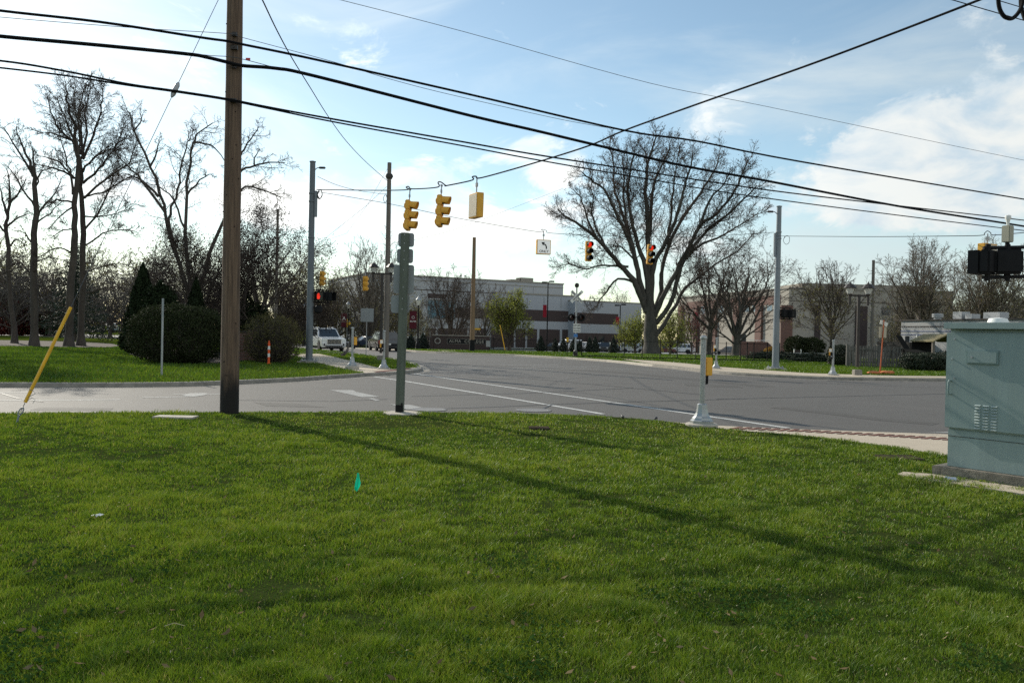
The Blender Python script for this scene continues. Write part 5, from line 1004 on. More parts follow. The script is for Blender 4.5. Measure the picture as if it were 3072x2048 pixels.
def lamp_post(label, px, Y, top, banner=None, group='black single lanterns along the road', text=None):
    b = A(px, Y); H = top_z(px, top, Y) - b.z; root = thing('lamp_post', label, 'street lamp', b, 0, group)
    mb = MB(); mb.lathe([(.28, -.05), (.28, .12), (.22, .2), (.24, .3), (.20, .55), (.10, .75), (.085, .9), (.06, H - 1.0), (.10, H - .95), (.06, H - .85)], (0, 0, 0), 12); mb.build('post', black, root, True)
    l = MB().lathe([(.12, H - .92), (.24, H - .45), (.25, H - .38)], (0, 0, 0), 8).build('lamp_glass', lampglass, root)
    MB().lathe([(.29, H - .40), (.24, H - .30), (.12, H - .18), (.08, H - .08), (.02, H)], (0, 0, 0), 8).build('lamp_cap', galv, root)
    if banner:
        s = banner; f = MB().box((s * .52, 0, H - 2.4), (.72, .012, 1.75)).build('banner', maroon, root)
        mb = MB()
        for z in (H - 1.5, H - 3.3): mb.cyl((0, 0, z), (s * .92, 0, z), .02, n=6)
        mb.build('banner_arm', black, root)
        if text:
            lettering(text, .24 if len(text) > 1 else .62, face_cam(s * .52, -.012, H - (2.55 if len(text) > 1 else 2.2)), signwhite, f)
            if len(text) > 1:
                mb = MB(); mb.tube([(s * .52 + .13 * math.cos(a_ * math.pi / 8), -.014, H - 2.15 + .13 * math.sin(a_ * math.pi / 8)) for a_ in range(17)], .018, 5, False); mb.build('emblem', signwhite, f)
    return root
lamp_post('black single lantern with a maroon banner on its left, right of the sign post', 1253, 80, 888, -1, text='ALMA')
lamp_post('black single lantern with a maroon letter A banner, right of the white SUV', 1043, 100, 903, -1, text='A')
lamp_post('black single lantern with a maroon banner, behind the left steel pole', 912, 104, 907, 1, text='ALMA')
for px, Y, top, lab in ((308, 165, 935, 'leftmost of the tiny lanterns down the far street'), (327, 190, 932, 'tiny far-street lantern second from the left'), (341, 178, 934, 'tiny far-street lantern third from the left'), (358, 160, 930, 'tiny far-street lantern left of the thuja'), (374, 150, 928, 'tiny far-street lantern touching the thuja edge')): lamp_post(lab, px, Y, top)
def lot_lamp(label, px, Y, top, bar):
    b = A(px, Y); H = top_z(px, top, Y) - b.z; root = thing('car_park_lamp', label, 'street lamp', b, 0, 'tall car park lamps')
    MB().tube([(0, 0, -.1), (0, 0, H)], [.11, .08], 8).build('post', black, root); mb = MB(); mb.bbox((-.55, 0, H - .05), (.8, .4, .22), .03); mb.bbox((.55, 0, H + .1), (.8, .4, .22), .03); mb.box((0, 0, H), (.5, .1, .1)); mb.build('lamp_head', black, root)
    MB().box((-.42, 0, bar[0] - b.z), (.55, .02, bar[1])).build('banner', mat('red_banner', (.32, .012, .03), .8, .1, 4, trans=.2), root)
lot_lamp('tall black car park lamp with a red banner before the college building', 1640, 122, 846, (top_z(1636, 933, 122), 1.9))
lot_lamp('tall black car park lamp with a red banner left of the huge maple', 1858, 135, 915, (top_z(1858, 962, 135), 1.3))
lot_lamp('black car park lamp with a red banner between the maple trunks', 2094, 135, 925, (top_z(2090, 948, 135), 1.3))
# ------------------------------------------------------------------ railway crossing signal
b = G(1726, 1069); H = top_z(1738, 850, b.y) - b.z; root = thing('railway_crossing_signal', 'railway crossing mast with white crossbuck, twin dark lights and a STOP sign', 'crossing signal', b, math.radians(8))
MB().tube([(0, 0, .3), (0, 0, H - .3)], [.075, .06], 12).build('mast', galv, root, True)
MB().lathe([(.22, -.05), (.22, .12), (.17, .16), (.19, .3), (.15, .42), (.09, .5)], (0, 0, 0), 10).build('cast_base', dmetal, root)
MB().lathe([(.10, H - .32), (.16, H - .26), (.18, H - .1), (.13, H), (.03, H + .03)], (0, 0, 0), 12).build('bell', dmetal, root, True)
zc = top_z(1737, 890, b.y) - b.z
xb = MB()
for i, a in enumerate((45, -45)): M_ = Matrix.Rotation(math.radians(a), 3, 'Y'); xb.box((0, -.10 - .012 * i, zc), (1.25, .01, .23), M=M_)
xb = xb.build('crossbuck', signwhite, root)
for w_, a, sx in (('RAIL', 45, -1), ('ROAD', 45, 1), ('CROSSING', -45, 0)):
    M_ = Matrix.Translation((0, -.130, zc)) @ Matrix.Rotation(math.radians(a), 4, 'Y') @ Matrix.Translation((sx * .36, 0, 0)) @ Matrix.Rotation(math.pi / 2, 4, 'X'); lettering(w_, .17, M_, ink, xb, sp=1.05)
zl = top_z(1734, 953, b.y) - b.z; mb = MB(); mb.cyl((-1.0, -.05, zl + .05), (.75, -.05, zl + .05), .035, n=8); mb.build('crossarm', dmetal, root)
for s in (-1, 1):
    l = MB().lathe([(.30, 0), (.31, .02), (.30, .03)], (0, 0, 0), 20); l.lathe([(.16, .03), (.16, .14), (.08, .2)], (0, 0, 0), 14); l.v = [(s * .38 + x_, -.10 + z_, zl + y_) for x_, y_, z_ in l.v]; l = l.build('flasher', black, root, True)
    v = MB(); o = []
    for t_ in range(13): a = math.radians(-20 + 220 * t_ / 12); o.append(((s * .38 + .17 * math.cos(a), -.10, zl + .17 * math.sin(a)), (s * .38 + .17 * math.cos(a), -.42, zl + .17 * math.sin(a))))
    for q, w_ in zip(o[:-1], o[1:]): v.quad(q[0], w_[0], w_[1], q[1])
    v.build('visor', black, l); q = MB().lathe([(.155, 0), (.10, .02), (.01, .03)], (0, 0, 0), 14); q.v = [(s * .38 + x_, -.105 - z_, zl + y_) for x_, y_, z_ in q.v]; q.build('lens', mat('dark_red_lens', (.03, .004, .004), .25, .1, 5), l)
zs = top_z(1736, 984, b.y) - b.z; sp_ = MB().bbox((.05, -.09, zs), (.58, .008, .68), .003).build('stop_sign', signwhite, root)
for s_, z_, k in (('STOP', .19, .23), ('ON RED', -.03, .155), ('SIGNAL', -.22, .155)): lettering(s_, k, face_cam(.05, -.099, zs + z_), ink, sp_)
MB().bbox((-.03, -.088, top_z(1730, 1005, b.y) - b.z - .03), (.30, .006, .24), .002).build('blue_plate', mat('blue_plate', (.06, .20, .48), .5, .1, 5), root)
# ------------------------------------------------------------------ small posts and signs
def plate_sign(name, label, px, Y, top, plates, r=.03, m=galv, base=None, rz=0.0):
    b = A(px, Y) if base is None else G(px, base); H = top_z(px, top, b.y) - b.z; root = thing(name, label, 'sign', b, rz); MB().tube([(0, 0, -.1), (0, 0, H)], r, 6).build('post', m, root)
    for (x0, y0, x1, y1, mm, rot) in plates:
        z0, z1 = top_z(px, y1, b.y) - b.z, top_z(px, y0, b.y) - b.z; s = b.y / F; x0, x1 = (x0 - px) * s, (x1 - px) * s; cx, cz = (x0 + x1) / 2, (z0 + z1) / 2
        M_ = Matrix.Rotation(math.radians(45), 3, 'Y') if rot else None; k = .72 if rot else 1
        MB().box((cx, -r - .008, cz), ((x1 - x0) * k, .006, (z1 - z0) * k), M=M_).build('sign_plate', mm, root)
    return root
plate_sign('sign_on_post', 'square grey sign back on a thin post in the left corner grass', 1098, None, 922, [(1080, 925, 1119, 965, signback, 0)], base=1067)
warn = mat('warning_yellow', (.62, .36, .02), .5, .08, 5)
plate_sign('warning_sign', 'yellow diamond warning sign behind the letter A banner', 1040, 108, 955, [(1025, 956, 1053, 981, warn, 1)])
mb_ = plate_sign('marker_post', 'slim grey steel post standing before the clipped hedge', 485, None, 895, [(486, 896, 490, 950, signback, 0)], r=.035, base=1125)
plate_sign('sign_on_post', 'pale notice with a yellow strip below, on a post right of the far brown pole', 1424, 92, 955, [(1413, 956, 1436, 983, signback, 0), (1410, 984, 1440, 989, warn, 0)], m=wood_far, r=.05)
plate_sign('sign_on_post', 'small dark framed sign on a thin post right of the college sign wall', 1468, 88, 1020, [(1458, 1022, 1470, 1040, signback, 0)], m=black)
plate_sign('marker_post', 'thin post with a yellow marker left of the crossing signal', 1701, None, 1012, [(1698, 1012, 1705, 1025, warn, 0)], base=1068, m=black, r=.025)
plate_sign('sign_on_post', 'small green sign behind the left steel pole', 912, 112, 975, [(906, 977, 919, 988, mat('green_sign', (.03, .16, .12), .5, .1, 5), 0)], m=black)
plate_sign('utility_marker', 'pale upright marker right beside the left steel pole in the distance', 943, 108, 948, [(939, 949, 946, 985, mat('beige_sign', (.5, .5, .40), .6, .05, 5), 0)])
# orange channelizer tube
b = G(806, 1091); root = thing('traffic_tube', 'orange delineator tube with two white bands in front of the loose hedge', 'delineator', b); k = b.y / F; Ht = (1091 - 1022) * k
MB().lathe([(.10, -.02), (.10, .03), (.055, .05), (.055, Ht - .12), (.035, Ht - .1), (.03, Ht), (.005, Ht + .01)], (0, 0, 0), 14).build('tube', orange, root, True)
for z in (Ht * .30, Ht * .62): MB().lathe([(.0565, z), (.0565, z + .17)], (0, 0, 0), 14).build('white_band', signwhite, root)
# orange sign stand with sandbags
b = G(2640, 1121); root = thing('sign_stand', 'tilted orange road-work sign stand with grey sign backs on the right lawn', 'sign stand', b); k = b.y / F; Hs = (1121 - 960) * k; tx = .14
MB().tube([(0, 0, .05), (tx, 0, Hs)], [.034, .026], 6).build('mast', mat('faded_orange', (.42, .095, .03), .7, .15, 6), root)
mb = MB()
for s in (-1, 1): mb.tube([(0, 0, .12), (s * .55, -.15, .02)], .02, 5); mb.tube([(0, 0, .12), (s * .45, .25, .02)], .02, 5)
mb.build('leg', orange, root)
MB().box((tx * .8 + .0, .06, Hs - .62), (.58, .012, .56), rz=math.radians(28)).build('sign_back', mat('sign_back_tan', (.42, .37, .28), .6, .06, 4), root)
MB().box((tx + .03, .08, Hs - .16), (.56, .012, .20), rz=math.radians(25), M=Matrix.Rotation(math.radians(18), 3, 'Y')).build('sign_back', signwhite, root)
for px, lab in ((2622, 'faded orange sandbag on the left foot of the sign stand'), (2662, 'faded orange sandbag on the right foot of the sign stand')):
    q = G(px, 1122); bm = bmesh.new(); bmesh.ops.create_uvsphere(bm, u_segments=14, v_segments=8, radius=1)
    for v in bm.verts:
        c = v.co.copy(); v.co = Vector((c.x * .36, c.y * .24, max(c.z, -.5) * .12 + .05)) * (1 + .10 * mnoise.noise(c * 2.2 + Vector((px, 0, 0))))
        if px > 2650: v.co.z += .05 * abs(c.x)
    me = bpy.data.meshes.new('sandbag'); bm.to_mesh(me); bm.free(); me.materials.append(mat('sandbag', (.50, .16, .055), .85, .35, 9, bump=.4)); me.polygons.foreach_set('use_smooth', [True] * len(me.polygons))
    o = bpy.data.objects.new('sandbag', me); C.objects.link(o); o.location = q; tag(o, lab, 'sandbag', 'sandbags')
wire_('guy_wire_guard', 'far yellow guy guard leaning beside the yellow-green tree', 'guy wire', [(1500, 975, 90), (1515, 1049, 89)], .05, gyel, smooth=False)
# bent black pipe lying on the left corner grass
wire_('bent_branch', 'dark bent stick leaning on the left corner grass behind the push-button post', 'branch', [(1064, 980, 42), (1058, 1000, 42), (1048, 1030, 41.6), (1040, 1052, 41), (1024, 1064, 40.6), (1035, 1062, 40.2), (1044, 1048, 40.6)], .05, bark)
# ------------------------------------------------------------------ cabinet, near pedestrian signal
c0 = G(2841, 1396, .12); fd = Vector((.60, -.80, 0)).normalized(); rz = math.atan2(fd.y, fd.x)
root = thing('signal_cabinet', 'grey-green traffic signal cabinet on a concrete pad at the right edge of the lawn', 'cabinet', (c0.x, c0.y, 0), rz)
cabm = mat('cabinet_paint', (.235, .300, .293), .45, .10, 5, spec=.45, stretch=(1, 1, .12)); cabd = mat('cabinet_paint_edge', (.19, .26, .255), .5, .05, 2)
Wc, Dc = 1.20, .95       # local x along the door, y into the cabinet
k = c0.y / F
def zz(py): return (1396 - py) * k + .12
MB().bbox((Wc / 2, Dc / 2, (zz(1396) + zz(1286)) / 2), (Wc, Dc, zz(1286) - zz(1396)), .006).build('plinth', cabm, root)
MB().bbox((Wc / 2, Dc / 2, (zz(1286) + zz(985)) / 2), (Wc - .005, Dc - .005, zz(985) - zz(1286) - .002), .006).build('body', cabm, root)
MB().bbox((Wc / 2 - .01, -.022, (zz(1280) + zz(998)) / 2), (Wc + .03, .045, zz(998) - zz(1280)), .008).build('door', cabm, root)
MB().bbox((Wc / 2, Dc / 2 - .04, (zz(985) + zz(968)) / 2), (Wc + .07, Dc + .14, zz(967) - zz(986)), .006).build('roof', cabm, root)
MB().bbox((.33, -.004, zz(991)), (.32, .012, .022), .002).build('vent_strip', cabd, root)
sx = .66
pd = MB().bbox((.40, -.055, zz(1067)), (.36, .022, .17), .004).build('police_door', cabd, root)
MB().bbox((.40, -.068, zz(1067)), (.325, .010, .14), .003).build('door_panel', cabm, pd); l = MB(); l.cyl((.29, -.07, zz(1068)), (.29, -.088, zz(1068)), .012, n=10); l.build('keyhole', galv, pd)
mb = MB(); hx = .045
mb.tube([(hx, -.045, zz(1141)), (hx - .005, -.085, zz(1139)), (hx - .012, -.095, zz(1146)), (hx - .012, -.095, zz(1174)), (hx - .005, -.085, zz(1180)), (hx, -.045, zz(1179))], .011, 8); mb.build('handle', cabd, root, True)
lv = MB()
for c in range(3):
    for r in range(9):
        x_ = .325 + c * .092; z_ = zz(1206) - r * .0345
        lv.add([(x_, -.045, z_), (x_ + .068, -.045, z_), (x_ + .064, -.064, z_ - .013), (x_ + .004, -.064, z_ - .013), (x_ + .066, -.045, z_ - .018), (x_ + .002, -.045, z_ - .018)], [(0, 1, 2, 3), (3, 2, 4, 5), (0, 3, 5), (1, 4, 2)])
lv.build('louvre', mat('louvre_paint', (.36, .42, .41), .38, .05, 4), root)
bo = MB()
for x_, py in ((.075, 1016), (.08, 1132), (.95, 1282 - 7), (.05, 1075)): bo.cyl((x_, -.046, zz(py)), (x_, -.06, zz(py)), .010, n=8)
bo.build('bolt', galv, root)
MB().lathe([(.118, 0), (.115, .03), (.10, .065), (.02, .075)], (.36, .45, zz(967) - .002), 18).build('antenna_dome', white, root, True)
MB().bbox((Wc / 2 - .02, Dc / 2 - .01, .045), (Wc + .22, Dc + .22, .145), .012).build('concrete_pad', mat('mossy_concrete', (.17, .155, .125), .95, .45, 7, bump=.6, bscale=40), root)
MB().box((Wc / 2, -.002, zz(1305)), (Wc - .01, .006, .006)).build('seam', dmetal, root)
struct(drape('pavement', [tuple((root.location + Matrix.Rotation(rz, 3, 'Z') @ Vector(v)).xy) for v in ((-.32, -.58, 0), (.1, -.66, 0), (1.2, -.62, 0), (1.2, -.2, 0), (-.1, -.2, 0), (-.36, -.36, 0))], .022, walk, skirt=.03))
# pole just outside the picture with the near pedestrian signals
b = Vector((10.75, 15.2, 0)); root = thing('steel_pole', 'steel signal pole at the right edge carrying black pedestrian signals seen from behind', 'signal pole', b)
MB().tube([(0, 0, -.1), (0, 0, 9.5)], [.18, .13], 18).build('shaft', steel, root, True)
def rel(px, py, Y=15.2): return P(px, py, Y) - b
zt, zb = rel(3000, 742).z, rel(3000, 830).z
for z, a_, b_ in ((zt, .06, -.12), (zb, .10, -.08)):
    mb = MB(); mb.tube([(-.1, 0, z + .05), (rel(2950, 742).x, 0, z - .02)], .035, 7)
    for px in (2963, 3022): x_ = rel(px, 780).x; mb.cyl((x_, 0, z + a_), (x_, 0, z + b_), .05, n=8)
    mb.build('bracket', black, root)
zc = rel(2960, 786).z; ped_head(root, rel(2958, 786).x, .05, zc, math.radians(222)); ped_head(root, rel(3024, 784).x, .0, zc + .01, math.radians(158))
x_ = rel(3023, 700).x; z0, z1 = rel(3023, 727).z, rel(3023, 677).z
MB().bbox((x_, 0, (z0 + z1) / 2), (.16, .15, z1 - z0), .012, rz=math.radians(30)).build('radio_box', mat('beige_box', (.33, .32, .25), .5, .06, 4), root)
mb = MB(); mb.cyl((x_, 0, zt), (x_, 0, z0 + .01), .04, n=8); mb.build('box_stem', black, root)
MB().lathe([(.02, z1), (.025, z1 + .04), (.035, z1 + .10), (.055, z1 + .135), (.05, z1 + .19), (.01, z1 + .21)], (x_, 0, 0), 14).build('antenna', white, root, True)
# ------------------------------------------------------------------ small things on the lawn
b = G(1066, 1474); k = b.y / F; root = thing('marker_flag', 'crumpled bright green utility marking flag stuck in the lawn', 'flag', b)
MB().tube([(-.01, 0, -.05), (0, 0, .06), (.03, 0, 56 * k)], .0022, 5).build('stake', wire, root)
fg = MB(); u_ = [(.018, 58), (.026, 50), (.022, 36), (.030, 20), (.036, 8)]
prof = [[(.015, 0, 57), (.030, -.01, 57), (.034, .006, 55)], [(.010, -.01, 42), (.034, -.016, 40), (.040, .008, 40)], [(.000, -.02, 28), (.036, -.018, 27), (.052, .006, 26)], [(-.006, -.02, 15), (.022, -.03, 14), (.050, -.004, 19)], [(-.008, -.012, 5), (.018, -.035, 1), (.024, -.02, 3)]]
prof = [[Vector((x, y, z * k)) for x, y, z in r] for r in prof]
for a, e_ in zip(prof[:-1], prof[1:]):
    for i in range(2): fg.quad(a[i], e_[i], e_[i + 1], a[i + 1])
fg.build('flag', mat('flag_green', (.0, .46, .28), .35, .08, 20, trans=.4), root, True)
b = G(2852, 1446); root = thing('drink_can', 'crushed silver and blue can lying in the grass by the cabinet', 'can', b, math.radians(-35))
mb = MB(); mb.lathe([(.022, -.062), (.031, -.055), (.033, -.03), (.027, 0), (.032, .03), (.031, .055), (.023, .062)], (0, 0, 0), 16); mb.v = [(z, x, y + .035) for x, y, z in mb.v]; mb.build('can_body', mat('can_silver', (.52, .56, .62), .35, .35, 30, metal=.6), root, True)
b = G(292, 1556); bm = bmesh.new(); bmesh.ops.create_grid(bm, x_segments=5, y_segments=4, size=.05)
for v in bm.verts: v.co = Vector((v.co.x * .85, v.co.y * .6, .035 + .022 * mnoise.noise(v.co * 40)))
me = bpy.data.meshes.new('paper_scrap'); bm.to_mesh(me); bm.free(); me.materials.append(white); o = bpy.data.objects.new('paper_scrap', me); C.objects.link(o); o.location = b; tag(o, 'small crumpled white paper scrap on the lawn at the left', 'litter')
darkcover = mat('rusty_cover', (.055, .045, .035), 1.0, .3, 12, spec=0)
for px, py, w_, l_, lab, m_ in ((527, 1253, .72, .32, 'pale rectangular concrete slab in the grass left of the near pole', conc), (1617, 1286, .36, .3, 'dark sunken cover half hidden in the lawn', darkcover), (2695, 1376, .55, .4, 'dark flat cover in the lawn left of the cabinet', darkcover)):
    o = MB().bbox((0, 0, .008), (w_, l_, .05), .006).build('ground_slab', m_); o.location = G(px, py); tag(o, lab, 'slab')
def bird(label, px, py, rz, s=1.0, peck=False):
    b = G(px, py); root = thing('bird', label, 'bird', b, rz, 'dark birds on the lawn')
    sp_ = [(-.13, .045, .010), (-.085, .052, .016), (-.04, .06, .034), (0, .072, .040), (.035, .085, .034), (.055, .098, .022), (.072, .108, .022), (.090, .108, .016), (.102, .106, .005), (.118, .103, .001)]
    if peck: sp_ = [(x, z if x < .03 else z - (x - .03) * .95, r) for x, z, r in sp_]
    mb = MB().tube([(x * s, 0, z * s) for x, z, r in sp_], [r * s for x, z, r in sp_], 10)
    mb.tube([(-.005, .014, .05 * s), (.0, .016, .02), (.005, .016, 0)], .003, 5); mb.tube([(-.005, -.014, .05 * s), (.0, -.016, .02), (.005, -.016, 0)], .003, 5); mb.build('body', mat('bird_black', (.016, .015, .018), .45, .3, 30), root, True)
    return root
bird('black bird standing upright with a pale head on the lawn edge', 1868, 1256, math.radians(115), .62); bird('black bird pecking on the lawn edge nearer the button post', 1968, 1260, math.radians(55), .62, True)
for i, (px, py, lab) in enumerate(((520, 1900, 'pale bent straw stalk lying in the lawn at lower left'), (1600, 1400, 'pale dry stalk lying in the middle of the lawn'))):
    b = G(px, py); mb = MB().tube([(-.05, 0, .04), (0, .01, .055), (.06, 0, .045)], .002, 4); o = mb.build('dry_stalk', mat('straw', (.5, .42, .25), .8, .1, 9)); o.location = b; tag(o, lab, 'stalk')
# ------------------------------------------------------------------ buildings
class Wall:
    """an upright wall plane through two ground points; m(px,py) gives (along, height) on it"""
    def __init__(s, a, b): s.a = Vector((a[0], a[1], 0)); s.d = (Vector((b[0], b[1], 0)) - s.a).normalized(); s.n = Vector((s.d.y, -s.d.x, 0)); s.rz = math.atan2(s.d.y, s.d.x)
    def m(s, px, py):
        r = ray(px, py); t = (s.a - EYE).dot(s.n) / r.dot(s.n); p = EYE + r * t; return (p - s.a).dot(s.d), p.z
    def rect(s, x0, y0, x1, y1):
        u0, z1 = s.m(x0, y0); u1, z0 = s.m(x1, y1); return u0, z0, u1, z1
def slab(mb, u0, z0, u1, z1, out, back=.02): mb.box(((u0 + u1) / 2, (back - out) / 2, (z0 + z1) / 2), (abs(u1 - u0), out + back, abs(z1 - z0))); return mb
panel = ground_mat('pale_panel', [(.40, .41, .42), (.36, .37, .385, .5), (.43, .44, .45, .4), (.38, .38, .39, .3)], rough=.8, sc=(.12, .8, 8), bump=.1)
panelb = ground_mat('blue_grey_panel', [(.37, .39, .42), (.34, .36, .39, .5), (.40, .42, .45, .4), (.35, .36, .385, .3)], rough=.8, sc=(.12, .8, 8), bump=.1)
taupe = ground_mat('taupe_panel', [(.36, .33, .28), (.32, .295, .25, .5), (.39, .36, .31, .4), (.34, .31, .27, .3)], rough=.85, sc=(.12, .8, 8), bump=.1)
taupd = mat('taupe_trim', (.29, .265, .225), .85, .08, 3)
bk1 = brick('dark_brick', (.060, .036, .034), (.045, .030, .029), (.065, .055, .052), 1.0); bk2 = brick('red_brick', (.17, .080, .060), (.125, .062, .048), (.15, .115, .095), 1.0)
bk3 = brick('sign_brick', (.055, .032, .028), (.040, .026, .024), (.05, .042, .04), 1.6)
blueg = glass('blue_glass', (.10, .20, .25), .05); skyg = glass('sky_glass', (.28, .36, .40), .1)
joint = mat('panel_joint', (.20, .205, .215), .9, .1, 5)
# --- the long college building in the middle
wa, wb = A(1100, 166.6), A(1690, 189); wl = Wall(wa.xy, wb.xy); base_z = -1.7
root = thing('college_building', 'long pale panelled college building with dark brick bands across the middle distance', 'building', (wl.a.x, wl.a.y, 0), wl.rz)
u0, _, u1, zt_ = wl.rect(1100, 829.5, 1690, 853.5); zt_ = wl.m(1690, 853.5)[1]
mb = MB(); mb.box(((u0 + u1) / 2, 15, (zt_ + base_z) / 2), (u1 - u0, 30, zt_ - base_z)); mb.build('wall', panel, root)
mb = MB(); mb.box(((u0 + u1) / 2, 15, zt_ + .12), (u1 - u0 + .3, 30.3, .26)); slab(mb, u0, zt_ - .9, u1, zt_ - .75, .06); mb.build('parapet', taupd, root)
mb = MB()
for px in (1300, 1390, 1500, 1560, 1600, 1645): u = wl.m(px, 860)[0]; slab(mb, u - .04, wl.m(px, 884)[1], u + .04, zt_ - .92, .012)
mb.build('panel_joint', joint, root)
lo0, lo1, zlo = wl.m(1480, 880)[0], wl.m(1724, 880)[0], wl.m(1724, 891)[1]
mb = MB(); mb.box(((lo0 + lo1) / 2, 13.5, (zlo + base_z) / 2), (lo1 - lo0, 29, zlo - base_z)); mb.build('front_block', panelb, root)
mb = MB(); slab(mb, lo0 - .1, zlo, lo1 + .1, zlo + .3, 1.12, .0); mb.build('coping', taupd, root)
def part_rects(name, m, rects, out, back=.02):
    for r in rects: o = slab(MB(), *wl.rect(*r), out, back).build(name, m, root)
    return o
# front block faces 1 m proud
part_rects('brick_band', bk1, [(1481, 925, 1714, 966)], 1.03, -1.0); part_rects('brick_panel', bk1, [(1468, 985, 1535, 1042), (1541, 985.5, 1569, 1042), (1576, 986, 1604, 1042), (1612, 987, 1672, 1042), (1680, 988, 1712, 1042)], 1.02, -1.0)
part_rects('panel_joint', joint, [(x, 893, x + 1, 924) for x in (1532, 1575, 1625, 1676)], 1.012, -1.0)
part_rects('brick_band', bk1, [(1244, 869, 1480, 878)], .05); part_rects('brick_recess', bk1, [(1284, 880, 1338, 896)], .05)
part_rects('canopy_edge', white, [(1284, 897, 1364, 900)], .5); part_rects('curtain_wall', blueg, [(1284, 901, 1364, 956)], .12)
part_rects('brick_panel', bk1, [(1364, 922, 1480, 956), (1275, 984, 1288, 1042), (1292, 984, 1306, 1042), (1314, 984, 1346, 1042), (1354, 984, 1400, 1042), (1408, 984, 1458, 1042)], .06)
part_rects('entrance_window', skyg, [(1222, 973, 1273, 1040)], .08)
mb = MB()
for i in range(7): x = 1222 + i * 8.4; slab(mb, *wl.rect(x, 972, x + 1.6, 1041), .14)
for y in (972, 984, 995, 1012): slab(mb, *wl.rect(1221, y, 1274, y + 1.6), .15)
mb.build('entrance_frame', white, root)
ua, za = wl.m(1246, 956); ub, zb_ = wl.m(1270, 925); mb = MB(); n = 12
mb.prism([(ua, za)] + [(ub - (ub - ua) * math.cos(math.pi / 2 * i / n) * 1.0, za + (zb_ - za) * math.sin(math.pi / 2 * (1 - (i / n)) ) if False else za + (zb_ - za) * math.cos(math.pi / 2 * i / n)) for i in range(0, 1)] + [(ua + (ub - ua) * math.sin(math.pi / 2 * i / n), za + (zb_ - za) * math.cos(math.pi / 2 * i / n)) for i in range(n + 1)], -.06, .02); mb.build('arched_window', glassd, root)
for px, w_, h_ in ((1592, 3.4, 1.0), (1555, 2.2, .45)): u = wl.m(px, 845)[0]; MB().bbox((u, 3, zt_ + .25 + h_ / 2), (w_, 2.5, h_), .05).build('roof_unit', taupd, root)
for px in (1394, 1406, 1566, 1572): u = wl.m(px, 840)[0]; MB().lathe([(.12, 0), (.12, .5), (.22, .6), (.1, .8)], (u, 2, zt_ + .25), 8).build('roof_vent', black, root)
# --- the low wing to its right
wl = Wall(A(1722, 186).xy, A(1925, 196).xy); root = thing('college_wing', 'lower flat wing of the college building with dark brick bands, right of the crossing signal', 'building', (wl.a.x, wl.a.y, 0), wl.rz)
zt_ = wl.m(1850, 908)[1]; u1 = wl.m(1925, 910)[0]; mb = MB(); mb.box((u1 / 2, 12, (zt_ + base_z) / 2), (u1, 24, zt_ - base_z)); mb.build('wall', panelb, root)
mb = MB(); mb.box((u1 / 2, 12, zt_ + .12), (u1 + .2, 24.2, .24)); mb.build('parapet', taupd, root)
part_rects('brick_band', bk1, [(1723, 937, 1854, 974)], .05); part_rects('brick_panel', bk1, [(1723, 998, 1925, 1042)], .05); part_rects('window', glassd, [(1757, 1007, 1775, 1030), (1795, 1007, 1812, 1030)], .08)
part_rects('pale_pier', white, [(1903, 1000, 1908, 1036), (1918, 1000, 1924, 1036)], .1)
# --- the taupe building on the right
cR = A(2363, 142); wl = Wall(cR.xy, A(2860, 144).xy); root = thing('college_hall', 'taupe two-storey college hall with brick piers and dark lettering on its parapet, at right', 'building', (wl.a.x, wl.a.y, 0), wl.rz)
zt_ = wl.m(2363, 865.5)[1]; u1 = wl.m(2860, 872)[0]; left = Wall(A(2030, 186).xy, cR.xy); LW = (cR.xy - A(2030, 186).xy).length
base_z = -1.75
far = Matrix.Rotation(-wl.rz, 3, 'Z') @ Vector((left.a.x - wl.a.x, left.a.y - wl.a.y, 0))
poly = [(0, 0), (u1, 0), (u1, 40), (far.x + 12, 46), (far.x, far.y)]
MB().prism(poly, base_z, zt_, 'z').build('wall', taupe, root)
cx_ = .0
MB().prism([(-.15, -.15), (u1 + .15, -.15), (u1 + .15, 40.1), (far.x + 12, 46.1), (far.x - .15, far.y)], zt_, zt_ + .25, 'z').build('parapet', taupd, root)
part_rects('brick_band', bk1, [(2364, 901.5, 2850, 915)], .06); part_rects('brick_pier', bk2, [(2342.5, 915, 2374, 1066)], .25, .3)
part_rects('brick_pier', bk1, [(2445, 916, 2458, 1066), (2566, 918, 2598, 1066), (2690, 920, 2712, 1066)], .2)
part_rects('panel_joint', joint, [(2376, 953, 2444, 955), (2376, 958, 2444, 959.4), (2459, 955, 2565, 957)], .02); part_rects('window', glassd, [(2645, 920, 2672, 945), (2790, 925, 2815, 948)], .06)
u, z = wl.m(2470, 884.5); lettering('ALMA COLLEGE', 1.18 * .85, face_cam(u, -.03, z), mat('bronze_letter', (.05, .05, .052), .5, .1, 4), root, sp=1.22, ext=.05)
# louvred screen on the roof
s0, s1 = wl.m(2409, 860)[0], wl.m(2800, 868)[0]; zs0, zs1 = zt_ + .25, wl.m(2409, 849)[1]
sc = MB(); sc.box(((s0 + s1) / 2, 5, (zs0 + zs1) / 2), (s1 - s0, 9.6, zs1 - zs0 - .1))
for i in range(6): z = zs0 + (zs1 - zs0) * (i + .5) / 6; sc.box(((s0 + s1) / 2, 5, z), (s1 - s0 + .3, 9.9, .16))
sc.build('roof_screen', taupe, root)
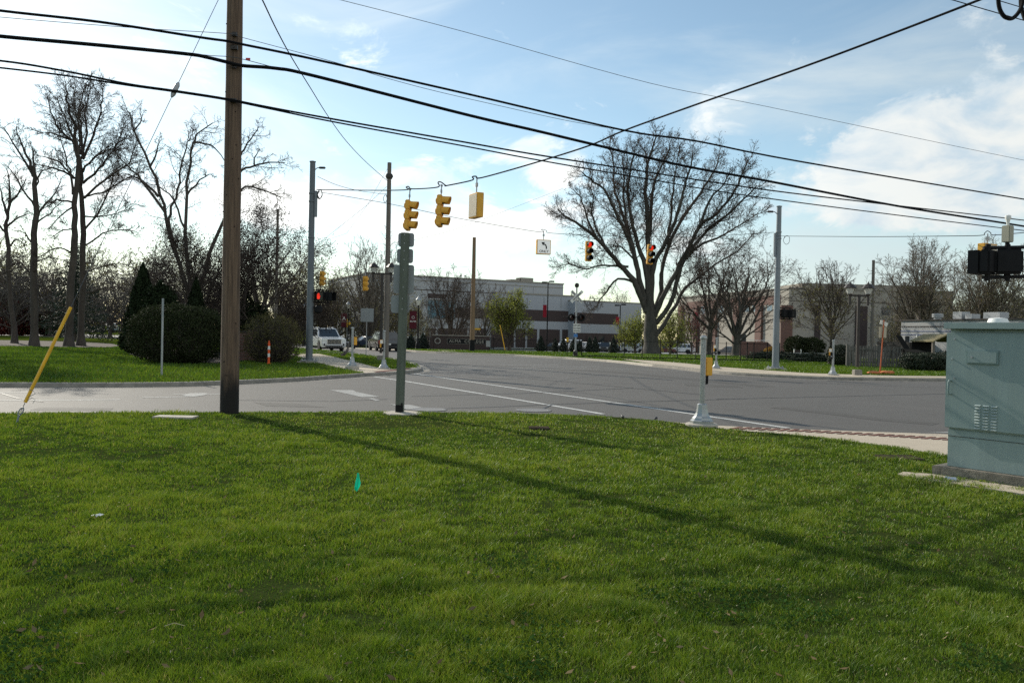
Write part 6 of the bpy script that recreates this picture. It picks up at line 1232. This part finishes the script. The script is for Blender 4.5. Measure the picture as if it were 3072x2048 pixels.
# the receding left face of the hall, in its own parts
wl2, ang = left, left.rz - wl.rz; sav = wl; wl = left
fr = Matrix.Translation((far.x, far.y, 0)) @ Matrix.Rotation(ang, 4, 'Z')
def part_left(name, m, rects, out, back=.02):
    for r in rects:
        mb = slab(MB(), *left.rect(*r), out, back); mb.v = [tuple(fr @ Vector(v)) for v in mb.v]; mb.build(name, m, root)
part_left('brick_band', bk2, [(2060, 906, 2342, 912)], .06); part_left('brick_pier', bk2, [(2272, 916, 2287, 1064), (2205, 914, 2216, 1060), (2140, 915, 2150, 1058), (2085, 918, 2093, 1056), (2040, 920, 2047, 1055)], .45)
part_left('window', skyg, [(2234, 917, 2247, 942), (2258, 917, 2270, 942), (2302, 917, 2316, 942), (2322, 917, 2336, 942), (2160, 918, 2170, 942), (2180, 918, 2192, 942), (2105, 919, 2114, 942)], .06)
part_left('sill_band', taupd, [(2060, 943, 2342, 945), (2060, 956, 2342, 958)], .1); wl = sav
part_left('door', glassd, [(2225, 1002, 2237, 1050)], .05)
st = MB()   # brick stair wall with rail
for i in range(2): pass
sroot = thing('brick_stair', 'low red brick stair wall with sloping end and white rail behind the pale blue car', 'stair', A(2300, 124)); k = 124 / F
st.prism([(-100 * k / 1, 0), (-78 * k, 42 * k), (-8 * k, 42 * k), (2 * k, 42 * k), (42 * k, 4 * k), (42 * k, 0)], 0, 1.2); st.build('stair_wall', bk2, sroot)
mb = MB()
for x in (-52, -30, -8): mb.cyl((x * k, .3, 42 * k), (x * k, .3, 44 * k), .03, n=5)
mb.cyl((-54 * k, .3, 46 * k), (10 * k, .3, 46 * k), .05, n=6); mb.build('rail', white, sroot)
# --- the flat-roofed diner at far right
wl = Wall(A(2701, 70).xy, A(2850, 64.9).xy); root = thing('diner_building', 'small flat-roofed grey diner with blue stripes and roof vents behind the plank fence', 'building', (wl.a.x, wl.a.y, 0), wl.rz)
grey_s = mat('grey_siding', (.34, .34, .335), .8, .1, 3); zt_ = wl.m(2701, 963)[1]; u1 = wl.m(3300, 960)[0]; base_z = -.1
MB().box((u1 / 2, 6, (zt_ + base_z) / 2), (u1, 12, zt_ - base_z)).build('wall', grey_s, root); MB().box((u1 / 2, 6, zt_ + .06), (u1 + .2, 12.2, .12)).build('roof_edge', dmetal, root)
part_rects('blue_stripe', mat('blue_stripe', (.05, .08, .22), .6, .1, 5), [(2702, 992.5, 3200, 996), (2702, 1004, 3200, 1007)], .03); part_rects('siding_dark_strip', dmetal, [(2702, 978, 3200, 980)], .03)  # blue stripes, and a thin dark strip along the siding above them
mb = MB(); r_ = random.Random(4)
for i in range(32): u = .1 + i * .22; mb.lathe([(.01, -.03), (.03, 0), (.01, .03)], (u, -.06, wl.m(2720, 982.5)[1] + .02 * math.sin(i)), 6)
mb.build('string_light', mat('bulb_glass', (.7, .7, .72), .3, .05, 5), root)
part_rects('window', glassd, [(2716, 1008, 2727, 1026)], .03); part_rects('window_frame', white, [(2750, 1004, 2752, 1026), (2752, 1023, 2795, 1025)], .05)
u, _ = wl.m(2746, 950); MB().lathe([(.46, -.02), (.46, .06), (.30, .1), (.30, .22), (.44, .24), (.46, .54), (.40, .56), (.01, .58)], (u, 2.4, zt_ + .12), 18).build('roof_fan', galv, root)
for px, w_, h_ in ((2799, .95, .70), (2832, .7, .5), (2900, 1.6, .6)): u, _ = wl.m(px, 950); MB().bbox((u, 3, zt_ + .12 + h_ / 2), (w_, .9, h_), .02).build('roof_unit', galv, root)
MB().bbox((wl.m(2745, 1036)[0], -1.2, wl.m(2745, 1036)[1]), (wl.m(2795, 1036)[0] - wl.m(2692, 1036)[0], 2.2, .55), .03).build('canopy', dmetal, root)
# lean-to shelter at its side
b = A(2798, 56); k = 56 / F; root = thing('porch_shelter', 'small timber porch with sloping mossy roof beside the diner', 'porch', b); moss = mat('mossy_shingle', (.20, .17, .09), .9, .35, 5)
h0 = top_z(2798, 1022, 56) - b.z; MB().box((0, 0, h0 / 2), (.16, .16, h0)).build('post', wood_far, root); MB().box((1.6, 0, h0 / 2), (.16, .16, h0)).build('post', wood_far, root)
MB().prism([(-.15, h0), (.85, h0 + .5), (1.9, h0), (1.9, h0 - .08), (.85, h0 + .40), (-.15, h0 - .08)], -.3, 3).build('roof', moss, root); MB().box((.8, 2.9, h0 / 2), (1.7, .06, h0)).build('back_wall', black, root)
# toppled dark panel and its frame
b = A(2735, 51); root = thing('broken_panel', 'dark slanting panel leaning out of the plank fence corner beside the yew', 'panel', b); k = 51 / F
q = MB(); f_ = lambda px, py: ((px - 2735) * k, top_z(px, py, 51) - b.z)
q.prism([f_(2685, 1006), f_(2701, 1007), f_(2729, 1049), f_(2712, 1046)], -.05, .03); q.build('panel', black, root); q = MB(); q.prism([f_(2706, 1046), f_(2745, 1048), f_(2772, 1055), f_(2740, 1058), f_(2710, 1054)], -.2, .3); q.prism([f_(2705, 1045), f_(2712, 1045), f_(2714, 1102), f_(2706, 1102)], -.05, .05); q.build('frame', dmetal, root)
MB().box((f_(2723, 1068)[0], -.06, f_(2723, 1068)[1]), (.22, .01, .18)).build('white_label', signwhite, root)
# --- plank fence
b = A(2625, 52); root = thing('plank_fence', 'old weathered plank fence with leaning boards on the right lawn', 'fence', b); k = 52 / F; r_ = random.Random(12)
greyw = mat('weathered_plank', (.115, .11, .10), .9, .45, 7, bump=.5, stretch=(1, 1, .1)); mb = MB(); x = -84 * k
while x < 86 * k:
    w_ = r_.uniform(.10, .15); h_ = 1.36 + r_.uniform(-.06, .06); a = r_.uniform(-.03, .05) + (.07 if x > .5 else 0); mb.box((x + w_ / 2, r_.uniform(-.01, .01), h_ / 2), (w_, .02, h_), M=Matrix.Rotation(a, 3, 'Y')); x += w_ + r_.uniform(.015, .07)
mb.build('plank', greyw, root); mb = MB()
for z in (.3, 1.05): mb.box((0, .05, z), (172 * k, .04, .09))
mb.box((-38 * k, -.03, 1.16), (1.1, .03, .10)); mb.build('rail', greyw, root)
for px in (-84, -55, 10, 88): MB().box((px * k, .03, .72), (.12, .12, 1.45)).build('post', greyw, root)
# --- low brick wall by the loose hedge, and the college sign wall
b = A(728, 41); k = 41 / F; root = thing('brick_wall', 'low dark brick garden wall between the near wooden pole and the loose hedge', 'wall', b)
MB().box((0, 0, .70), (1.7, .3, 1.45)).build('wall', bk2, root); MB().box((.62, -.02, .78), (.55, .42, 1.6)).build('pier', bk2, root); MB().box((-.1, 0, 1.47), (1.8, .36, .09)).build('coping', dmetal, root)
b = A(1385, 90); k = 90 / F; root = thing('college_sign_wall', 'long dark brick sign wall with a ring emblem and pale lettering, before the college building', 'sign', b)
zt_ = top_z(1385, 1008, 90) - b.z; MB().box((-.1, 0, zt_ / 2 - .1), (172 * k, .6, zt_ + .2)).build('wall', bk3, root); MB().box((0, 0, zt_ + .05), (176 * k, .75, .10)).build('coping', concd, root); MB().box((-90 * k, 0, zt_ * .45), (.4, .8, zt_ * .9)).build('pier', bk3, root)
zc = top_z(1400, 1024, 90) - b.z; f_ = MB().box((.55, -.32, zc), (116 * k, .03, .58)).build('name_panel', black, root)
mb = MB()
for x, z, w_, h_ in ((.55, zc + .29, 116 * k, .03), (.55, zc - .29, 116 * k, .03), (.55 - 58 * k, zc, .03, .6), (.55 + 58 * k, zc, .03, .6)): mb.box((x, -.335, z), (w_, .04, h_))
mb.build('panel_frame', concd, f_); lettering('ALMA  COLLEGE', .46, face_cam(.55, -.34, zc), mat('stone_letter', (.30, .28, .24), .8, .1, 5), f_, sp=1.18, ext=.01)
mb = MB(); mb.tube([((1313 - 1385) * k + .30 * math.cos(a * math.pi / 16), -.33, zc + .30 * math.sin(a * math.pi / 16)) for a in range(33)], .035, 6, False); mb.build('ring_emblem', mat('stone_ring', (.45, .44, .40), .8, .1, 5), root)
# --- house with a pale porch behind the left corner, and the dark buildings at far left
wl = Wall(A(1065, 150).xy, A(1165, 150).xy); root = thing('porch_house', 'tan house with a pale columned porch behind the square sign back', 'house', (wl.a.x, wl.a.y, 0), 0)
zt_ = wl.m(1065, 966)[1]; u1 = wl.m(1165, 966)[0]; bz = T(wl.a.x, 150) - .1; MB().box((u1 / 2, 4, (zt_ + bz) / 2), (u1, 8, zt_ - bz)).build('wall', taupe, root); MB().prism([(-.4, zt_), (u1 / 2, zt_ + 1.1), (u1 + .4, zt_)], -.5, 8.5).build('roof', dmetal, root)
part_rects('column', white, [(x, 970, x + 3, 1018) for x in (1068, 1092, 1104, 1116, 1128, 1150)], .6, -.4); part_rects('window', glassd, [(1073, 975, 1089, 998), (1096, 975, 1102, 1010), (1131, 975, 1147, 998)], .05); part_rects('porch_rail', white, [(1064, 1000, 1092, 1003), (1128, 1000, 1165, 1003)], .65, -.55)
wl = Wall(A(-120, 150).xy, A(300, 165).xy); root = thing('dark_building', 'dark grey two-storey building half hidden by trees at the left edge', 'building', (wl.a.x, wl.a.y, 0), wl.rz); slate = mat('slate_wall', (.10, .105, .115), .8, .15, 1)
zt_ = wl.m(0, 872)[1]; u1 = wl.m(175, 870)[0]; MB().box((u1 / 2, 8, (zt_ - .2) / 2), (u1, 16, zt_ + .2)).build('wall', slate, root); MB().box((u1 / 2, 8, zt_ + .1), (u1 + .4, 16.4, .25)).build('roof_edge', dmetal, root)
part_rects('window', skyg, [(48, 930, 76, 970), (-60, 900, -30, 925), (100, 905, 120, 925), (140, 935, 160, 965)], .06)
wl = Wall(A(195, 175).xy, A(470, 178).xy); root = thing('brown_building', 'low brown building behind the twin trunks and pointed thuja', 'building', (wl.a.x, wl.a.y, 0), wl.rz); brn = mat('brown_wall', (.12, .10, .085), .85, .2, 1)
zt_ = wl.m(200, 915)[1]; u1 = wl.m(255, 915)[0]; bz = T(wl.a.x, 175); MB().box((u1 / 2, 6, (zt_ + bz) / 2), (u1, 12, zt_ - bz + .3)).build('wall', brn, root); MB().prism([(-.5, zt_), (u1 / 2, zt_ + 2.2), (u1 + .5, zt_)], -.5, 12.5).build('roof', dmetal, root); part_rects('window', skyg, [(200, 940, 212, 960), (228, 940, 240, 960)], .06)
# notice board
b = A(2392, 112); k = 112 / F; root = thing('notice_board', 'dark notice board between two white posts on the hall lawn', 'sign', b)
for s in (-1, 1): MB().box((s * .48, 0, 21 * k / 2), (.10, .10, 24 * k)).build('post', white, root)
MB().box((0, 0, .62), (.84, .06, .66)).build('board', bk3, root)
b = A(2400, 100); MBr = MB(); [MBr.cyl((x, 0, 0), (x, 0, .5), .03, n=6) for x in (-4, -2, 0, 2, 4)]; MBr.cyl((-4.4, 0, .5), (4.4, 0, .5), .035, n=6); o = MBr.build('guard_rail', galv); o.location = b; tag(o, 'low pale guard rail in front of the notice board', 'rail')
# --- fences
def bar_fence(label, pts, h, step, bars=True, mesh=False):
    a = A(*pts[0]); root = thing('metal_fence', label, 'fence', a); P3 = [A(*p) - a for p in pts]; up_z = Vector((0, 0, 1)); rail = {}; pick = MB(); L = 0
    for p, q in zip(P3[:-1], P3[1:]):
        for z in ((h, .12) if bars else (h, .06)): rail.setdefault(z, MB()).tube([p + up_z * z, q + up_z * z], .022 if bars else (.015 if z > .1 else .05), 5)
        n = int((q - p).length / .16)
        if bars:
            for i in range(n): c = p.lerp(q, i / n); pick.box(c + up_z * (h / 2 + .05), (.024, .024, h))
    for r_ in rail.values(): r_.build('rail', black, root)
    if bars: pick.build('picket', black, root)
    for p in P3: MB().tube([p - up_z * .1, p + up_z * (h + .12)], .035, 6).build('post', black, root)
    return root
bar_fence('black picket fence in front of the car park and young firs', [(1440, 96), (1480, 97), (1525, 99), (1570, 101), (1615, 103), (1660, 104.5), (1703, 106), (1750, 107), (1797, 108), (1832, 108.5), (1866, 109)], 1.45, 2.4)
bar_fence('thin black wire fence along the lawn before the huge maple', [(1745, 62.5), (1872, 61), (1926, 60.6), (1980, 60.2), (2031, 60), (2087, 59.8), (2137, 59.7), (2178, 59.6), (2221, 59.6), (2241, 59.6), (2261, 59.7), (2301, 59.8), (2338, 60)], 1.28, 2, bars=False)
bar_fence('black picket fence along the pavement by the college sign wall', [(1205, 91), (1240, 90.5), (1285, 90)], 1.2, 2)

# ------------------------------------------------------------------ vehicles
def car_paint(name, c, rough=.22):
    if name in MATS: return MATS[name]
    m = mat(name, c, rough, .03, 3, spec=.6); m.node_tree.nodes['Principled BSDF'].inputs['Coat Weight'].default_value = .8; m.node_tree.nodes['Principled BSDF'].inputs['Coat Roughness'].default_value = .06; return m
headl = mat('headlamp_glass', (.75, .78, .78), .1, .05, 5, spec=.8); taill = mat('tail_lamp', (.25, .01, .01), .2, .1, 5); chrome = mat('chrome', (.62, .63, .64), .15, .05, 5, metal=.9); grillem = mat('grille_black', (.02, .02, .022), .35, .2, 12)
carglass = glass('car_glass', (.030, .040, .050), .04)
def car(label, loc, rz, paint_, L=4.8, Wd=1.9, H=1.7, kind='suv', grille=False, cat='car', group='parked cars behind the fence', name='parked_car'):
    root = thing(name, label, cat, loc, rz, group); h = L / 2; zb = .28 if kind != 'sedan' else .2; belt = H * (.60 if kind != 'sedan' else .62); hood = H * (.58 if kind in ('suv', 'pickup') else .52); wr = .40 if H > 1.8 else .34
    wb = L * .29; wx = (L * .305, -L * .285)
    if kind == 'suv': hx, wx1, rx1, rx0 = L * .22, L * .06, -h + .35, -h + .12
    elif kind == 'van': hx, wx1, rx1, rx0 = L * .32, L * .16, -h + .12, -h + .04
    elif kind == 'pickup': hx, wx1, rx1, rx0 = L * .20, L * .07, -L * .12, -L * .16
    else: hx, wx1, rx1, rx0 = L * .20, L * .02, -L * .22, -L * .38
    rear = belt if kind != 'sedan' else H * .60
    arch = lambda cx: [(cx - wr * 1.22 * math.cos(a), max(zb, wr + wr * 1.22 * math.sin(a))) for a in [i * math.pi / 8 for i in range(9)]]
    prof = [(-h + .10, zb + .05), (-h, zb + .25), (-h + .02, rear - .18), (-h + .10, rear), (rx0, belt), (hx, belt), (hx + (h - hx) * .55, hood + (belt - hood) * .35), (h - .12, hood - .03), (h - .02, hood - .18), (h, zb + .28), (h - .08, zb + .04)]
    prof += arch(wx[0])[::-1] + arch(wx[1])[::-1]
    bd = MB(); bd.prism(prof, -Wd / 2, Wd / 2); body = bd.build('body', paint_, root, True, bev=.05)
    tw, bw = Wd * .385, Wd * .475
    bt, tp_ = [(rx0, -bw), (hx, -bw), (hx, bw), (rx0, bw)], [(rx1, -tw), (wx1, -tw), (wx1, tw), (rx1, tw)]
    vs = [(x, y, belt - .04) for x, y in bt] + [(x, y, H - .05) for x, y in tp_] + [(x * .98 - .02, y * .84, H) for x, y in tp_]
    cb = MB().add(vs, [(0, 1, 5, 4), (1, 2, 6, 5), (2, 3, 7, 6), (3, 0, 4, 7), (4, 5, 9, 8), (5, 6, 10, 9), (6, 7, 11, 10), (7, 4, 8, 11), (8, 9, 10, 11)]); cb.build('cabin', paint_, root, True, bev=.03)
    def pane(nm, a, b_, c, d, u0, u1, v0, v1):
        a, b_, c, d = [Vector(v) for v in (a, b_, c, d)]; n_ = (b_ - a).cross(d - a).normalized(); ctr = (a + b_ + c + d) / 4
        if n_.dot(ctr - Vector((0, 0, H * .7))) < 0: n_ = -n_
        f_ = lambda u, v: (a.lerp(b_, u)).lerp(d.lerp(c, u), v) + n_ * .018
        MB().quad(f_(u0, v0), f_(u1, v0), f_(u1, v1), f_(u0, v1)).build(nm, carglass, root)
    pane('windshield', vs[1], vs[2], vs[6], vs[5], .06, .94, .10, .94); pane('rear_window', vs[3], vs[0], vs[4], vs[7], .10, .90, .22, .92)
    cuts = {'suv': [(.06, .33), (.37, .64), (.68, .93)], 'van': [(.06, .36), (.40, .66), (.70, .92)], 'sedan': [(.16, .50), (.54, .88)], 'pickup': [(.08, .48), (.54, .9)]}[kind]
    for p_, q_, r_, s_ in ((0, 1, 5, 4), (3, 2, 6, 7)):
        for u0, u1 in cuts: pane('side_window', vs[p_], vs[q_], vs[r_], vs[s_], u0, u1, .16, .90)
    for cx in wx:
        for s in (-1, 1):
            w_ = MB().lathe([(wr * .62, -.11), (wr * .95, -.11), (wr, -.06), (wr, .06), (wr * .95, .11), (wr * .62, .11)], (0, 0, 0), 22); w_.v = [(cx + x, s * (Wd / 2 - .10) + z * -s * -1, wr + y) for x, y, z in w_.v]; t_ = w_.build('wheel', rubber, root, True)
            r2 = MB().lathe([(.05, .10), (wr * .2, .105), (wr * .58, .085), (wr * .64, .10), (wr * .64, .05), (.05, .04)], (0, 0, 0), 18); r2.v = [(cx + x, s * (Wd / 2 - .10 + z), wr + y) for x, y, z in r2.v]; r2.build('rim', chrome, t_, True)
    for s in (-1, 1):
        MB().bbox((h - .06, s * (Wd / 2 - .24), hood - .20), (.14, .36, .17 if not grille else .26), .02).build('headlight', headl, root)
        MB().bbox((-h + .05, s * (Wd / 2 - .12), rear - .24), (.10, .18, .34 if kind in ('suv', 'van') else .16), .02).build('tail_light', taill, root)
        MB().bbox((hx - .25, s * (Wd / 2 + .09), belt + .07), (.12, .20, .15), .03).build('mirror', paint_, root)
    g_ = MB().bbox((h - .01, 0, hood - (.32 if grille else .22)), (.06, Wd * (.56 if grille else .46), .40 if grille else .16), .02).build('grille', grillem, root)
    if grille:
        mb = MB()
        for i in range(4): mb.box((h + .025, 0, hood - .18 - i * .09), (.02, Wd * .54, .012))
        for s in (-1, 1): mb.box((h + .02, s * Wd * .285, hood - .32), (.03, .03, .42))
        mb.build('grille_bar', chrome, g_)
        for s in (-1, 1): MB().bbox((h - .04, s * (Wd / 2 - .22), zb + .30), (.10, .16, .20), .02).build('fog_light', grillem, root)
    MB().bbox((h - .02, 0, zb + .14), (.10, Wd * .7, .13), .02).build('lower_intake', grillem, root); MB().box((-h + .02, 0, zb + .12), (.06, Wd * .8, .16)).build('rear_bumper', grillem if kind != 'sedan' else paint_, root)
    MB().box((0, 0, zb + .0), (L * .92, Wd * .86, .14)).build('underbody', rubber, root)
    MB().box((-h - .012, 0, rear - .40), (.012, .32, .14)).build('number_plate', signwhite, root)
    if kind == 'suv':
        mb = MB()
        for s in (-1, 1): mb.tube([(rx1 + .25, s * tw * .8, H + .0), (rx1 + .35, s * tw * .8, H + .05), (wx1 - .3, s * tw * .8, H + .05), (wx1 - .15, s * tw * .8, H - .01)], .022, 5)
        mb.build('roof_rail', chrome, root)
    return root
cw, cs_, ck, cm, cbl, cg_ = car_paint('paint_white', (.72, .73, .74)), car_paint('paint_silver', (.42, .43, .44), .3), car_paint('paint_black', (.018, .02, .024)), car_paint('paint_maroon', (.10, .012, .018)), car_paint('paint_ice_blue', (.42, .52, .60), .3), car_paint('paint_grey', (.12, .125, .13), .3)
RT = 'traffic on the road'; D = math.radians
car('big white SUV with black grille driving towards the crossing, right of the left steel pole', A(977, 69, -.12), D(-62), cw, 5.3, 2.06, 1.95, 'suv', True, group=RT, name='suv')
car('black SUV driving away, half hidden by the second wooden pole and the near sign post', A(1150, 73, -.12), D(111), ck, 4.9, 2.0, 1.72, 'suv', group=RT, name='suv')
car('dark sedan with lit-looking headlamps facing left of the black SUV, before the porch house', A(1093, 96, .0), D(215), car_paint('paint_navy', (.02, .03, .06)), 4.6, 1.85, 1.42, 'sedan', group=RT, name='sedan')
car('white car far down the left street between the twin trunks and thuja', A(341, 186, .03), D(105), cbl, 4.8, 2.0, 1.9, 'suv', group=RT, name='suv')
for px, Y, rz, pt, L, Wd, H, kind, lab in ((1652, 150, 160, ck, 4.6, 1.85, 1.45, 'sedan', 'dark sedan at the left end of the car park, by the black lamp post'), (1666, 158, 200, cs_, 4.5, 1.85, 1.5, 'sedan', 'silver sedan behind the second young fir'),
    (1704, 148, 205, cw, 5.4, 2.05, 2.2, 'van', 'tall white van left of the crossing mast'), (1757, 151, 215, cw, 5.2, 2.0, 1.85, 'pickup', 'white pickup just right of the crossing mast'), (1800, 160, 160, cw, 4.8, 1.9, 1.85, 'suv', 'white SUV partly hidden behind the black one'),
    (1816, 147, 255, ck, 4.9, 2.0, 1.85, 'suv', 'black SUV seen end-on in the car park'), (1853, 150, 230, cg_, 4.6, 1.85, 1.5, 'sedan', 'grey car between the firs and the maroon vehicle'), (1873, 158, 200, cm, 5.0, 1.95, 1.8, 'van', 'maroon minivan behind the silver one'),
    (1903, 145, 330, cs_, 5.0, 1.95, 1.75, 'van', 'silver minivan angled left of the huge maple trunk'), (1932, 160, 330, cw, 4.8, 1.9, 1.85, 'suv', 'white SUV peeking over behind the silver minivan'), (1988, 148, 335, cm, 5.4, 1.95, 1.6, 'pickup', 'maroon pickup right behind the huge maple trunk'),
    (2046, 147, 152, cw, 4.7, 1.9, 1.85, 'suv', 'white boxy SUV seen from its rear quarter, right of the maple'), (2180, 140, 170, cg_, 4.6, 1.85, 1.5, 'sedan', 'dark car behind the forked maple trunk'), (2243, 132, 172, cbl, 4.7, 1.85, 1.45, 'sedan', 'pale blue sedan in front of the brick stair')):
    car(lab, A(px, Y, .02), D(rz), pt, L, Wd, H, kind)
